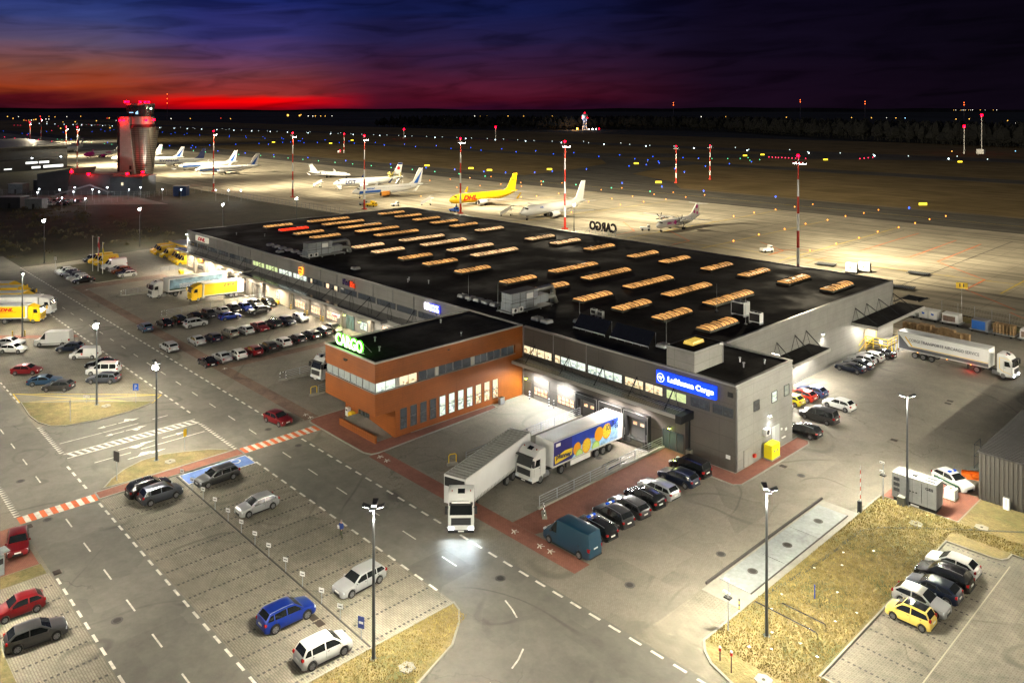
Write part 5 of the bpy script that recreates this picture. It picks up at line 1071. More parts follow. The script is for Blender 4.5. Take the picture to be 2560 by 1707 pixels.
# rigid box lorries of the courier
def rigid(x, y, z, rz, label, col='dhl', bl=9.2, pitch=0, h=3.3, side=1, deco=True, w=2.5, tz=3.75, both=False, group='courier box lorries', ms=None):
    r = empty('box_truck', (x, y, z), R(rz), label, 'truck', group); r.rotation_euler = (0, R(-pitch), R(rz))
    tparts(r, col, h=h, yellow_top=True); x0 = -2.45; x1 = x0 - bl; chassis(r, x1); wheels(r, [-1.3, x1 + 2.6] if bl < 8 else [-1.45, x1 + 2.9, x1 + 1.7])
    b = box_body(r, x0, x1, 1.05, tz, w=w, m_side=ms or white, name='box_body', m_roof=wt_roof)
    m = MB(); m.quad((-.6, -.95, h - .25), (-.6, .95, h - .25), (-2.2, 1.1, tz - .05), (-2.2, -1.1, tz - .05)); m.quad((-2.2, -1.1, h - .3), (-.6, -.95, h - .3), (-.6, -.95, h - .25), (-2.2, -1.1, tz - .05)); m.quad((-2.2, 1.1, h - .3), (-2.2, 1.1, tz - .05), (-.6, .95, h - .25), (-.6, .95, h - .3)); m.build('roof_fairing', PC[col], r)
    if deco:
        for s in ((1, -1) if both else (side,)):
            y_ = s * (w / 2 + .022); q = MB(); q.box(x1 + (.25 if bl < 8 else 1.5), x0 - .25, *sorted((y_, y_ + s * .01)), 1.2, tz - .15); q.build('yellow_panel', PC['dhl'], b)
            c_ = x1 + bl * (.36 if s > 0 else .45); text('lettering', 'DHL', 2.9 if bl > 8 else 2.4, .62, mat('courier_red', (.55, .01, .01), .5), b, (c_, y_ + s * .012, tz - .75), NORTH if s > 0 else SOUTH, bold=.06, shear=.35, depth=.02)
            q = MB(); q.box(c_ - 1.7, c_ + 1.7, *sorted((y_ + s * .01, y_ + s * .018)), 2.2, 2.25); q.build('red_line', MATS['courier_red'], b)
    return r
rigid(-171.3, 67.0, -.3, -90, 'yellow courier lorry with DHL box backed to the dock under the canopy', pitch=2.2, h=3.5)
rigid(-173.4, 39.9, .02, 52, 'yellow box lorry with DHL lettering standing nearest the brick strip', side=-1, bl=6.6, h=2.95, tz=3.45)
g8 = 'courier box lorries'
r = rigid(-178.3, 42.9, .02, 52, 'white box lorry with amber roof strip beside the nearest yellow lorry', col='white', side=-1, bl=9, h=3.6, deco=False, tz=3.8)
rigid(-184.6, 41.5, .02, 52, 'yellow cabbed lorry third from the near one on the left lot', side=-1, bl=8, h=3.1, ms=PC['dhl'], deco=False); rigid(-190.8, 42, .02, 52, 'yellow lorry with white roof fourth on the left lot', side=-1, bl=8, h=3.1, ms=PC['dhl'], deco=False)
rigid(-196.8, 41.6, .02, 52, 'farthest yellow lorry with white roof on the left lot', side=-1, bl=8, h=3.1, ms=PC['dhl'], deco=False)
# ------------------------------------------------------------------ things about the yard
def rail(name, x, y0, y1, z0a, z0b, label, grp='railings beside the loading pits', h=1.05, n=8, bars=4, ax='y'):
    r = empty(name, (x, y0, 0), 0, label, 'railing', grp) if ax == 'y' else empty(name, (y0, x, 0), 0, label, 'railing', grp)
    P3 = (lambda t, z: (0, t, z)) if ax == 'y' else (lambda t, z: (t, 0, z)); Ln = y1 - y0
    m = MB()
    for i in range(n + 1): t = Ln * i / n; z = z0a + (z0b - z0a) * i / n; m.cyl(P3(t, z), P3(t, z + h), .045, n=5)
    m.build('posts', steel, r); m = MB()
    for k in range(bars): q = .25 + (h - .25) * k / (bars - 1); m.cyl(P3(0, z0a + q), P3(Ln, z0b + q), .03 if k < bars - 1 else .04, n=5)
    m.build('bars', steel, r); return r
rail('railing', -57.35, 58.2, 79.3, .22, .28, 'grey railing between the docks and the brick walkway'); rail('railing', -70.55, 59.5, 79.3, .22, .28, 'grey railing beyond the juice lorry')
rail('railing', -111.15, 58, 70, .22, .25, 'grey railing left of the lorry at the orange building', n=5); rail('railing', -102.25, 58.5, 70, .22, .25, 'short railing just left of the orange building', n=4)
rail('railing', -185.15, 58.6, 79, .22, .28, 'railing on the far side of the bright courier docks'); rail('railing', -161.05, 58.6, 79, .22, .28, 'railing between the courier docks and the three car rows', n=7)
rail('railing', -206, 73.5, 80, .02, .02, 'short white railing by the yellow vans and grey building', n=3)
def hoop(x, y, col, label, ax=0, hh=1.0):
    r = empty('guard_hoop', (x, y, 0), R(ax), label, 'barrier', 'guard hoops at the ends of pit walls')
    m = MB(); m.box(-.65, .65, -.25, .25, 0, .28, .05, .03); m.build('concrete_foot', conc, r)
    m = MB(); pts = [(-.45, 0, .2), (-.45, 0, hh + .1), (-.3, 0, hh + .25), (.3, 0, hh + .25), (.45, 0, hh + .1), (.45, 0, .2)]
    for i, (a, b) in enumerate(zip(pts, pts[1:])):
        a, b = Vector(a), Vector(b); k = max(1, round((b - a).length / .22))
        for j in range(k): m.m = (i + j) % 2; m.cyl(a.lerp(b, j / k), a.lerp(b, (j + 1) / k), .055, n=6)
    m.build('hoop', [black, white] if col == 'bw' else [yel, yel], r)
hoop(-56.0, 57.5, 'bw', 'black and white striped hoop at the near end of the walkway railing', -40); hoop(-71.3, 58.1, 'y', 'yellow hoop beside the turning curtain sided lorry', 70)
hoop(-102.3, 57.8, 'y', 'yellow hoop just left of the orange building', 80); hoop(-111.1, 57.6, 'bw', 'striped hoop left of the lorry at the orange building', 60)
hoop(-185.2, 58.1, 'bw', 'striped hoop at the far courier dock wall', 60); hoop(-161, 58.1, 'bw', 'striped hoop at the near courier dock wall beside black cars', 60)
m = MB()
for x, y, k in ((-76.2, 79.3, .9), (-79.9, 79.3, .9), (-75.3, 79.3, .9), (-71.5, 79.3, .9), (-148.9, 79, .9), (-143, 79, .9), (-142.4, 79, .9), (-137.2, 79, .9), (-136.6, 79, .9)): pass
bo = MB()
for i in range(6): bo.m = i % 2; bo.cyl((0, 0, i * .18), (0, 0, (i + 1) * .18), .09, n=8)
bm_ = bo.mesh('bollard', [black, white]); by_ = bo.mesh('bollard', [black, yel])
things('bollard', bm_, [(-80.0, 79.2), (-76.2, 79.2), (-75.3, 79.2), (-71.4, 79.2)], ['striped bollard by the small wall door', 'striped bollard right of the first roller door', 'striped bollard left of the second roller door', 'striped bollard by the leftmost dock shelter'], 'bollard', 'bollards by the roller doors', .0)
things('bollard', by_, [(-148.9, 78.9), (-143.2, 78.9), (-142.3, 78.9), (-137.1, 78.9), (-136.2, 78.9)], ['yellow striped bollard left of the far roller door', 'yellow striped bollard right of the far roller door', 'yellow striped bollard left of the middle roller door', 'yellow striped bollard right of the middle roller door', 'yellow striped bollard left of the near roller door'], 'bollard', 'bollards by the roller doors', .0)
things('bollard', by_, [(-165.6, 33.2), (-164.4, 34.9)], ['dark bollard left of the lamp post by the brick strip', 'dark bollard right of the lamp post by the brick strip'], 'bollard')
# reserved-bay plates
def plate_sign(x, y, label, h=1.3, blue=False, w=.5, hh=.38, rz=25, grp='small parking plates along the lot divider', name='parking_plate'):
    r = empty(name, (x, y, 0), R(rz), label, 'sign', grp); m = MB(); m.cyl((0, 0, 0), (0, 0, h), .028, n=6); m.build('post', steel, r)
    m = MB(); m.box(-w / 2, w / 2, -.04, -.015, h - hh, h); m.m = 1; m.box(-w / 2, w / 2, -.015, .0, h - hh, h); m.build('plate', [white if not blue else mat('sign_navy', (.03, .05, .2), .4), black], r)
    q = MB(); q.box(-w * .35, w * .35, -.045, -.04, h - hh * .62, h - hh * .42); q.build('printed_line', black if not blue else white, r); return r
nth = ['first', 'second', 'third', 'fourth', 'fifth', 'sixth', 'seventh', 'eighth', 'ninth', 'tenth', 'eleventh']
for i, x in enumerate((-88.7, -85.9, -83, -80, -76.9, -73.9, -71, -68.2, -65, -62, -58.8, -55.9)):
    plate_sign(x, 33.95, ('small white parking plate, %s from the blue bay along the divider' % nth[i]) if i < 11 else 'small white parking plate nearest the taller blue plate', rz=25)
plate_sign(-52.75, 33.9, 'taller dark blue plate at the near end of the lot divider', 1.75, True, .55, .9, rz=25)
def big_sign(x, y, h, w, hh, col, label, rz=0, s='', sc=None, name='road_sign', back=steel):
    r = empty(name, (x, y, 0), R(rz), label, 'sign'); m = MB(); m.cyl((0, 0, 0), (0, 0, h), .035, n=6); m.build('post', steel, r)
    m = MB(); m.box(-w / 2, w / 2, -.06, -.035, h - hh, h); m.m = 1; m.box(-w / 2, w / 2, -.035, -.02, h - hh, h); m.build('panel', [col, back], r)
    if s: text('lettering', s, w * .42, hh * .6, sc or white, r, (0, -.062, h - hh * .45), SOUTH, bold=.03, depth=.01)
    return r
sb = mat('sign_blue', (.02, .12, .6), .4)
r = big_sign(-116.5, 38.2, 2.75, .75, .95, sb, 'blue parking sign with white letter P by the yellow lines', 45, 'P')
q = MB(); q.box(-.25, .25, -.068, -.06, 1.9, 1.98); q.build('plate_text', white, r)
big_sign(-121.2, 33.2, 1.15, .85, .38, white, 'low white information plate by the left grass island', 45); 
r = big_sign(-115.5, 29.7, 2.9, .12, .8, steel, 'thin grey edge-on sign post on the left grass island', 45)
big_sign(-95.9, 37, 2.8, .45, .9, yel, 'narrow yellow sign seen edge-on at the blue bay island', 115); big_sign(-93.6, 28.7, 3.3, .9, 1.1, mat('sign_back', (.08, .08, .08), .5, .4), 'grey back of a road sign on the island by the black SUV', 20)
r = big_sign(-230.9, 55.9, 2.6, .6, .8, white, 'white and violet sign at the tip of the flag lawn', 45)
big_sign(-53.95, 175.5, 6.1, 2.1, 1.2, yel, 'tall yellow stand number sign behind the apron fence', 30, '11', black)
# flags
for i, (x, y, h, c, l) in enumerate(((-218.2, 61.2, 9.0, None, 'bare white flagpole, leftmost of three'), (-217.3, 62.2, 8.8, mat('flag_red', (.6, .02, .03), .7), 'white flagpole with long red banner'), (-213.3, 62.1, 7.9, mat('flag_yellow', (.7, .55, .03), .7), 'white flagpole with narrow yellow banner, rightmost of three'))):
    r = empty('flagpole', (x, y, 0), 0, l, 'flagpole', 'flagpoles on the lawn'); m = MB(); m.cyl((0, 0, 0), (0, 0, h), .09, .06, n=8); m.box(0, 1.3, -.03, .03, h - .1, h - .04); m.build('pole', white, r)
    if c:
        m = MB(); n = 12; wv = 1.3 if i == 1 else .7
        m.loft([[(.1 + wv * k, .12 * math.sin(j * .9 + k * 3) , h - .1 - 4.6 * j / n) for k in (0, .5, 1 - .35 * j / n)] for j in range(n + 1)], close=False, cap=False); m.build('banner', c, r)
# lawn bits
def tube(x0, y0, x1, y1, label):
    r = empty('tube_rail', (x0, y0, .1), 0, label, 'rail', 'low tube rails on the lawn'); m = MB(); m.path([(0, 0, 0), (0, 0, .5), (.15, 0, .62), (x1 - x0 - .15, y1 - y0, .62), (x1 - x0, y1 - y0, .5), (x1 - x0, y1 - y0, 0)], .05, 8); m.build('tube', chrome, r)
tube(-33.7, 59.25, -28.3, 59.15, 'shiny low tube rail on the lawn, nearer one'); tube(-32.1, 60.65, -28.3, 60.6, 'shiny low tube rail on the lawn, farther one')
for x, y, h, l in ((-32.25, 51.8, .75, 'short post with red cap at the lawn corner, left one'), (-31, 51.3, 1.25, 'taller post with red and white cap at the lawn corner, right one')):
    r = empty('marker_post', (x, y, .1), 0, l, 'post', 'capped posts at the lawn corner'); m = MB(); m.cyl((0, 0, 0), (0, 0, h), .04, n=6); m.build('post', mat('rust_post', (.12, .06, .04), .7), r); m = MB(); m.cyl((0, 0, h), (0, 0, h + .22), .1, n=8); m.m = 1; m.cyl((0, 0, h + .22), (0, 0, h + .32), .1, .08, n=8); m.build('cap', [redp, white], r)
r = empty('marker_post', (-30.9, 64.1, .1), 0, 'thin blue post on the lawn beside the drain channel', 'post'); MB().cyl((0, 0, 0), (0, 0, 1.15), .05, n=6).build('post', mat('post_blue', (.02, .05, .35), .5), r)
r = empty('marker_post', (-34.45, 58.2, .0), 0, 'black and yellow striped post at the lawn kerb', 'post'); m = MB()
for i in range(5): m.m = i % 2; m.cyl((0, 0, i * .2), (0, 0, .2 + i * .2), .05, n=6)
m.build('post', [black, yel], r)
def cam_pole(x, y, h, label):
    r = empty('camera_pole', (x, y, 0), 0, label, 'camera pole', 'thin poles with cameras beside the weighbridge'); m = MB(); m.cyl((0, 0, 0), (0, 0, h), .055, .045, n=6); m.build('pole', steel, r)
    m = MB(); m.box(-.35, .1, -.08, .08, h - .05, h + .12); m.box(-.3, .05, -.3, -.1, h * .78, h * .78 + .14); m.box(-.28, .0, .06, .3, h * .7, h * .7 + .12); m.build('camera', white, r)
    m = MB(); m.box(-.3, .25, -.2, .2, h * .66, h * .66 + .1); m.build('display', black, r)
cam_pole(-33.8, 85.6, 3.9, 'thin camera pole beside the generator paving'); cam_pole(-33.7, 55.3, 3.95, 'thin white camera pole near the lawn corner')
r = empty('barrier_gate', (-34.4, 81.2, 0), 0, 'dark barrier machine with its thin boom raised upright', 'barrier'); m = MB(); m.box(-.18, .18, -.16, .16, 0, 1.2, .01, .01); m.build('cabinet', dkm, r)
m = MB()
for i in range(9): m.m = i % 2; m.cyl((0, .18, .95 + i * .42), (.02, .18, 1.37 + i * .42), .03, n=5)
m.build('boom', [white, redp], r)
# generator set, tank, plough, cage
gx, gy = -31.0, 87.2
r = empty('generator', (gx, gy, .05), R(0), 'big grey container generator on the red paving behind the lamp post', 'generator')
gm_ = wall_mat('generator_panels', (.36, .37, .36), 1.45, 5, joint=.6, rough=.4); L2, W2 = 2.15, .95
m = MB(); m.box(-L2, L2, -W2, W2, .45, 2.95); m.build('housing', gm_, r); m = MB(); m.box(-L2 + .1, L2 - .1, -W2 + .1, W2 - .1, .05, .45); m.build('skid', black, r)
m = MB()
for k in range(3): m.box(-L2 + .15, -L2 + .75, -W2 - .02, -W2, 1.1 + k * .55, 1.45 + k * .55); 
m.build('louvre', mat('louvre', (.06, .065, .07), .5), r)
m = MB()
for k in range(2): m.box(.9 + k * .0, 1.9, -.55 + k * .7, -.2 + k * .7, 2.95, 2.97)
m.box(-.35, .05, -.3, .1, 2.95, 3.05); m.build('roof_grille', MATS['louvre'], r)
m = MB()
for x in (-.6, .75): m.cb(x, -W2 - .015, 1.7, .03, .03, 2.0)
for x in (-.35, -.05, .25): m.cb(x, -W2 - .03, 1.6, .14, .05, .1)
m.build('door_latches', black, r); text('lettering', 'GES', .75, .3, black, r, (1.5, -W2 - .03, 2.35), SOUTH, bold=.03, depth=.02)
m = MB(); m.box(-1.4, -.7, -W2 - .75, -W2 - .05, .0, .9); m.build('cable_box', mat('olive_box', (.14, .14, .11), .5), r)
m = MB(); m.box(-.3, .5, -W2 - .02, -W2, .15, .3); m.build('skid_label', white, r)
r = empty('liquid_tank', (-29.0, 91.0, .05), 0, 'white plastic liquid tank on a pallet beside the generator', 'tank'); m = MB(); m.box(-.55, .55, -.55, .55, .12, 1.1, .05, .05); m.build('tank', white, r); m = MB()
for i in range(4): m.box(-.6 + i * .36, -.5 + i * .36, -.6, .6, 0, .1)
m.cyl((0, 0, 1.1), (0, 0, 1.16), .15, n=10); m.build('pallet', mat('wood', (.28, .19, .10), .8), r)
r = empty('snow_plough', (-28.5, 97.6, .0), R(30), 'orange snow plough blades lying beside the shed', 'snow plough'); om2 = mat('plough_orange', (.65, .13, .01), .45)
m = MB(); m.loft([[(x, .5 * math.sin(t) - .2 * (x > 0), .5 + .5 * -math.cos(t)) for t in (0.2, .8, 1.4, 2.0, 2.6)] for x in (-1.4, 0, 1.4)], close=False, cap=False); m.build('blade', om2, r)
m = MB(); m.prismy([(.6, 0), (1.7, .1), (1.0, 1.9), (.5, 1.1)], .5, .65); m.box(-.5, .5, .1, .7, .2, .5); m.build('side_blade', om2, r); m = MB(); m.box(-.4, .9, .4, 1.2, .15, .4); m.build('mount', dkm, r)
r = empty('gas_cage', (-28.6, 101.8, 0), 0, 'dark open cage with a blue box against the shed wall', 'cage'); m = MB()
for x in (-1.1, .9):
    for y in (-1.1, 1.1): m.box(x, x + .08, y, y + .08, 0, 2.8)
for z in (.1, 1.4, 2.7): m.box(-1.1, .98, -1.1, -1.04, z, z + .08); m.box(-1.1, -1.04, -1.04, 1.1, z, z + .08)
m.box(.9, .96, -1.05, 1.1, .1, 2.7); m.build('cage_frame', dkm, r); m = MB(); m.box(-.5, .5, -.6, .3, .1, .7); m.build('blue_box', mat('box_blue', (.02, .10, .4), .5), r)
r = empty('meter_cabinet', (-24.3, 92.6, .1), 0, 'small white meter cabinet on the lawn by the shed', 'cabinet'); m = MB(); m.box(-.28, .28, -.14, .14, 0, 1.2); m.m = 1; m.box(-.02, .02, -.155, -.14, .3, 1.1); m.build('cabinet', [white, black], r)
sh = empty('storage_shed', (-10, 110, 0), 0, 'dark corrugated metal shed at the right picture edge', 'shed')
cor = wall_mat('corrugated_wall', (.085, .078, .07), .42, 30, joint=.35, mort=.06, metal=.4); m = MB(); m.box(-27, 30, 93.2, 140, 0, 4.9); part(sh, m, 'wall', cor)
m = MB()
for i in range(136): m.box(-26.95 + i * .42, -26.8 + i * .42, 93.12, 93.2, 0, 4.85)
part(sh, m, 'wall_ribs', mat('shed_rib', (.10, .095, .085), .5, .4))
m = MB(); m.box(-27.15, 30, 93.0, 140, 4.9, 5.02); 
for i in range(110): m.box(-27.15, 30, 93.1 + i * .42, 93.2 + i * .42, 5.02, 5.08)
part(sh, m, 'roof', mat('shed_roof', (.05, .048, .048), .45, .4, var=.2, vs=1))
# yellow electrical box, wall units, bins
r = empty('electrical_box', (-46.85, 86.4, .08), 0, 'bright yellow electrical cabinet by the east door', 'cabinet'); m = MB(); m.box(-.5, .5, -.95, .95, .15, 1.75); m.build('cabinet', mat('cabinet_yellow', (.8, .68, .01), .5), r); m = MB(); m.box(.5, .52, -.45, -.15, .9, 1.1); m.box(.5, .52, .2, .5, .9, 1.1); m.box(-.55, .55, -1, 1, 0, .15); m.build('warning_plate', conc, r)
r = empty('air_conditioner', (-47.4, 86.1, 2.7), 0, 'white air conditioner with round fan on the east wall', 'air conditioner'); m = MB(); m.box(-.2, .3, -.5, .5, 0, .75); m.build('casing', white, r); m = MB(); m.cyl((.3, -.1, .38), (.32, -.1, .38), .3, n=16); m.build('fan_grille', black, r)
def bin_(x, y, l, col=yel, w=.9):
    r = empty('grit_bin', (x, y, .03), 0, l, 'bin'); m = MB(); m.box(-w / 2, w / 2, -.35, .35, 0, .6, -.05, -.05); m.build('tub', col, r); m = MB(); m.box(-w / 2 - .08, w / 2 + .08, -.43, .43, .6, .78, .15, .2); m.build('lid', col, r)
bin_(-52.6, 78.6, 'yellow grit bin behind the black van'); bin_(-91.3, 57.3, 'yellow grit bin by the office entrance'); bin_(-155.2, 79, 'yellow bin beside the black SUV at the dock'); bin_(-112.8, 75.6, 'yellow bin under the canopy left of the orange building'); bin_(-200.6, 76.5, 'yellow box by the small white railing', w=1.4)
r = empty('litter_bin', (-92.2, 57.2, .08), 0, 'white litter cabinet by the office entrance', 'bin'); m = MB(); m.box(-.3, .3, -.25, .25, 0, 1.1); m.m = 1; m.box(-.2, .2, -.27, -.25, .7, .9); m.build('bin', [white, black], r)
r = empty('litter_bin', (-53.5, 79.3, .03), 0, 'grey litter bin beside the glazed entrance', 'bin'); m = MB(); m.box(-.3, .3, -.3, .3, 0, 1.0); m.m = 1; m.box(-.22, .22, -.22, .22, 1.0, 1.03); m.build('bin', [conc, black], r)
r = empty('litter_bin', (-81.2, 74.9, .08), 0, 'grey litter box at the far corner of the orange wall', 'bin'); m = MB(); m.box(-.25, .25, -.4, .4, 0, .9); m.m = 1; m.box(-.2, .2, -.3, .3, .9, .93); m.build('bin', [steel, black], r)
r = empty('wheel_guides', (-60.0, 72.8, -.75), R(90), 'pair of pale wheel guides on the dock slope beside the trailer', 'wheel guide'); m = MB()
for y in (-.0, -1.0): m.path([(-1.6, y, .12), (-1.2, y + .1, .16), (1.0, y + .1, .16), (1.4, y, .1)], .09, 6)
m.build('guide', chrome, r)
r = empty('pay_station', (-81.9, 15.4, .03), R(10), 'grey ticket machine with flat roof plate at the left edge', 'ticket machine'); m = MB(); m.box(-.35, .35, -.3, .3, 0, 1.75); m.m = 1; m.box(.35, .37, -.2, .2, 1.0, 1.5); m.build('cabinet', [steel, black], r); m = MB(); m.box(-.3, .9, -.45, .55, 2.15, 2.22); m.cyl((0, 0, 1.75), (0, 0, 2.15), .06, n=6); m.build('roof_plate', steel, r)
# yellow loading platform
r = empty('loading_platform', (-55, 138.3, 0), 0, 'yellow railed loading platform under the east canopy', 'platform'); m = MB(); m.box(-2, 1.6, -1.2, 3, 1.1, 1.25); m.build('deck', dkm, r); m = MB()
for x, y in [(-2, -1.2), (-.8, -1.2), (.4, -1.2), (1.6, -1.2), (1.6, .3), (1.6, 1.7), (1.6, 3), (-2, 3)]: m.path([(x, y, 0), (x, y, 2.3)], .05, 4)
for z in (1.3, 1.8, 2.3): m.path([(-2, -1.2, z), (1.6, -1.2, z), (1.6, 3, z)], .045, 4)
m.path([(-2.2, -3.6, .1), (-2, -1.2, 1.2)], .05, 4); m.path([(-2.2, -3.6, 1.1), (-2, -1.2, 2.3)], .05, 4); m.path([(-1.0, -3.6, 1.1), (-.8, -1.2, 2.3)], .05, 4); m.path([(2.6, -1.6, 0), (2.3, -1.4, 1.4)], .09, 5)
for y in (-.6, .2, 1.0): m.path([(1.6, y, 1.2), (1.6, y, 2.3)], .03, 4)
m.m = 0; m.box(.9, 1.6, -1.5, -1.22, .2, 1.0); m.build('railing', mat('rail_yellow', (.8, .55, .01), .4), r); m = MB(); m.box(.2, .8, -1.28, -1.24, 1.5, 2.1); m.build('notice', white, r)
m = MB(); m.box(-2.2, -2.1, -1.5, 3, .1, 3.2); m.build('dock_curtain', mat('dock_light', (.6, .45, .3), .6), r)
# containers, pallets along the east yard
wood = mat('pallet_wood', (.34, .22, .11), .8, var=.35, vs=3)
pk = MB()
for k in range(9):
    z = k * .15
    for i in range(5): pk.box(-.6, .6, -.4 + i * .17, -.29 + i * .17, z + .11, z + .14)
    for x in (-.6, -.06, .5): pk.box(x, x + .1, -.4, .5, z, z + .11)
pkm = pk.mesh('pallet_stack', wood)
ps = [(-58 + 1.05, 156.6), (-55.8, 156.3), (-54.6, 156.6), (-56.9, 154.9), (-55.7, 154.8), (-54.4, 154.6), (-53.2, 156.1), (-53.1, 154.3), (-51.9, 155.6), (-51.8, 154), (-50.6, 155.3), (-50.5, 153.7), (-49.3, 155), (-49.2, 153.6), (-48, 154.8), (-47.9, 153.4), (-46.8, 154.6)]
for i, (x, y) in enumerate(ps):
    o = obj('pallet_stack', pkm, None, (x, y, 0), (0, 0, random.uniform(-.08, .08))); o.scale = (1, 1, random.uniform(.7, 1.3)); tag(o, 'stack of wooden pallets in the block behind the long white lorry', 'pallets', 'pallet stacks behind the long lorry')
def uld(x, y, kind, label):
    r = empty('cargo_dolly', (x, y, 0), R(-2), label, 'cargo dolly', 'cargo dollies along the apron fence'); m = MB(); m.box(-1.8, 1.8, -1.25, 1.25, .35, .5); m.build('bed', steel, r)
    m = MB(); 
    for a in (-1.3, 1.3):
        for b in (-1.1, 1.1): m.cyl((a, b - .08, .18), (a, b + .08, .18), .18, n=10)
    m.build('wheels', rubber, r)
    if kind == 'white':
        for s in (-.85, .85):
            m = MB(); m.box(s - .78, s + .78, -1.1, 1.1, .5, 2.05, .0, .05); m.build('container', white, r); m = MB(); m.quad((s - .2, -1.13, 1.2), (s + .2, -1.13, 1.2), (s + .25, -1.13, 1.5), (s - .3, -1.13, 1.6)); m.build('container_mark', sb, r)
    if kind == 'net':
        m = MB(); m.box(-1.5, 1.5, -1.1, 1.1, .5, 2.1, .1, .1); m.build('container', white, r); m = MB(); m.box(-1.2, .9, -1.14, -1.1, .7, 1.7); m.build('net_panel', mat('net_brown', (.22, .15, .12), .8, var=.4, vs=6), r)
    if kind == 'blue':
        m = MB(); m.box(-1.5, 1.3, -1.1, 1.1, .5, 2.3, .1, .1); m.build('container', mat('grey_box', (.2, .2, .22), .5), r); m = MB(); m.box(-1.3, .9, -1.14, -1.1, .6, 2.1); m.build('tarpaulin', mat('tarp_blue', (.02, .12, .45), .5), r)
    if kind == 'wood':
        for k in range(11): m_ = MB(); o = obj('pallets', pkm, r, (-1.1 + .55 * (k % 5), -.5 + .9 * (k // 5 % 2), .5)); o.scale = (.9, .9, 1.25)
for x, y, k, l in ((-60.4, 165.6, 'white', 'white container dolly farthest left behind the fence'), (-56.4, 165.3, 'white', 'white container dolly with small blue marks'), (-52.4, 165.1, 'net', 'white container with brown netting on a dolly'), (-46.9, 163.5, 'blue', 'container under blue tarpaulin on a dolly'), (-43.1, 163.3, 'wood', 'dolly stacked with wooden pallets'), (-39.0, 163.1, 'net', 'dark loaded dolly at the right picture edge'), (-34.9, 163, 'white', 'dolly just past the right picture edge')): uld(x, y, k, l)
r = empty('yard_gate', (-30.6, 141.5, 0), R(20), 'grey steel gate frame beyond the long lorry cab', 'gate'); m = MB(); m.path([(-2.2, 0, 0), (-2.2, 0, 2.3), (2.4, 0, 2.3), (2.4, 0, 0)], .07, 4); m.path([(-2.2, 0, .5), (2.4, 0, .5)], .05, 4); m.path([(-2.2, 0, 2.2), (-3.2, 0, .4)], .05, 4); m.build('gate_frame', steel, r); m = MB()
for i in range(9): m.path([(-1.9 + i * .5, 0, .5), (-1.9 + i * .5, 0, 2.3)], .02, 4)
m.build('gate_bars', steel, r)
# person
def person(x, y, rz, label):
    import bmesh
    J = [((0, 0, .98), .135, .15), ((0, 0, 1.2), .14, .16), ((.02, 0, 1.42), .13, .19), ((.03, 0, 1.52), .06, .06), ((.06, 0, 1.66), .095, .085), ((.05, 0, 1.76), .07, .07),
         ((.02, .2, 1.43), .065, .06), ((.06, .26, 1.16), .05, .045), ((.22, .2, 1.0), .035, .035), ((.02, -.2, 1.43), .065, .06), ((.14, -.25, 1.2), .05, .045), ((.34, -.14, 1.25), .035, .035),
         ((0, .1, .92), .095, .09), ((.10, .11, .5), .062, .06), ((-.02, .11, .09), .045, .045), ((.14, .12, .04), .04, .045), ((0, -.1, .92), .095, .09), ((.02, -.11, .5), .062, .06), ((-.2, -.11, .12), .045, .045), ((-.06, -.12, .04), .04, .045)]
    Ed = [(0, 1), (1, 2), (2, 3), (3, 4), (4, 5), (2, 6), (6, 7), (7, 8), (2, 9), (9, 10), (10, 11), (0, 12), (12, 13), (13, 14), (14, 15), (0, 16), (16, 17), (17, 18), (18, 19)]
    b0 = len(J)
    for h, s in ((8, 1), (11, -1)):                 # five fingers on each hand
        hx, hy, hz = J[h][0]
        for k in range(5):
            J.append(((hx + .05, hy + (k - 2) * .017, hz - .03), .011, .010)); J.append(((hx + .085 if k else hx + .05, hy + (k - 2) * .02, hz - .075), .008, .008)); Ed += [(h, len(J) - 2), (len(J) - 2, len(J) - 1)]
    me = bpy.data.meshes.new('body'); bm = bmesh.new(); sk = bm.verts.layers.skin.verify(); vs = [bm.verts.new(j[0]) for j in J]
    for v, j in zip(vs, J): v[sk].radius = (j[1], j[2])
    vs[0][sk].use_root = True
    for a, b in Ed: bm.edges.new((vs[a], vs[b]))
    bm.to_mesh(me); bm.free(); t = bpy.data.objects.new('tmp', me); COL.objects.link(t); t.modifiers.new('s', 'SKIN'); u = t.modifiers.new('u', 'SUBSURF'); u.levels = 1
    me2 = bpy.data.meshes.new_from_object(t.evaluated_get(bpy.context.evaluated_depsgraph_get())); bpy.data.objects.remove(t)
    me2.materials.clear(); me2.name = 'body'
    for q in (mat('skin', (.42, .24, .17), .5), mat('jacket_blue', (.02, .05, .22), .8), mat('trousers_olive', (.06, .065, .035), .85), black): me2.materials.append(q)
    for p in me2.polygons:
        c_ = p.center; p.use_smooth = True; p.material_index = 3 if c_.z < .1 else 2 if c_.z < .95 and abs(c_.y) < .19 and c_.x < .17 else 1 if c_.z < 1.51 and c_.x < .2 - .0 and c_.z > 1.03 else 0 if c_.z >= 1.51 or c_.x > .18 else 1
    r = empty('person', (x, y, .03), R(rz), label, 'person'); obj('body', me2, r)
    m = MB(); m.loft([[(.03 + q * math.cos(a), q * math.sin(a), z) for a in [2 * math.pi * i / 10 for i in range(10)]] for z, q in ((1.68, .1), (1.74, .11), (1.80, .095), (1.845, .04))]); m.build('hair', mat('grey_hair', (.25, .2, .17), .8), r, smooth=60)
    m = MB(); m.box(.14, .17, -.02, .02, 1.665, 1.69); m.m = 1; m.box(.13, .15, -.045, -.02, 1.71, 1.725); m.box(.13, .15, .02, .045, 1.71, 1.725); m.box(.13, .15, -.025, .025, 1.63, 1.638); m.build('face', [MATS['skin'], black], r)
    m = MB(); m.box(.30, .33, -.25, -.02, 1.1, 1.4); m.build('paper_sheet', white, r)
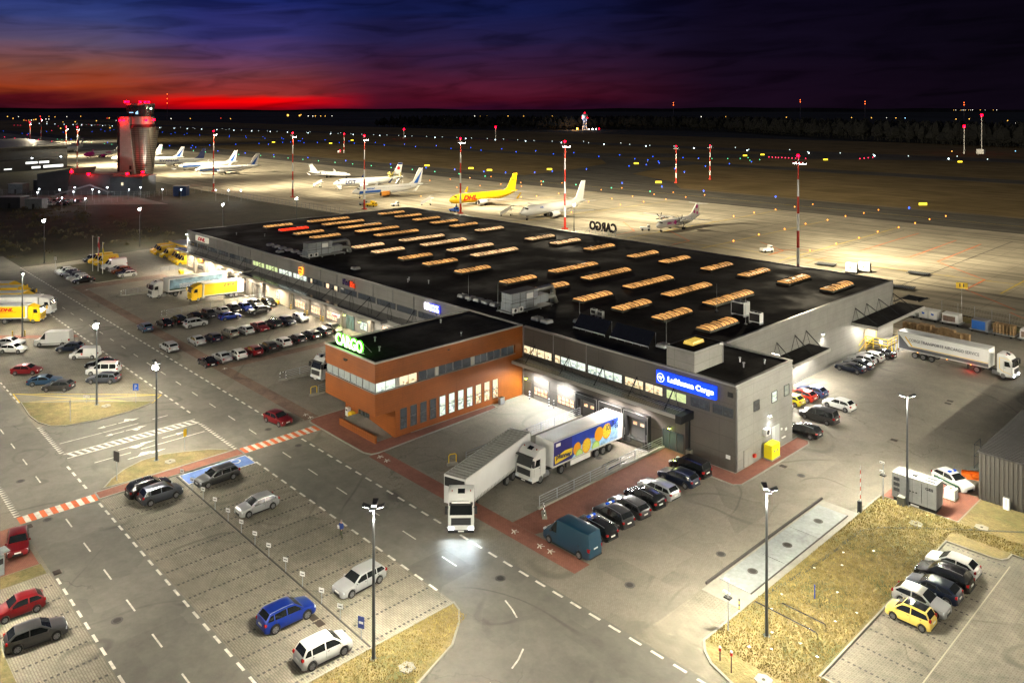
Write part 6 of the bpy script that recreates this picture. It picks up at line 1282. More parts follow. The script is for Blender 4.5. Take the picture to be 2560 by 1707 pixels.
person(-66.3, 40.4, -70, 'walking grey haired person in blue jacket and olive trousers holding a paper sheet')
# ------------------------------------------------------------------ equipment on the roofs
ahm = wall_mat('duct_panels', (.30, .33, .36), 1.5, 3, joint=.5, metal=.5, rough=.35)
def ahu(x, y, label, k=1):
    r = empty('air_handling_unit', (x, y, H_), 0, label, 'air handling unit', 'large air handling units on the warehouse roof')
    m = MB(); m.box(-1.1, 1.1, 0, 5.6, 1.7, 3.2); m.box(-1.1, 1.1, -.2, 5.4, .55, 1.7, .05, .0); m.box(-.9, .9, 5.4, 8.2, .8, 2.0); m.build('casing', ahm, r)
    m = MB(); m.box(-1.2, 1.2, -.3, 5.6, 3.2, 3.26); m.build('casing_roof', mat('navy_roof', (.02, .02, .05), .5), r)
    m = MB(); m.path([(-.2, 5.6, 2.6), (-.2, 9.6, 2.7), (-.2, 10.2, 2.4), (-.2, 10.4, 1.8), (-.2, 10.4, .1)], .42, 14); m.build('round_duct', mat('duct_metal', (.45, .47, .48), .3, .9), r, smooth=40)
    m = MB(); m.path([(.3, 8.2, 1.3), (.3, 10, 1.3), (.3, 10.6, .1)], .38, 12); m.build('flexible_duct', mat('duct_flex', (.3, .31, .3), .5, .6), r, smooth=30)
    m = MB(); m.box(-1.6, 1.6, -.5, 8.6, .3, .42)
    for y_ in (0, 3, 6, 8.4): m.box(-1.4, -1.25, y_, y_ + .15, 0, .3); m.box(1.25, 1.4, y_, y_ + .15, 0, .3)
    m.build('platform', steel, r); m = MB(); m.box(1.1, 1.15, 3.2, 4.6, 2.0, 2.8); m.build('control_panel', white, r)
    m = MB()
    for y_ in (1.8, 3, 4.6): m.box(1.1, 1.14, y_, y_ + .05, .6, 3.1)
    m.box(1.1, 1.16, -.2, 5.4, 1.68, 1.74); m.build('casing_frame', chrome, r)
    for y_ in (-.1, 1.1):
        m = MB(); m.box(1.3, 1.6, y_, y_ + .9, .42, 1.1); m.m = 1; m.cyl((1.6, y_ + .45, .76), (1.62, y_ + .45, .76), .26, n=12); m.build('condenser', [white, black], r)
ahu(-88.4, 82.6, 'large air handling unit with shiny duct behind the orange building roof'); ahu(-150.2, 83.0, 'large air handling unit with duct near the glowing shield sign')
def cond(x, y, w, d, h, label, name='condenser_unit', z=H_, fans=2, rz=0, grp='small units on the warehouse roof'):
    r = empty(name, (x, y, z), R(rz), label, 'rooftop unit', grp); m = MB(); m.box(-w / 2, w / 2, -d / 2, d / 2, .25, .25 + h); m.build('casing', white, r)
    m = MB(); m.box(-w / 2 + .1, w / 2 - .1, -d / 2 - .02, -d / 2, .4, h + .1)
    for i in range(fans): m.cyl((-w / 2 + w * (i + .5) / fans, 0, .25 + h), (-w / 2 + w * (i + .5) / fans, 0, .4 + h), min(w / fans, d) * .42, n=14)
    m.build('fan_grille', black, r); m = MB(); m.box(-w / 2, -w / 2 + .15, -d / 2, d / 2, 0, .25); m.box(w / 2 - .15, w / 2, -d / 2, d / 2, 0, .25); m.build('feet', steel, r)
cond(-63.6, 107.8, 2.2, 1.7, 1.9, 'tall white chiller between the nearest skylights'); cond(-59.6, 105.3, 1.8, .9, 1.4, 'low condenser by the east roof edge', fans=3)
cond(-78.6, 91.5, 1.0, .5, .8, 'left of two small condensers behind the solar panels', fans=1); cond(-77.1, 91.3, 1.0, .5, .8, 'right of two small condensers behind the solar panels', fans=1)
hk = MB(); hk.box(-.7, .7, -.7, .7, 0, .35, .05, .05); hk.m = 1; hk.loft([[(x * k, y * k, z) for x, y in ((-.65, -.65), (.65, -.65), (.65, .65), (-.65, .65))] for z, k in ((.35, 1), (.5, .85), (.56, .4))]); hkm = hk.mesh('roof_dome', [steel, mat('dome_acrylic', (.35, .33, .3), .15, coat=1)])
dm = [(-83, 83.8), (-81, 83.7), (-77.8, 87.3), (-62.2, 86.3), (-133.5, 84.5)] + [(-155.4 - 2.9 * i, 84.9) for i in range(6)] + [(-93.6 - 2.0 * i, 85.0) for i in range(5)] + [(-160.4, 82.4)]
dl = ['roof dome left of the pair behind the orange corner', 'roof dome right of the pair behind the orange corner', 'roof dome near the left end of the solar panels', 'roof dome right of the solar panels', 'lone roof dome above the violet and red letters'] + ['small roof dome in the line left of the far air handling unit'] * 6 + ['small roof dome in the line left of the near air handling unit'] * 5 + ['roof dome by the roof edge near the far air handling unit']
for i, ((x, y), l) in enumerate(zip(dm, dl)): tag(obj('roof_dome', hkm, None, (x, y, H_ - .06)), l, 'roof dome', 'roof domes beside the far air handling unit' if 5 <= i < 11 else 'roof domes beside the near air handling unit' if 11 <= i < 16 else 'roof domes')
for i, (a, b, l) in enumerate(((-76.2, -70.4, 'left row of black solar panels on the near roof'), (-69.5, -63, 'right row of black solar panels on the near roof'))):
    r = empty('solar_panels', (a, 84.2, H_ - .06), 0, l, 'solar panels', 'solar panel rows on the near roof'); n = 5; m = MB()
    for k in range(n):
        u0, u1 = (b - a) * k / n, (b - a) * (k + 1) / n - .04; m.add([(u0, 0, .35), (u1, 0, .35), (u1, 1.5, 1.9), (u0, 1.5, 1.9), (u0, .04, .3), (u1, .04, .3), (u1, 1.54, 1.85), (u0, 1.54, 1.85)], [(0, 1, 2, 3), (7, 6, 5, 4), (0, 4, 5, 1), (1, 5, 6, 2), (2, 6, 7, 3), (3, 7, 4, 0)])
    m.build('panel', mat('solar_black', (.006, .007, .012), .15, coat=.7), r); m = MB(); m.box(0, b - a, -.08, -.02, .2, .34)
    for k in range(n + 1): u = (b - a) * k / n; m.path([(u, -.05, 0), (u, -.05, .3)], .03, 4); m.path([(u, 1.5, 0), (u, 1.5, 1.85)], .03, 4)
    m.build('rack', steel, r)
rk = MB(); rk.cyl((0, 0, 0), (0, 0, 4.2), .035, .015, n=5); rk.cyl((0, 0, 0), (0, 0, .12), .25, n=8); rkm = rk.mesh('lightning_rod', steel)
things('lightning_rod', rkm, [(-76.6, 86), (-61.9, 86.5), (-90.8, 83), (-60.5, 104), (-67.5, 107.5), (-99, 84)], ['thin rod at the left end of the solar panels', 'thin rod at the right end of the solar panels', 'thin rod left of the near air handling unit', 'thin rod by the low condenser', 'thin rod left of the tall chiller', 'thin rod above the blue lit letters'], 'lightning rod', 'lightning rods on the roof', H_ - .05)
vn = MB(); vn.cyl((0, 0, 0), (0, 0, .5), .09, n=8); vn.cyl((0, 0, .5), (0, 0, .62), .17, n=8); vnm = vn.mesh('roof_vent', steel)
vl = [(-52, 88, 'small vent at the middle of the east block roof'), (-50.6, 86.5, 'white vent near the east block roof edge'), (-49.5, 89.5, 'vent near the east block back edge'), (-118, 86, 'vent pipe above the dark lower windows'), (-117, 85, 'second vent pipe above the dark lower windows'), (-113.5, 87, 'vent pipe in line with the airport letters'), (-90, 60, 'vent pipe on the orange building near the green letters'), (-86, 58, 'vent pipe near the orange roof front corner'), (-84, 70, 'vent pipe at the orange roof east side'), (-91, 72, 'vent pipe at the orange roof west side'), (-190, 86, 'vent pipe near the far left roof corner'), (-183, 90, 'vent cluster near the far left roof corner')]
for x, y, l in vl: tag(obj('roof_vent', vnm, None, (x, y, H_ + (.05 if y < 78 else -.05))), l, 'roof vent', 'vents on the roofs')
# ------------------------------------------------------------------ aircraft
pw = mat('aircraft_white', (.66, .66, .65), .3, coat=.4); pg = mat('aircraft_grey', (.30, .30, .31), .4, .2); cock = mat('cockpit_glass', (.01, .01, .012), .1, coat=.6)
ac_blue = mat('aircraft_blue', (.01, .09, .42), .35); ac_navy = mat('aircraft_navy', (.008, .02, .12), .35); ac_pink = mat('aircraft_magenta', (.42, .02, .22), .35); ac_red = mat('aircraft_red', (.5, .01, .03), .35)
def swept(mb, r0, t0, th0=.35, th1=.12):          # (x leading, x trailing, y, z) root and tip, thin box wing
    (a0, b0, y0, z0), (a1, b1, y1, z1) = r0, t0
    q = [(a0, y0, z0 - th0 * .3), ((a0 + b0) / 2 + (a0 - b0) * .15, y0, z0 + th0 / 2), (b0, y0, z0), ((a0 + b0) / 2, y0, z0 - th0 / 2)]
    p = [(a1, y1, z1 - th1 * .3), ((a1 + b1) / 2 + (a1 - b1) * .15, y1, z1 + th1 / 2), (b1, y1, z1), ((a1 + b1) / 2, y1, z1 - th1 / 2)]
    mb.loft([q, p])
def plane(x, y, hd, label, kind='b', body=None, fin=None, txt=None, tcol=None, tx=-6, tw=5, th_=1.6, tz=3.6, finband=None, winglet=None, engm=None, nose=None, belly=None, tails=None):
    body = body or pw; fin = fin or body
    r = empty('parked_aircraft', (x, y, .05), R(hd), label, 'aircraft', 'aircraft parked on the apron')
    if kind == 'b': Ls, Rd, zc = 39, 1.95, 3.35; st = [(0, .06, -.45), (.35, .55, -.38), (1.0, .95, -.3), (2.0, 1.35, -.18), (3.4, 1.72, -.06), (5.5, 1.95, 0), (9, 1.95, 0), (24, 1.95, 0), (28, 1.8, .14), (32, 1.4, .5), (35.5, .9, .9), (38, .45, 1.25), (39, .15, 1.4)]
    elif kind == 'a': Ls, Rd, zc = 27, 1.4, 2.5; st = [(0, .05, -.4), (.4, .45, -.35), (1.3, .95, -.2), (2.6, 1.3, -.05), (4, 1.4, 0), (17, 1.4, 0), (20, 1.2, .2), (23.5, .7, .7), (26, .3, 1.1), (27, .1, 1.2)]
    else: Ls, Rd, zc = 29, 1.2, 2.4; st = [(0, .04, -.35), (.6, .4, -.3), (2, .8, -.15), (4, 1.15, 0), (6, 1.2, 0), (19, 1.2, 0), (23, .95, .25), (26.5, .55, .55), (29, .12, .75)]
    N = 20; ring = lambda d, q, dz: [(-d, q * math.cos(2 * math.pi * i / N), zc + dz + q * math.sin(2 * math.pi * i / N)) for i in range(N)]
    m = MB(); m.loft([ring(*s) for s in st]); nf = len(m.f)
    mats_ = [body]
    if nose or belly:
        mats_ += [nose or body, belly or body]
        for i, f_ in enumerate(m.f):
            xx = sum(m.v[k][0] for k in f_) / len(f_); zz = sum(m.v[k][2] for k in f_) / len(f_)
            if nose and xx > -13: m.mi[i] = 1
            elif belly and zz < zc - Rd * .45: m.mi[i] = 2
    m.build('fuselage', mats_, r, smooth=50)
    m = MB(); q = Rd * .93
    for s in (-1, 1): m.quad(*[(a, s * b, zc + c_) for a, b, c_ in ((-.052 * Ls, .05, Rd * .52), (-.052 * Ls, Rd * .42, Rd * .44), (-.072 * Ls, Rd * .50, Rd * .66), (-.072 * Ls, .05, Rd * .74))][::s]); m.quad(*[(a, s * b, zc + c_) for a, b, c_ in ((-.053 * Ls, Rd * .45, Rd * .42), (-.075 * Ls, Rd * .80, Rd * .34), (-.080 * Ls, Rd * .74, Rd * .56), (-.072 * Ls, Rd * .52, Rd * .64))][::s])
    m.v = [(a + .06, b * 1.02, c_ + .05) for a, b, c_ in m.v]; m.build('cockpit_window', cock, r)
    if kind != 'c' and txt != 'DHL' and kind != 'f' and label.find('blank') < 0:
        m = MB(); n = 34 if kind == 'b' else 18; a0, a1 = (-6.5, -31) if kind == 'b' else (-5.5, -20)
        for s in (-1, 1):
            for i in range(n):
                xx = a0 + (a1 - a0) * i / n; zz = .38 * Rd; yy = math.sqrt(Rd * Rd - zz * zz) + .015
                m.quad((xx, s * yy, zc + zz - .16), (xx - .26, s * yy, zc + zz - .16), (xx - .26, s * (yy - .06), zc + zz + .18), (xx, s * (yy - .06), zc + zz + .18))
        m.build('cabin_windows', cock, r)
    elif kind == 'c':
        m = MB()
        for s in (-1, 1):
            for i in range(7): m.cyl((-7 - i * 1.6, s * 1.15, zc + .3), (-7 - i * 1.6, s * 1.2, zc + .3), .28, n=8)
        m.build('cabin_windows', cock, r)
    # wings
    for s in (-1, 1):
        m = MB()
        if kind == 'b': swept(m, (-13.2, -21.6, 1.3 * s, 2.3), (-16.6, -20.8, 6 * s, 2.65), .7, .45); swept(m, (-16.6, -20.8, 6 * s, 2.65), (-22.2, -23.7, 16.6 * s, 3.5), .45, .12)
        elif kind == 'a': swept(m, (-10.6, -13.4, 1.0 * s, 4.0), (-10.8, -13.3, 5 * s, 4.0), .4, .35); swept(m, (-10.8, -13.3, 5 * s, 4.0), (-11.4, -12.9, 13.5 * s, 4.25), .35, .12)
        else: swept(m, (-11, -18, .8 * s, 1.7), (-18.2, -20, 13.5 * s, 2.5), .4, .12); m.quad((-18.2, 13.5 * s, 2.5), (-20, 13.5 * s, 2.5), (-21, 13.9 * s, 3.9), (-20.2, 13.9 * s, 3.9))
        m.build('wing', pg if kind != 'c' else body, r, smooth=40)
        if winglet: m = MB(); swept(m, (-22.2, -23.7, 16.6 * s, 3.5), (-24.2, -25.0, 17.2 * s, 5.9), .14, .08); m.build('winglet', winglet, r)
        if kind == 'b':
            m = MB(); ey, ez = 4.9 * s, 1.75
            m.loft([[(-xx, ey + q_ * math.cos(2 * math.pi * i / 14), ez + q_ * math.sin(2 * math.pi * i / 14)) for i in range(14)] for xx, q_ in ((12.1, .82), (12.0, .95), (12.6, 1.05), (14.2, 1.05), (15.8, .82), (16.8, .5))], cap=True)
            m.m = 1; m.cyl((-11.98, ey, ez), (-11.94, ey, ez), .78, n=14); m.m = 0; m.box(-17, -13.2, ey - .12, ey + .12, ez + .6, ez + 1.2); m.build('engine', [engm or body, black], r, smooth=40)
            m = MB(); swept(m, (-33.5, -37, .5 * s, zc + 1.1), (-36.6, -38.2, 7 * s, zc + 1.7), .25, .1); m.build('tailplane', tails or pg, r)
        elif kind == 'a':
            m = MB(); ey, ez = 4.1 * s, 3.75
            m.loft([[(-xx, ey + q_ * math.cos(2 * math.pi * i / 12), ez - .1 + q_ * math.sin(2 * math.pi * i / 12)) for i in range(12)] for xx, q_ in ((8.2, .2), (8.7, .42), (10, .55), (12.5, .5), (14.5, .2))]); m.m = 1
            for k in range(6):
                a = math.pi / 3 * k + .3; m.quad(*[(-8.4, ey + u * math.cos(a) - v * math.sin(a), ez - .1 + u * math.sin(a) + v * math.cos(a)) for u, v in ((.2, -.1), (1.95, -.16), (1.95, .16), (.2, .1))])
            m.build('engine', [body, black], r, smooth=40); m = MB(); swept(m, (-24.8, -26.8, .1 * s, 7.6), (-25.4, -26.6, 3.7 * s, 7.7), .2, .1); m.build('tailplane', body, r)
        else:
            m = MB(); m.loft([[(-xx, 2.1 * s + q_ * math.cos(2 * math.pi * i / 12), zc + .6 + q_ * math.sin(2 * math.pi * i / 12)) for i in range(12)] for xx, q_ in ((19.5, .6), (20.2, .75), (22.5, .72), (24.5, .45))]); m.build('engine', body, r, smooth=40); m = MB(); swept(m, (-26.5, -28.8, .1 * s, 7.6), (-29.2, -30.4, 5 * s, 7.8), .2, .1); m.build('tailplane', body, r)
    if kind == 'b': fp = [(-30, zc + 1.6), (-33, zc + 2.9), (-36.6, 12.3), (-38.9, 12.3), (-37.4, zc + 1.3)]
    elif kind == 'a': fp = [(-19, zc + 1.2), (-21.5, zc + 2.2), (-24.6, 7.8), (-26.6, 7.8), (-25.6, zc + 1)]
    else: fp = [(-22.5, zc + 1), (-26.2, 7.7), (-29, 7.7), (-27.6, zc + .8)]
    m = MB(); m.prismy(fp, -.16, .16); fo = m.build('tail_fin', fin, r)
    if finband:
        m = MB()
        for s in (-1, 1): m.quad(*[(a, s * .18, b) for a, b in ((-33.2, zc + 1.6), (-35.6, zc + 1.6), (-38.7, 12.0), (-37.5, 10.2))])
        m.build('fin_band', finband, fo); m = MB(); m.loft([[(-d, 1.99 * math.cos(a), zc + 1.99 * math.sin(a)) for a in (.05, -.25 - k, -.6 - k)] for d, k in ((2.6, .1), (5, -.05), (9, -.1), (14, -.1))], close=False, cap=False); m.build('belly_band', finband, r)
    if txt:
        for s in (1, -1): text('lettering', txt, tw, th_, tcol, r, (tx, s * (Rd + .03), tz), NORTH if s > 0 else SOUTH, bold=.04 if txt != 'enter' else .02, shear=.3 if txt == 'DHL' else 0, depth=.03)
    gx_ = -17.5 if kind == 'b' else -12 if kind == 'a' else -15; gy_ = 2.7 if kind != 'c' else 2
    m = MB(); m.cyl((-.1 * Ls, 0, .9), (-.1 * Ls, 0, 2.2), .1); m.cyl((-.1 * Ls, -.3, .35), (-.1 * Ls, .3, .35), .35, n=12)
    for s in (-1, 1): m.cyl((gx_, gy_ * s, .9), (gx_, gy_ * s, 2.4), .14); m.cyl((gx_, gy_ * s - .4, .5), (gx_, gy_ * s + .4, .5), .5, n=12)
    m.build('landing_gear', rubber, r); return r
dy = PC['dhl']
plane(-256.3, 207, -90, 'yellow cargo jet with DHL on its side', body=dy, txt='DHL', tcol=mat('courier_red', (.55, .01, .01), .5), tx=-9.8, tw=7.6, th_=2.1, tz=3.7, winglet=dy, engm=pw, tails=pg)
text('fin_lettering', 'DHL', 1.6, .6, MATS['courier_red'], COL.objects[-1] if False else bpy.data.objects['parked_aircraft'], (-36.2, .2, 9.6), NORTH, bold=.05, shear=.3, depth=.03)
plane(-208.2, 201.2, -86, 'blank all white cargo jet nearest to the striped mast', txt='ASL', tcol=ac_blue, tx=-10, tw=2.2, th_=.6, tz=4.4)
plane(-311.8, 195.6, -92, 'white jet with blue band on the fin and enter on its side, orange engine', txt='enter', tcol=ac_blue, tx=-8.6, tw=4.4, th_=1.0, tz=4.3, finband=ac_blue, winglet=pw, engm=mat('engine_orange', (.5, .2, .03), .5))
r = plane(-354.4, 211.2, -99, 'white jet with dark LOT letters and colourful tail', txt='LOT', tcol=ac_navy, tx=-8.6, tw=5.6, th_=1.9, tz=3.5, finband=None, winglet=ac_navy)
m = MB(); m.box(-38.6, -36.2, -.18, .18, 11.2, 12.25); m.build('fin_cap', ac_navy, r); m = MB(); m.cyl((-36.4, -.2, 9.4), (-36.4, .2, 9.4), .85, n=16); m.build('fin_roundel', ac_red, r)
m = MB()
for i in range(26): a = random.uniform(-38, -30); m.cyl((a, -.19 - (.2 if a > -33 else 0), 4.6 + random.random() * 3), (a, .19 + (1.0 if a > -33 else .0), 4.6 + random.random() * 3), random.uniform(.2, .5), n=7)
m.build('tail_painting', mat('tail_mix', (.35, .3, .08), .5, var=.9, vs=1.2), r)
plane(-157.9, 215.2, -88, 'small white and raspberry turboprop with propellers', 'a', txt='SPRINT AIR', tcol=ac_pink, tx=-6.8, tw=5.0, th_=.8, tz=2.7)
r = COL.objects['parked_aircraft.004'] if 'parked_aircraft.004' in COL.objects else None
if r:
    m = MB()
    for a, b, c_ in ((-24.6, 6.6, .75), (-23, 4.9, .6), (-24.8, 4.4, .55)): m.cyl((a, -.18, b), (a, .18, b), c_, n=14)
    m.cyl((-9.2, 1.36, 2.7), (-9.2, 1.44, 2.7), .75, n=14); m.build('spots', ac_pink, r)
plane(-405.6, 253.4, 27, 'white business jet with T tail facing right', 'c')
plane(-491.5, 196, -103, 'white jet with blue banded fin nearest right of the control tower', finband=ac_blue, winglet=pw)
plane(-531.8, 200.8, -97, 'white jet with blue banded fin behind the nearest one right of the tower', finband=ac_blue, winglet=pw)
plane(-584, 199, -108, 'white jet with navy fin and RYANAIR letters right of the tower', fin=ac_navy, txt='RYANAIR', tcol=ac_navy, tx=-14.5, tw=13, th_=1.3, tz=4.0, belly=ac_navy)
plane(-613, 195, -103, 'white jet whose banded tail rises above the RYANAIR jet', finband=ac_blue)
plane(-654.4, 196.5, -88, 'white jet with only its nose showing left of the tower')
plane(-716.2, 194, -64, 'magenta nosed jet with WIZZ letters left of the tower', nose=ac_pink, txt='WIZZ', tcol=ac_pink, tx=-23, tw=6, th_=1.6, tz=3.9, engm=ac_pink, winglet=ac_pink)
plane(-820, 205, -40, 'plain white jet behind the hangar corner'); plane(-880, 215, -45, 'white jet with banded fin farthest left by the hangar', finband=ac_blue)
# ------------------------------------------------------------------ ground equipment
def stairs(x, y, rz, label, z=2.9):
    r = empty('boarding_stairs', (x, y, .05), R(rz), label, 'boarding stairs', 'boarding stairs on the apron'); m = MB(); m.add([(0, -.7, .5), (0, .7, .5), (4.2, .7, z), (4.2, -.7, z), (0, -.7, .3), (0, .7, .3), (4.2, .7, z - .3), (4.2, -.7, z - .3)], [(0, 1, 2, 3), (4, 7, 6, 5), (0, 3, 7, 4), (1, 5, 6, 2), (0, 4, 5, 1), (3, 2, 6, 7)]); m.box(4.2, 5.4, -.8, .8, z - .15, z); m.build('flight', white, r)
    m = MB()
    for s in (-.75, .75): m.path([(0, s, 1.5), (4.2, s, z + 1), (5.4, s, z + 1)], .06, 4); m.path([(4.2, s, 0), (4.2, s, z)], .08, 4); m.add([(0, s, .5), (4.2, s, z), (4.2, s, z + .8), (0, s, 1.3)], [(0, 1, 2, 3)])
    m.build('side_panel', pw, r); m = MB(); 
    for a in (.3, 4): 
        for s in (-.8, .8): m.cyl((a, s - .1, .28), (a, s + .1, .28), .28, n=10)
    m.build('wheels', rubber, r)
stairs(-373.5, 211, 30, 'grey boarding stairs standing alone left of the LOT jet'); stairs(-271.5, 204, 60, 'white boarding stairs between the enter and yellow jets'); stairs(-224, 206, 50, 'white boarding stairs left of the blank white jet'); stairs(-350.5, 213, 170, 'white boarding stairs at the LOT jet front door'); stairs(-357, 252, 0, 'white lift at the tail of the LOT jet', 4); stairs(-722, 200, 20, 'white boarding stairs at the magenta jet')
def tug(x, y, rz, label, c=white, big=1.):
    r = empty('apron_vehicle', (x, y, .05), R(rz), label, 'service vehicle', 'service vehicles on the apron'); m = MB(); m.box(-2.1 * big, 1.2 * big, -.9, .9, .45, 1.15); m.box(.1, 1.1 * big, -.85, .85, 1.15, 1.95, .15, .08); m.build('body', c, r); m = MB(); m.box(1.02 * big, 1.1 * big, -.7, .7, 1.2, 1.75); m.box(.2, .95 * big, -.86, .86, 1.3, 1.75); m.build('window', glass, r); m = MB()
    for a in (-1.4 * big, .7 * big):
        for s in (-.8, .8): m.cyl((a, s - .12, .38), (a, s + .12, .38), .38, n=12)
    m.build('wheels', rubber, r); return r
for q in ((-163.2, 216.9, 40, 'white tug in front of the turboprop nose'), (-114.8, 209.5, 60, 'white tow tractor alone on the apron right of the turboprop'), (-539.8, 201.3, 0, 'white service car by the jet right of the tower, left one'), (-533.8, 207, 0, 'white service car under the jet right of the tower, right one'), (-276.7, 194.8, 80, 'white van behind the warehouse near the striped mast')): tug(*q)
tug(-281.5, 186.5, 20, 'yellow loader with platform behind the back roof corner', yel, 1.5); tug(-284.8, 188, 100, 'yellow belt loader behind the back roof corner', yel, 1.2); tug(-244.5, 200.5, 0, 'blue and white truck in front of the yellow jet', sb, 1.3); tug(-288, 186.5, 30, 'grey ground power unit behind the back roof corner', steel)
for x, y, l in ((-85.8, 198.2, 'white hooded container behind the warehouse, nearer one'), (-84.0, 201.6, 'white hooded container behind the warehouse, farther one')):
    r = empty('air_container', (x, y, .05), R(12), l, 'container', 'white hooded containers'); m = MB(); m.loft([[(u, a, b) for a, b in ((-1, .4), (1, .4), (1, 2), (.6, 2.5), (-.6, 2.5), (-1, 2))] for u in (-1.4, 1.2)]); m.build('container', white, r); m = MB(); m.box(1.21, 1.26, -.8, .8, .5, 2.2); m.box(-1.5, 1.3, -1.1, 1.1, .15, .38); m.build('base', dkm, r); m = MB(); m.cyl((-.3, -1.02, 1.5), (-.3, -1.0, 1.5), .18, n=8); m.build('emblem', mat('emblem_brown', (.3, .12, .02), .5), r)
for x, y, l in ((-73.7, 208, 'flat roller dolly beyond the north corner of the warehouse'), (-70.3, 189.1, 'flat roller dolly close to the north corner canopy'), (-94.6, 202.5, 'flat roller dolly behind the back roof edge')):
    r = empty('flat_dolly', (x, y, .05), R(8), l, 'cargo dolly', 'empty flat dollies'); m = MB(); m.box(-2.4, 2.4, -1.5, 1.5, .4, .5); m.build('deck', dkm, r); m = MB()
    for i in range(12): m.box(-2.3 + i * .4, -2.15 + i * .4, -1.4, 1.4, .5, .56)
    m.build('rollers', steel, r)
# ------------------------------------------------------------------ floodlight masts, street lamps
def mast(x, y, h, label, power=170000, col=(1, .87, .60), aim=(0, 1, -.36), on=True, spot=130):
    r = empty('floodlight_mast', (x, y, 0), 0, label, 'floodlight mast', 'red and white floodlight masts'); m = MB(); n = 7
    for i in range(n): m.m = (i + n) % 2; z0, z1 = h * i / n, h * (i + 1) / n; m.cyl((0, 0, z0), (0, 0, z1), .42 - .24 * z0 / h, .42 - .24 * z1 / h, n=10)
    m.m = 1; m.box(-.8, .8, -.8, .8, 0, .4); m.build('mast', [white, redp], r, smooth=30)
    m = MB(); m.box(-1.5, 1.5, -.5, .7, h, h + .12); m.path([(0, 0, h), (0, 0, h + 1.3)], .06, 5); m.path([(-1.4, -.4, h + .7), (1.4, -.4, h + .7)], .04, 4); m.build('platform', steel, r)
    for i in range(4):
        m = MB(); m.box(-1.6 + i * .85, -1.0 + i * .85, .5, .95, h - .35, h + .15); m.build('floodlight', dkm, r)
        if on: m = MB(); m.box(-1.56 + i * .85, -1.04 + i * .85, .6, .97, h - .42, h - .36); m.box(-1.58 + i * .85, -1.02 + i * .85, .95, 1.0, h - .3, h + .1); m.build('lamp', em('flood', (1, .96, .85), 60), r)
    m = MB(); m.cyl((0, 0, h + 1.3), (0, 0, h + 1.8), .34, n=10); m.build('obstruction_light', em('obstruction', (1, .0, .01), 26), r)
    light('POINT', (0, 0, h + 2.4), 150, (1, .02, .02), .3, parent=r)
    if on: light('SPOT', (0, 1.4, h - .3), power, col, .5, aim=aim, spot=spot, blend=1., parent=r); light('SPOT', (0, 1.5, h - .4), power * 3.2, col, .5, aim=(0, 1, -.13), spot=80, blend=1., parent=r); light('POINT', (0, 1.6, h - .6), power * .085, col, .4, parent=r)
for q in ((-90.3, 178.9, 28.3, 'tall striped mast right of centre rising beyond the warehouse', 115000), (-184.5, 199.6, 28.3, 'striped mast in front of the blank white jet', 120000), (-239.8, 199.4, 27.8, 'striped mast in front of the yellow jet nose', 110000), (-276.6, 179.2, 28.4, 'striped mast in front of the enter jet', 90000)): mast(*q)
mast(-336.6, 179.3, 28.2, 'striped mast left of the business jet beside the fence', 80000); mast(-387.9, 163.8, 28.3, 'striped mast in front of the jets right of the tower', 120000)
mast(-605.5, 160, 26.7, 'striped mast just right of the hangar corner'); mast(-628, 158.8, 26.5, 'striped mast at the hangar corner'); mast(-1080, 246, 27, 'striped mast above the hangar roof, farthest left')
mast(-257.4, 369, 18.7, 'slim striped mast on the airfield grass, left of two', on=False); mast(-255.8, 400.3, 18.2, 'slim striped mast on the airfield grass, right of two', on=False)
mast(-500, 168, 28, 'striped mast hidden behind the control tower'); mast(30, 172, 28.3, 'striped mast beyond the right picture edge', 120000); mast(-760, 165, 28, 'striped mast behind the hangar')
def lamp(x, y, label, h=11.3, heads=((1, 0),), power=5200, col=(1, .93, .74), bright=False, lens=8, spot=160, face=None):
    r = empty('street_lamp', (x, y, 0), 0, label, 'street lamp', 'tall street lamps'); m = MB(); m.cyl((0, 0, 0), (0, 0, h), .14, .08, n=10); m.cyl((0, 0, 0), (0, 0, .12), .3, n=10); m.build('pole', polem, r, smooth=40)
    for dx, dy in heads:
        m = MB(); p = Vector((dx, dy, 0)).normalized(); q = Vector((-p.y, p.x, 0)); a = p * .2; b = p * .82
        c_ = [(a + q * .15), (b + q * .22), (b - q * .22), (a - q * .15)]; m.add([(v.x, v.y, h + .0 + (.22 if i in (1, 2) else 0)) for i, v in enumerate(c_)] + [(v.x, v.y, h + .12 + (.22 if i in (1, 2) else 0)) for i, v in enumerate(c_)], [(3, 2, 1, 0), (4, 5, 6, 7), (0, 1, 5, 4), (1, 2, 6, 5), (2, 3, 7, 6), (3, 0, 4, 7)]); ho = m.build('lamp_head', black, r)
        m = MB(); m.add([(v.x * .8 + p.x * .1, v.y * .8 + p.y * .1, h - .03 + (.19 if i in (1, 2) else .03)) for i, v in enumerate(c_)], [(3, 2, 1, 0)]); m.build('lens', eW, ho)
    if bright:
        m = MB(); f_ = Vector(face or (.72, -.69, 0)).normalized(); c0 = f_ * .25; m.cyl((c0.x, c0.y, h - .3), (c0.x + f_.x * .12, c0.y + f_.y * .12, h - .38), .34, .34, n=14); m.build('lamp_face', em('street', (1, .98, .9), 90), r)
    light('POINT', (0, 0, h - .5), power * 1.95, col, .14, parent=r)
    return r
X4 = ((1, 1), (-1, 1), (1, -1), (-1, -1))
lamp(-50.1, 33.27, 'nearest tall lamp post with cross shaped dark head in the grass wedge', heads=X4, power=7500)
lamp(-31.3, 56.9, 'tall lamp post with dark head on the right lawn near the tube rails', heads=((1, 1), (-1, 1), (1, -1)), power=10000)
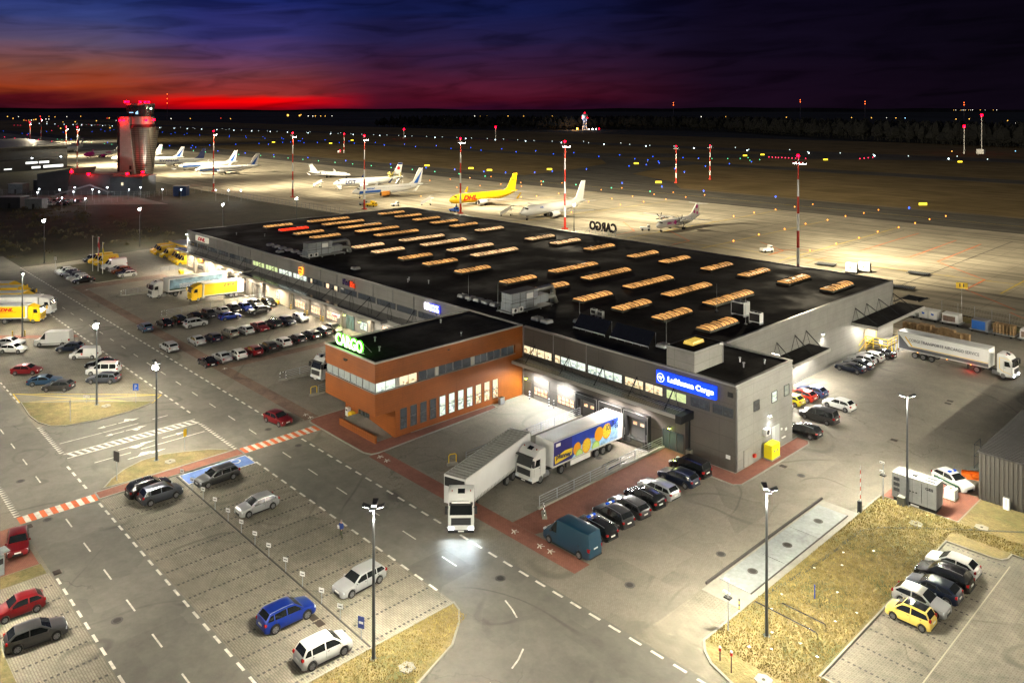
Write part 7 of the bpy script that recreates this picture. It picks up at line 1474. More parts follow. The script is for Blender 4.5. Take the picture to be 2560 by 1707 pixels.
lamp(-31.55, 86, 'tall lamp post in front of the generator', heads=((1, 1), (-1, -1)), power=9000); lamp(-95.8, 33.7, 'tall lit lamp post on the grass island by the black SUV', heads=((1, 0), (-1, 0)), bright=True, power=9500)
lamp(-119.4, 34, 'tall lit lamp post on the grass island by the yellow lines', heads=((1, 0), (-1, 0)), bright=True, power=9500); lamp(-164.45, 34.5, 'dark headed lamp post by the yellow box lorry at the left edge', heads=((1, 0), (-1, 0)), power=6500)
lamp(-239.4, 55.3, 'lit lamp post at the dark field edge, far left', 11.5, bright=True, power=8000); lamp(-248.2, 82.5, 'lit lamp post at the dark field edge behind the yellow vans', 11.4, bright=True, power=6500)
lamp(-237, 103, 'lit lamp post left of the far roof corner', 12, bright=True, power=5200); lamp(-236.7, 127.5, 'lit lamp post behind the far roof, next to the fence', 12, bright=True, power=5200)
lamp(-174.0, 192.6, 'bright low apron lamp behind the back roof edge', 10, bright=True, power=9000, face=(.7, -.7, -.3))
lamp(-72, 12, 'lamp post below the bottom left picture edge', heads=((1, 0), (-1, 0)), power=5600); lamp(-100, 10, 'lamp post beyond the left picture edge', heads=((1, 0), (-1, 0)), power=5200); lamp(-20, 30, 'unseen lamp post added below the bottom right picture edge', heads=((1, 0), (-1, 0)), power=6200)  # the bottom right post is unseen and added for its light
lamp(-141, 12, 'lamp post beyond the left edge beside the far road', heads=((1, 0), (-1, 0)), power=8000); lamp(-5, 75, 'unseen lamp post added beyond the right edge by the car park', heads=((1, 0), (-1, 0)), power=6500); lamp(-16, 122, 'unseen lamp post added beyond the right edge to light the east yard', heads=((1, 0), (-1, 0)), power=23000); lamp(-20, 150, 'unseen lamp post added beyond the right edge by the apron fence', heads=((1, 0), (-1, 0)), power=11000)  # right edge posts are unseen, added to brighten car park and east yard
# lamps on the buildings
def wlamp(x, y, z, d, label, power, col=(1, .95, .85), es=40, spot=150, aimz=-1.0, emc=None):
    r = empty('wall_lamp', (x, y, z), 0, label, 'wall lamp', 'lamps on the building walls'); m = MB(); m.cb(d[0] * .12, d[1] * .12, .05, .3, .3, .12); m.build('housing', dkm, r); m = MB(); m.cb(d[0] * .16, d[1] * .16, -.05, .24, .24, .08); m.build('lens', emc or em('wall', (1, .97, .9), es), r)
    light('SPOT', (d[0] * .5, d[1] * .5, -.15), power, col, .12, aim=(d[0] * .5, d[1] * .5, aimz), spot=spot, blend=.5, parent=r)
wlamp(-57.3, 121.5, 5.65, (1, 0), 'white lamp on the blank east warehouse wall', 400); wlamp(-47.7, 87.2, 4.6, (1, 0), 'bright white lamp on the east face of the grey block', 220, (.97, .98, 1))
ey_ = em('exit_green', (.75, 1, .12), 22)
for x, z, l in ((-81.0, 2.6, 'yellow-green door lamp at the inner corner of the orange wall'), (-56.4, 2.7, 'yellow-green lamp above the glazed entrance'), (-128.2, 2.9, 'yellow-green lamp above the lobby door'), (-123.2, 2.6, 'yellow-green lamp right of the lobby windows')): wlamp(x, 79.6 if x > -100 else 78.9, z, (0, -1), l, 75, (.8, 1, .25), emc=ey_)
def under_lamp(x, y, z, label, power, col=(1, .93, .8), grp='lamps under the canopies', spot=165):
    r = empty('canopy_lamp', (x, y, z), 0, label, 'canopy lamp', grp); m = MB(); m.box(-.6, .6, -.12, .12, 0, .08); m.build('housing', steel, r); m = MB(); m.box(-.56, .56, -.1, .1, -.03, 0); m.build('tube', em('tube', (1, .94, .82), 22), r); light('SPOT', (0, 0, -.12), power, col, .3, aim=(0, -.35, -1), spot=spot, blend=.4, parent=r)
for i, x in enumerate((-78.2, -73.5)): under_lamp(x, 78.2, 4.9, 'tube lamp under the ribbed canopy above the roller doors', 1700, (.95, .98, .95), 'tube lamps above the near roller doors')
for x in (-65, -60.9): under_lamp(x, 78.2, 4.9, 'tube lamp under the ribbed canopy above the docks', 1500, (1, .9, .8), 'tube lamps above the near docks')
for x in (-201.5, -196, -190.5, -185, -179.5, -174): under_lamp(x, 78.3, 4.85, 'tube lamp under the far courier canopy', 2300, (1, .86, .62), 'tube lamps under the far courier canopy')
for x in (-167, -162, -155): under_lamp(x, 77.6, 4.6, 'tube lamp under the long dark canopy by the courier docks', 2000, (1, .88, .66), 'tube lamps under the long canopy')
for x in (-146, -140, -134, -128, -121): under_lamp(x, 77.6, 4.6, 'tube lamp under the long dark canopy', 700, (1, .88, .68), 'tube lamps under the long canopy, roller door part')
wlamp(-205.4, 84, 5.0, (-1, 0), 'unseen lamp added on the west end wall to light the yellow vans', 1500); wlamp(-205, 79.7, 8.9, (0, -1), 'flood lamp at the far left wall corner', 1800, (1, .93, .8)); under_lamp(-115.5, 77.8, 4.6, 'tube lamp near the canopy end by the orange building', 1500, (1, .9, .75))  # west end wall lamp is unseen, added to brighten the yellow vans
for y in (107.5, 112, 115.8): under_lamp(-55.3, y, 4.5, 'tube lamp under the small east canopy', 1300, (1, .94, .82), 'tube lamps under the small east canopy')
under_lamp(-54.2, 101, 7.5, 'flood lamp on the east wall above the bright yard', 3600, (1, .95, .85))
for y in (135, 141, 147): under_lamp(-54.9, y, 4.9, 'tube lamp under the large east canopy', 1100, (1, .93, .8), 'tube lamps under the large east canopy')
# ------------------------------------------------------------------ fences
def fence(pts, label, h=2.4, step=3., grp='chain link fences'):
    r = empty('fence', (*pts[0], 0), 0, label, 'fence', grp); o = Vector(pts[0]); P_ = [Vector(p) - o for p in pts]; po = MB(); wi = MB()
    for a, b in zip(P_, P_[1:]):
        n = max(1, int((b - a).length / step))
        for i in range(n): p = a.lerp(b, i / n); po.cyl((p.x, p.y, 0), (p.x, p.y, h + .3), .05, n=4)
        for z in (.1, h * .33, h * .66, h, h + .3): wi.cyl((a.x, a.y, z), (b.x, b.y, z), .022, n=3)
        k = (b - a).length; n2 = int(k / .5)
        for i in range(n2): p = a.lerp(b, i / n2); q = a.lerp(b, min(1, (i + 1.) / n2)); wi.cyl((p.x, p.y, .1), (q.x, q.y, h), .012, n=3, cap=False)
    po.build('posts', steel, r); wi.build('wire', mat('fence_wire', (.3, .3, .28), .5, .5), r)
fence([(-56.5, 172), (-41, 169.6), (20, 163.8)], 'wire fence between the east yard and the apron'); fence([(-205, 151), (-267, 163.8), (-336, 160), (-386, 160.5), (-386, 137), (-372, 112), (-372, 98)], 'long wire fence along the dark field and the apron')
fence([(-384, 131), (-420, 96), (-470, 70)], 'wire fence before the lots under the tower')
cp = MB(); cp.cyl((0, 0, 0), (0, 0, .9), .1, .02, n=6)
# ------------------------------------------------------------------ control tower and buildings round it
tw = empty('control_tower', (-428.5, 142, 0), R(46.5), 'tall grey control tower with flared round shaft and red lamps', 'control tower')
tm = wall_mat('tower_cladding', (.22, .195, .165), 3, 1.0, joint=.3, mort=.2, metal=.65, rough=.32); tm2 = wall_mat('tower_slab', (.26, .235, .22), 1.4, 1.1, joint=.7)
m = MB(); zs_ = [(0, 4.3), (8, 4.9), (16, 5.6), (24, 6.5), (31.5, 7.5)]
m.loft([[(2.2 + q * math.cos(2 * math.pi * i / 40), q * math.sin(2 * math.pi * i / 40) , z) for i in range(40)] for z, q in zs_]); m.build('shaft', tm, tw, smooth=50)
m = MB(); m.cyl((1.2, 0, 31.5), (1.2, 0, 33.0), 7.2, 6.6, n=40); m.build('shaft_collar', dkm, tw, smooth=40); m = MB(); m.cyl((1.2, 0, 33.0), (1.2, 0, 36.6), 6.4, 6.4, n=40); m.build('upper_drum', mat('drum_grey', (.26, .25, .24), .4, .4), tw, smooth=40)
m = MB(); m.cyl((.8, 0, 36.6), (.8, 0, 42.6), 5.8, 6.8, n=24); m.build('control_cab', mat('cab_glass', (.02, .025, .03), .12, coat=.7), tw, smooth=20); m = MB(); m.cyl((.8, 0, 42.6), (.8, 0, 43.6), 6.9, 6.7, n=24); m.cyl((.8, 0, 36.5), (.8, 0, 37.1), 6.6, n=24); m.build('cab_roof', mat('cab_trim', (.16, .14, .13), .5, .3), tw)
m = MB()
for i in range(24): a = 2 * math.pi * i / 24; m.cyl((.8 + 5.85 * math.cos(a), 5.85 * math.sin(a), 36.8), (.8 + 6.82 * math.cos(a), 6.82 * math.sin(a), 42.6), .08, n=4)
m.build('cab_mullion', dkm, tw)
m = MB(); m.cb(1.8, -6.05, 39.3, 1.2, .2, 2.2); m.cb(-1.0, -6.1, 39.0, 2.0, .2, .35); m.build('cab_screen', mat('screen_glow', (.1, .2, .3), .4, emit=(.3, .6, .9), es=2), tw)
m = MB(); m.prismy([(-6.4, 0), (1.9, 0), (-.3, 18), (-1.7, 36.8), (-6.4, 36.8)], -7.0, -1.0); m.build('slab', tm2, tw)
m = MB(); m.prismy([(-7.8, 0), (-6.45, 0), (-6.45, 36.9), (-7.8, 36.9)], -6.6, 2); m.build('slab_shade_side', dkm, tw)  # unlit left face of the slab, its shade put into the dark colour
m = MB(); m.box(-1.6, -.4, -7.06, -6.98, 7.2, 9.2); m.box(-1.6, -.4, -7.06, -6.98, 10.2, 12.2); m.build('slab_window', dkm, tw)
rb = em('beacon', (1, .0, .005), 60)
for x, y, z, pw_ in ((-4.4, -5.2, 44.0, 2600), (-2.6, -6, 44.0, 0), (3.5, -6, 43.9, 500), (5, -4, 43.9, 0), (6.3, -3, 43.9, 0), (-4.2, -7.4, 34.6, 2600), (9.3, -3.5, 34.8, 2600), (-6, -7.6, 34.6, 1200), (6.5, -5.8, 34.6, 600)):
    m = MB(); m.cyl((x, y, z), (x, y, z + .9), .62, n=8); m.build('obstruction_light', rb, tw)
    if pw_: light('POINT', (x, y - 1.2, z + .3), pw_ * .14, (1, .01, .01), .3, parent=tw)
m = MB(); m.cyl((8, -4, 40.6), (8, -4, 41.4), .4, n=8); m.build('signal_lamp', em('signal', (.7, 1, .6), 14), tw)
light('SPOT', (26, -30, 6), 11000, (1, .93, .8), .5, aim=(-24, 30, 16), spot=70, blend=.8, parent=tw); light('SPOT', (-28, -26, 6), 7000, (1, .93, .85), .5, aim=(18, 24, 16), spot=70, blend=.8, parent=tw)
tb = empty('tower_base_building', (-405, 128, 0), R(46.5), 'dark low building at the foot of the control tower with red roof lamps', 'building'); dw = wall_mat('base_cladding', (.075, .078, .085), 5, 1.2, joint=.6, metal=.3)
m = MB(); m.box(-4, 11, -6.5, 8, 0, 8.6); m.build('wall', dw, tb); m = MB(); m.box(-26, -4.02, -3, 12, 0, 9.4); m.build('wing_wall', mat('base_wing', (.12, .13, .14), .5, .3), tb); m = MB(); m.box(-4.3, 11.3, -6.8, 8.3, 8.6, 9.0); m.box(-26.3, -4.31, -3.3, 12.3, 9.4, 9.8); m.build('roof', mat('base_roof', (.08, .05, .05), .6), tb)
m = MB(); m.add([(-40, -4, 10), (-24, -4, 12.5), (-20, 12, 12.5), (-40, 12, 10), (-40, -4, 0), (-26.3, -4, 0), (-26.3, 12, 0), (-40, 12, 0)], [(0, 1, 2, 3), (4, 5, 1, 0), (5, 6, 2, 1), (6, 7, 3, 2), (7, 4, 0, 3)]); m.build('side_hall', dw, tb)
m = MB(); m.box(1.2, 2.2, -6.54, -6.5, 4.8, 6.2); m.build('window', W_warm, tb)
m = MB(); m.path([(-30, -6, .3), (-14, -5.6, 5), (-5, -5.2, 1.5)], .5, 4); m.build('ramp', steel, tb)
for x, y, z, p_ in ((-24, -3.4, 10.6, 5000), (-15, -5, 9.6, 1500), (3.5, -5.4, 9.8, 5000), (6.5, 4, 9.8, 2500)):
    m = MB(); m.cyl((x, y, z), (x, y, z + .8), .6, n=8); m.build('obstruction_light', rb, tb); light('POINT', (x, y, z + 1.2), p_ * .16, (1, .01, .01), .3, parent=tb)
sl_ = []
for i, (px_, py_) in enumerate(((-352, 96), (-362, 90), (-384, 128), (-395, 117), (-378, 121), (-389, 109), (-368, 132), (-362, 138), (-376, 108), (-398, 98), (-407, 92), (-392, 88), (-384, 100), (-405, 106), (-340, 156), (-344, 152), (-348, 148), (-430, 80), (-440, 72))):
    r = empty('lot_lamp', (px_, py_, 0), 0, 'small white lamp among the lots at the foot of the tower', 'lamp post', 'small lamps at the foot of the tower'); m = MB(); m.cyl((0, 0, 0), (0, 0, 4.6), .07, n=5); m.build('post', steel, r); m = MB(); m.cyl((0, 0, 4.5), (0, 0, 4.9), .2, n=8); m.build('lamp', em('lot', (.85, .95, 1), 30), r); light('POINT', (0, 0, 4.0), 130, (.85, .93, 1), .2, parent=r)
flat('tower_lot', [(-350, 128), (-372, 100), (-400, 70), (-445, 75), (-430, 100), (-396, 128)], .01, G_yard)
for i in range(15):
    x = -398 + (i % 8) * 2.6 + (i // 8) * 8; y = 89 + (i % 8) * 2.0 + (i // 8) * -6
    car(random.choice(['hatch', 'sedan', 'suv']), x, y, 140, random.choice(['white', 'silver', 'black', 'grey', 'red', 'black']), 'small parked car on the lot under the control tower', 'cars on the lot under the control tower', few=True)
for x, y, w_, d_, h_, c_, l in ((-382, 77, 9, 6, 4.5, 'dk', 'dark container hut left of the lamp lit lot'), (-372, 83, 7, 4, 4, 'lt', 'grey hut at the near edge of the tower lot'), (-424, 106, 10, 4, 3.6, 'lt', 'pale grey long shed behind the tower lot'), (-455, 106, 10, 5, 5, 'dk', 'dark shed with light roof on the grass slope'), (-418, 118, 12, 5, 4.5, 'bl', 'dark blue container row beside the tower building'), (-380, 145, 6, 4, 4.5, 'bl', 'blue container right of the tower base'), (-446, 92, 7, 5, 4.5, 'lt', 'small hut with a bright roof lamp')):
    r = empty('site_hut', (x, y, 0), R(46.5), l, 'hut', 'huts and containers under the tower'); m = MB(); m.box(-w_ / 2, w_ / 2, -d_ / 2, d_ / 2, 0, h_); m.build('wall', {'dk': dw, 'lt': mat('hut_grey', (.2, .21, .22), .5, var=.2), 'bl': mat('hut_blue', (.02, .04, .12), .5)}[c_], r); m = MB(); m.box(-w_ / 2 - .2, w_ / 2 + .2, -d_ / 2 - .2, d_ / 2 + .2, h_, h_ + .2); m.build('roof', mat('hut_roof', (.25, .26, .27), .5), r)
    m = MB(); m.box(-.5, .5, -d_ / 2 - .05, -d_ / 2, 0, 2.1); m.build('door', dkm, r)
hg = empty('hangar', (-640, 120, 0), 0, 'long dark hangar with lit window strips at the left picture edge', 'hangar'); m = MB()
m.add([(-621.7, 158, 0), (-603.6, 108, 0), (-560, 0, 0), (-760, 0, 0), (-760, 158, 0), (-621.7, 158, 15.5), (-603.6, 108, 14.5), (-560, 0, 14), (-760, 0, 14), (-760, 158, 15.5)], [(0, 1, 6, 5), (1, 2, 7, 6), (2, 3, 8, 7), (3, 4, 9, 8), (4, 0, 5, 9)]); part(hg, m, 'wall', wall_mat('hangar_panels', (.05, .052, .058), 6, 1.5, joint=.7, metal=.3))
m = MB(); m.add([(-619, 160, 15.5), (-601, 108, 14.5), (-557, 0, 14), (-760, 0, 14), (-760, 160, 15.5), (-619, 160, 16.3), (-601, 108, 15.3), (-557, 0, 14.8), (-760, 0, 14.8), (-760, 160, 16.3)], [(5, 6, 7, 8, 9), (0, 1, 6, 5), (1, 2, 7, 6), (0, 5, 9, 4)]); part(hg, m, 'roof', mat('hangar_roof', (.09, .088, .08), .5, .3))
def along(t, z, off=1.6): a, b = Vector((-603.6, 108)), Vector((-621.7, 158)); d = (b - a).normalized(); n_ = Vector((d.y, -d.x)); p = a + d * t + n_ * off; return (p.x, p.y, z)
m = MB(); m.add([along(-60, 0, 9), along(46, 0, 9), along(46, 7.2, 9), along(-60, 7.2, 9), along(-60, 7.2, .1), along(46, 7.2, .1), along(46, 0, .1)], [(0, 1, 2, 3), (3, 2, 5, 4), (1, 6, 5, 2)]); part(hg, m, 'annex', wall_mat('annex_panels', (.04, .042, .048), 6, 1.5, joint=.7))
for t0, t1, z0_, z1_ in ((30, 44, 1.2, 2.9), (22, 28, 1.2, 2.6), (18, 26, 4.4, 5.8), (27, 34, 4.4, 5.8), (4, 9, 1.4, 2.2), (-5, 1, 4.4, 5.4)):
    m = MB(); m.quad(along(t0, z0_, 9.1), along(t1, z0_, 9.1), along(t1, z1_, 9.1), along(t0, z1_, 9.1)); part(hg, m, 'window', mat('window_strip_lit', (.5, .5, .5), .5, emit=(.95, 1, .92), es=1.5))
for t in (42, 22, -2): q = along(t, 8.2, 9.6); light('POINT', q, 900, (.9, .95, 1), .3); m = MB(); m.cyl((q[0], q[1], 7.9), (q[0], q[1], 8.5), .4, n=8); part(hg, m, 'roof_lamp', em('lot', (.85, .95, 1), 30))
# radar dome
rd = empty('radar_tower', (-1044, 1187, -1), 0, 'white radar dome on a lattice tower among the far lights', 'radar tower'); m = MB(); m.loft([[(11 * math.cos(b) * math.cos(2 * math.pi * i / 16), 11 * math.cos(b) * math.sin(2 * math.pi * i / 16), 52 + 11 * math.sin(b)) for i in range(16)] for b in [R(a) for a in (-40, -20, 0, 20, 40, 60, 80)]]); m.build('dome', pw, rd, smooth=60)
m = MB()
for i in range(6): a = math.pi * i / 3; m.cyl((9 * math.cos(a), 9 * math.sin(a), 0), (5.5 * math.cos(a), 5.5 * math.sin(a), 26), .8, n=4); m.cyl((5.5 * math.cos(a), 5.5 * math.sin(a), 26), (9 * math.cos(a), 9 * math.sin(a), 44), .8, n=4)
m.cyl((0, 0, 43), (0, 0, 45), 11, n=16); m.build('lattice', mat('radar_steel_glow', (.35, .4, .5), .5, .3, emit=(.2, .3, .6), es=.12), rd)  # faint blue glow put into the lattice steel, which is no lamp
for x, y, z, e_, q in ((0, 0, 65, em('obstruction', (1, 0, .01), 26), 1.2), (-9, -6, 46, em('obstruction', (1, 0, .01), 26), 1.2), (9, 6, 46, em('obstruction', (1, 0, .01), 26), 1.2), (-22, -18, 4, em('sodium', (1, .38, .04), 30), 2.4), (12, 10, 3, eW, 1.6), (24, 18, 3, eW, 1.8), (34, 26, 3, eW, 1.8), (42, 34, 4, em('obstruction', (1, 0, .01), 26), 1.8)):
    m = MB(); m.cyl((x, y, z - q), (x, y, z + q), q, n=8); m.build('lamp', e_, rd)
light('POINT', (-26, -24, 12), 14000, (1, .45, .1), 2, parent=rd); light('POINT', (-10, -30, 40), 9000, (.8, .85, 1), 2, parent=rd)
rd.scale = (.52, .52, .52)
an = empty('antenna_mast', (-644.2, 395.4, 0), 0, 'small red lit antenna mast on the airfield grass left of centre', 'antenna mast'); m = MB()
for i in range(6): m.m = i % 2; m.cyl((0, 0, i * 5), (0, 0, i * 5 + 5), .7, .6, n=4)
m.build('mast', [white, redp], an); m = MB(); m.cyl((0, 0, 30), (0, 0, 31.4), .9, n=8); m.cyl((-6, -4, 3), (-6, -4, 4.4), .9, n=8); m.build('obstruction_light', em('obstruction', (1, 0, .01), 26), an); m = MB(); m.box(-10, -6, -6, -3, 0, 3.4); m.build('cabin', white, an); an.scale = (.57, .57, .57)
# ------------------------------------------------------------------ airfield lights, far lamps, woods
def beacons(name, mesh, pts, label, cat, group, z=.0):
    for p in pts: tag(obj(name, mesh, None, (p[0], p[1], p[2] if len(p) > 2 else z)), label, cat, group)
def lampmesh(name, m_, r_, h=.35):
    b = MB(); b.cyl((0, 0, 0), (0, 0, h), .12, n=5); b.m = 1; b.loft([[(r_ * q * math.cos(t), r_ * q * math.sin(t), h + r_ + r_ * w_) for t in [math.pi * i / 4 for i in range(8)]] for w_, q in ((-1, .3), (-.6, .8), (0, 1), (.6, .8), (1, .3))]); return b.mesh(name, [steel, m_])
beacons('taxiway_light', lampmesh('taxiway_light', em('taxi_blue', (.01, .09, 1), 5), .33), [(-870,421),(-845,420),(-1007,520),(-977,507),(-879,455),(-880,466),(-1075,526),(-1016,500),(-909,492),(-901,490),(-970,531),(-853,469),(-850,485),(-913,532),(-827,501),(-857,533),(-799,504),(-802,535),(-741,506),(-739,532),(-687,509),(-687,537),(-627,509),(-628,536),(-581,509),(-585,540),(-646,326),(-592,329),(-537,331),(-481,334),(-436,332),(-410,336),(-383,338),(-368,343),(-537,514),(-538,541),(-490,515),(-489,541),(-438,516),(-439,545),(-397,512),(-381,508),(-405,547),(-365,500),(-354,486),(-350,465),(-350,445),(-352,402),(-356,357),(-354,371),(-379,553),(-366,556),(-313,447),(-313,484),(-314,517),(-314,548),(-293,429),(-273,341),(-246,340),(-219,337),(-182,339),(-124,340),(-1399,502),(-1300,480),(-1353,506),(-1243,479),(-1299,505),(-1207,488),(-1162,515),(-1104,489),(-1114,518),(-1060,494),(-887,318),(-882,324),(-823,324),(-870,344),(-831,332),(-870,363),(-743,318),(-870,393),(-691,321),(-1659,480),(-1536,451),(-1567,469),(-1625,493),(-1515,379),(-1163,300),(-1022,303),(-1530,428),(-1507,343),(-1661,319),(-1483,311),(-1457,314),(-1585,370)], 'blue lamp standing at a taxiway edge', 'taxiway light', 'blue taxiway edge lights')
beacons('stand_light', lampmesh('stand_light', em('stand_orange', (1, .30, .03), 6), .22, .1), [(-315,305),(-300,291),(-299,305),(-313,319),(-262,279),(-298,320),(-259,307),(-258,322),(-230,280),(-230,295),(-213,281),(-228,309),(-212,296),(-227,323),(-211,310),(-210,324),(-161,268),(-161,283),(-132,235),(-131,218),(-211,232),(-230,264),(-213,265),(-261,263),(-263,255),(-160,298),(-159,312),(-158,326),(-132,252),(-133,269),(-132,284),(-132,299),(-131,313),(-131,327),(-107,236),(-107,252),(-108,269),(-107,284),(-107,299),(-107,313),(-106,327),(-107,219),(-358,290),(-317,277),(-357,304),(-355,319),(-359,276),(-318,262),(-316,291),(-298,224)], 'orange lamp set in the apron', 'apron light', 'orange apron lights', .02)
beacons('centreline_light', lampmesh('centreline_light', em('centre_green', (.12, .9, .4), 3), .3, .1), [(-993,291),(-973,293),(-1058,288),(-1042,291),(-1184,289),(-1163,289),(-839,301),(-790,303),(-769,305),(-738,304),(-678,309),(-358,563),(-349,572),(-343,581),(-344,595),(-325,565),(-325,580)] + [(-650 + 24.3 * i, 316 + .1 * i) for i in range(18)], 'green lamp set in the taxiway centre', 'taxiway light', 'green taxiway centre lights', .02)
beacons('stop_bar_light', lampmesh('stop_bar_light', em('stop_red', (1, .02, .08), 5), .36), [(-334,611),(-331,611),(-328,611),(-325,610),(-323,612),(-320,612),(-317,612),(-314,612),(-311,612),(-309,613),(-304,615),(-273,645),(-273,653),(-273,661),(-273,670)] + [(-2231,451),(-2225,457),(-2220,462),(-1033,217),(-1180,266),(-1103,263),(-2198,579),(-2187,590),(-2176,602),(-2118,606),(-2051,503),(-1640,391),(-1399,300),(-1315,254),(-1258,255)], 'red lamp of a stop bar or approach row', 'airfield light', 'red airfield lamps')
rl_ = [(-2500 + 60 * i + random.uniform(-4, 4), 690 - (max(0, -800 - (-2500 + 60 * i)) * .085) + random.uniform(-1, 1)) for i in range(43)]
beacons('runway_light', lampmesh('runway_light', em('runway_white', (.72, .95, 1), 6), .6), rl_, 'bright white lamp at the runway edge', 'runway light', 'bright white runway edge lights')
beacons('runway_light', lampmesh('runway_lamp', em('runway_pale', (.8, 1, .95), 2.5), .36), [(-2300 + 30 * i, 712 - (max(0, -800 - (-2300 + 30 * i)) * .085) + random.choice((0, 0, 24)) + random.uniform(-2, 2)) for i in range(78)], 'small pale lamp on the runway', 'runway light', 'small pale runway lights')
ys_ = MB(); ys_.box(-1.7, 1.7, -.15, .15, .2, 1.2)
ysm = ys_.mesh('guidance_sign', em('sign_yellow', (1, .72, .03), 3.2))
for x, y, l in ((-892, 450, 'lit yellow guidance sign left of the mast in front of the enter jet'), (-818, 484, 'lit red and yellow guidance sign near the small antenna mast'), (-877, 550, 'lit yellow guidance sign beyond the small antenna mast'), (-411, 351, 'lit yellow guidance sign above the yellow jet'), (-390, 349, 'dim yellow guidance sign right of the one above the yellow jet'), (-452, 345, 'low yellow guidance sign left of the one above the yellow jet'),
                (-368, 383, 'yellow guidance sign on the grass above the white cargo jet'), (-262, 359, 'bright yellow double guidance sign in the grass corner'), (-363, 470, 'lit orange pair sign between blue lamps'), (-359, 616, 'orange sign left of the red stop lamps'), (-356, 640, 'red and orange sign by the red stop lamps'), (-287, 614, 'red sign right of the tall mast'), (-125, 358, 'yellow lit sign with glow at the taxiway edge far right'), (-205, 663, 'orange lamp sign by the runway far right')):
    tag(obj('guidance_sign', ysm, None, (x, y, 0), (0, 0, R(50))), l, 'airfield sign')
fm = [lampmesh('distant_lamp', em('far_' + n_, c_, 3), 1.) for n_, c_ in (('sodium', (1, .50, .08)), ('white', (1, .95, .8)), ('red', (1, .06, .03)), ('blue', (.3, .7, 1)))]
def far_lamps(pts, pick, r0, z, grp, label='tiny lamp of the far lying town lights'):
    for i, p in enumerate(pts):
        o = obj('distant_lamp', fm[pick[i % len(pick)]], None, (p[0], p[1], z)); k = .55 * r0 * random.uniform(.7, 1.3) * math.hypot(*p) / 2500; o.scale = (k, k, k); tag(o, label, 'distant lamp', grp)
far_lamps([(-3359,658),(-2750,553),(-3332,687),(-2357,498),(-2291,489),(-2348,507),(-2343,512),(-2405,531),(-2446,545),(-2549,593),(-3386,798),(-3320,754),(-3161,764),(-3253,825),(-3304,885),(-2549,593),(-2543,599),(-2095,596),(-2639,781),(-2635,786),(-2135,653),(-1964,515),(-1982,495),(-2376,877),(-2386,937),(-2399,1036),(-2233,993),(-2007,469),(-1350,334),(-1334,399)], (0, 0, 1, 0, 2, 0, 1), 1.9, 10, 'town lamps beyond the airfield on the left', 'tiny lamp of the town beyond the airfield left of the tower')
far_lamps([(-3288,1728),(-3300,1799),(-2786,1550),(-2774,1563),(-2767,1570),(-2753,1585),(-2741,1598),(-2799,1662),(-2342,2019),(-2328,2034),(-2310,2052),(-2253,2113)], (0, 0, 1, 1, 0), 2.0, 10, 'far lamps left of the radar dome', 'tiny far lamp left of the radar dome')
far_lamps([(-2211,2157),(-2135,2238),(-1606,2456),(-1546,2520),(-1450,2470)] + [(-1298,2490),(-1122,2587),(-1042,2547),(-1032,2640),(-978,2574),(-948,2567),(-758,2419),(-740,2470),(-585,2239),(-480,1892),(-522,2099),(-167,658),(-197,620)], (0, 0, 1, 0, 3, 0), 1.9, 10, 'far lamps right of the radar dome', 'tiny far lamp right of the radar dome')
far_lamps([(-2918,9236),(-2902,9253),(-2866,9291),(-2857,9301),(-2846,9312),(-2838,9320),(-2830,9329),(-2808,9352),(-2795,9367),(-2779,9383),(-2723,9442),(-2687,9480),(-2627,9543),(-2603,9568)], (0, 1, 0, 1, 1), 1.2, 22, 'cluster of lamps on the horizon at the right', 'tiny lamp of the cluster on the right horizon')
for (x, y), k in zip(((-2630, 1382), (-2637, 1432)), (3.6, 2.6)): o = obj('distant_lamp', fm[0], None, (x, y, 12)); o.scale = (k, k, k); tag(o, 'strong orange lamp in the dark land left of centre, one of a pair', 'distant lamp', 'strong orange pair of far lamps')
for x, y, h, l in ((-3100, 1130, 96, 'far mast with three red lamps left of the control tower'), (-1700, 2420, 62, 'far mast with two red lamps right of the radar dome'), (-1480, 2950, 75, 'far orange lit mast on the right horizon'), (-1180, 2830, 66, 'far yellow lit mast on the right horizon'), (-930, 3050, 62, 'far reddish mast near the right edge of the horizon')):
    r = empty('radio_mast', (x, y, 0), 0, l, 'radio mast', 'far radio masts'); m = MB(); m.cyl((0, 0, 0), (0, 0, h), .8, .5, n=4); m.build('mast', steel, r); m = MB()
    for k in range(3 if h > 90 else 2): z = h - k * (17 if h > 90 else 8); m.cyl((0, 0, z - 1.6), (0, 0, z + 1.2), 1.1, n=6)
    m.build('obstruction_light', em('mast_red', (1, .12, .02), 7), r)
for x, y, h, l in ((-242, 794, 24, 'short red lamp mast left of the pair near the far right wood'), (-237, 826, 34, 'tall red lamp mast right of the pair near the far right wood'), (-890, 640, 12, 'low red lamp on the grass left of the middle mast'), (-770, 700, 16, 'low red lamp mast on the grass beyond the middle mast')):
    r = empty('lamp_mast', (x, y, 0), 0, l, 'lamp mast', 'small red lamp masts on the airfield'); m = MB(); m.cyl((0, 0, 0), (0, 0, h), .5, .3, n=4); m.build('mast', white, r); m = MB(); m.cyl((0, 0, h), (0, 0, h + 1.8), 1.0, n=8); m.build('obstruction_light', em('obstruction', (1, 0, .01), 26), r)
r = empty('airfield_hut', (-232, 806, 0), 0, 'small white hut between the two red lamp masts', 'hut'); m = MB(); m.box(-3, 3, -2, 2, 0, 4); m.m = 1; m.box(-3.3, 3.3, -2.3, 2.3, 4, 4.3); m.build('hut', [white, steel], r)
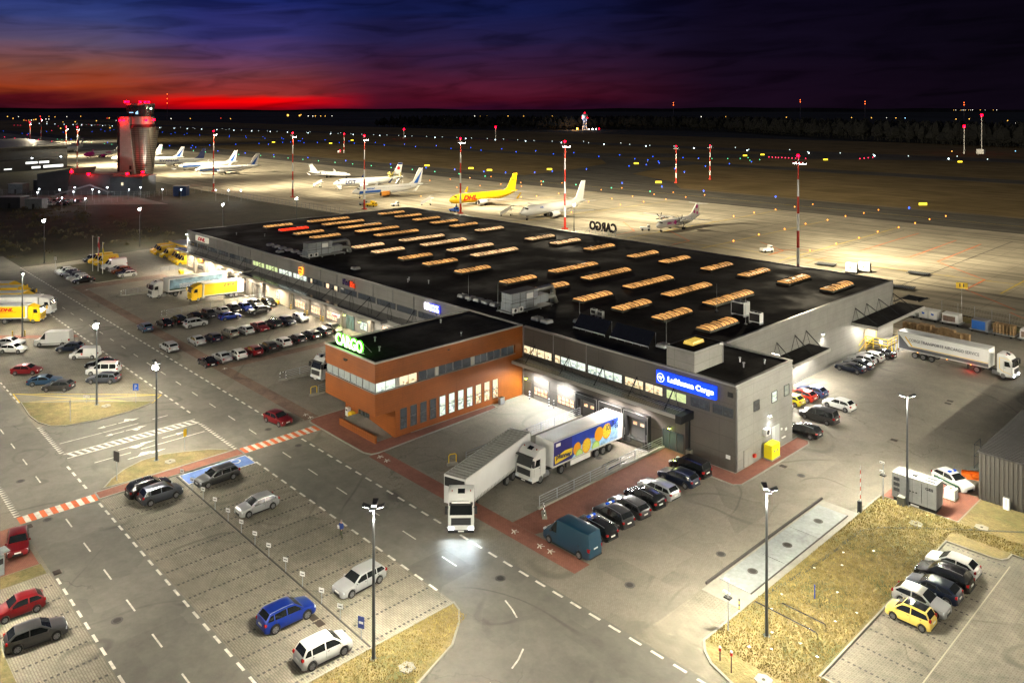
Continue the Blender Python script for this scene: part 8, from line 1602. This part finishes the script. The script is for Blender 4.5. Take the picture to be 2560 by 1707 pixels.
# woods
leafm = mat('night_wood', (.004, .0045, .004), .9, var=.5, vs=.08)
m = MB()
def tree_blob(x, y, h, w_):
    n = 5; a0 = random.random() * 6; m.loft([[(x + w_ * q * random.uniform(.7, 1.3) * math.cos(a0 + 2 * math.pi * i / n), y + w_ * q * random.uniform(.7, 1.3) * math.sin(a0 + 2 * math.pi * i / n), z * h) for i in range(n)] for z, q in ((0, .06), (.3, .08), (.42, .8), (.6, 1.), (.85, .6), (1, .08))], cap=True)
tl_pts = [(-1500, 990), (-1114, 1120), (-1050, 1290), (-796, 1290), (-600, 1150), (-344, 985), (-233, 950), (-60, 900)]
for i in range(2600):
    k = random.random() * (len(tl_pts) - 1); a, b = tl_pts[int(k)], tl_pts[int(k) + 1]; f_ = k % 1
    dpt = random.random() ** 1.5 * 260; tree_blob(a[0] + (b[0] - a[0]) * f_ - dpt * .5, a[1] + (b[1] - a[1]) * f_ + dpt, random.uniform(9, 27), random.uniform(3, 8.))
tag(m.build('distant_wood', leafm), 'dark wood standing beyond the runway', 'wood', None, 'stuff')
m = MB(); rings = []
for i in range(90):
    t = R(-75 + i * 125 / 89) ; D = 11500; cx, cy = D * math.sin(t - R(20)), D * math.cos(t - R(20)); az_ = math.degrees(math.atan2(-cx, cy)) - 46.55
    hh = 34 + 9 * math.sin(i * .5) + 6 * math.sin(i * 1.3) + 34 * math.exp(-((az_ + 17) / 4.5) ** 2) + 20 * math.exp(-((az_ - 34) / 6) ** 2)
    rings.append([(cx, cy, -3), (cx, cy, hh), (cx * 1.06, cy * 1.06, hh * .6), (cx * 1.06, cy * 1.06, -3)])
m.loft(rings, close=False, cap=False); struct('', m.build('hills', G_far))
# rough grass and scrub on the dark field
m = MB(); bs = []
for i in range(420): bs.append((random.uniform(-420, -250), random.uniform(-20, 98)))
for bx_, by_2 in bs:
    w_ = random.uniform(.8, 3.2); hh = random.uniform(.2, .9)
    for k in range(26):
        a = random.random() * 6.28; q = w_ * random.random() ** .5; x, y, z = bx_ + q * math.cos(a), by_2 + q * math.sin(a), random.random() * hh; s_ = random.uniform(.1, .25); b = random.random() * 6.28
        m.quad((x - s_ * math.cos(b), y - s_ * math.sin(b), z), (x + s_ * math.cos(b), y + s_ * math.sin(b), z + random.uniform(-.1, .1)), (x + s_ * math.cos(b) * .3, y + s_ * math.sin(b) * .3, z + s_ * 2.4), (x - s_ * math.cos(b) * .6, y, z + s_ * 2))
tag(m.build('scrub', mat('dry_scrub', (.09, .075, .035), .9, var=.4, vs=.3)), 'low dry bushes scattered over the dark field', 'scrub', None, 'stuff')
# grass blades on the lit lawns
def blades(name, regions, n, label):
    m = MB(); k = 0
    while k < n:
        x0, x1, y0, y1, ok, z = random.choice(regions); x, y = random.uniform(x0, x1), random.uniform(y0, y1)
        if not ok(x, y): continue
        k += 1; s_ = random.uniform(.025, .06); a = random.random() * 6.28; h_ = random.uniform(.06, .22); c_, d_ = s_ * math.cos(a), s_ * math.sin(a); lx, ly = random.uniform(-.1, .1), random.uniform(-.1, .1)
        m.add([(x - c_, y - d_, z), (x + c_, y + d_, z), (x + lx, y + ly, z + h_)], [(0, 1, 2)])
    tag(m.build(name, mat('straw', (.34, .26, .09), .8, var=.4, vs=1.5)), label, 'grass', None, 'stuff')
inlawn = lambda x, y: not (x > -26.6 and 55.4 < y < 83.7) and not (x > -31 and y > 93) and not (y > 86)
blades('lawn_grass', [(-34.2, -18, 53, 86, inlawn, .1)], 26000, 'short dry grass on the right lawn')
blades('wedge_grass', [(-51.2, -44, 22, 41.5, lambda x, y: x < -44.3 - max(0, y - 30) * .42 and x > -51.1, .1)], 9000, 'short dry grass on the wedge by the nearest lamp post')

lm = MB(); lm.quad((-.12, -.08, 0), (.1, -.1, .03), (.13, .09, .01), (-.06, .12, .05))
lme = lm.mesh('paper_scrap', white)
for p in ((-31.5, 54.6), (-30.2, 55.6), (-29, 57.8), (-32.6, 60.1), (-33, 62.5), (-32.9, 68.2), (-32.2, 72.5), (-31.4, 70.4), (-29.9, 66.2), (-28.3, 62.3), (-27.6, 64.6), (-30.4, 74.8), (-27.4, 57.3), (-31.1, 57.4)): tag(obj('paper_scrap', lme, None, (p[0], p[1], .2), (0, 0, p[0] * 7)), 'scrap of white paper on the right lawn', 'paper', 'scraps of paper on the right lawn')
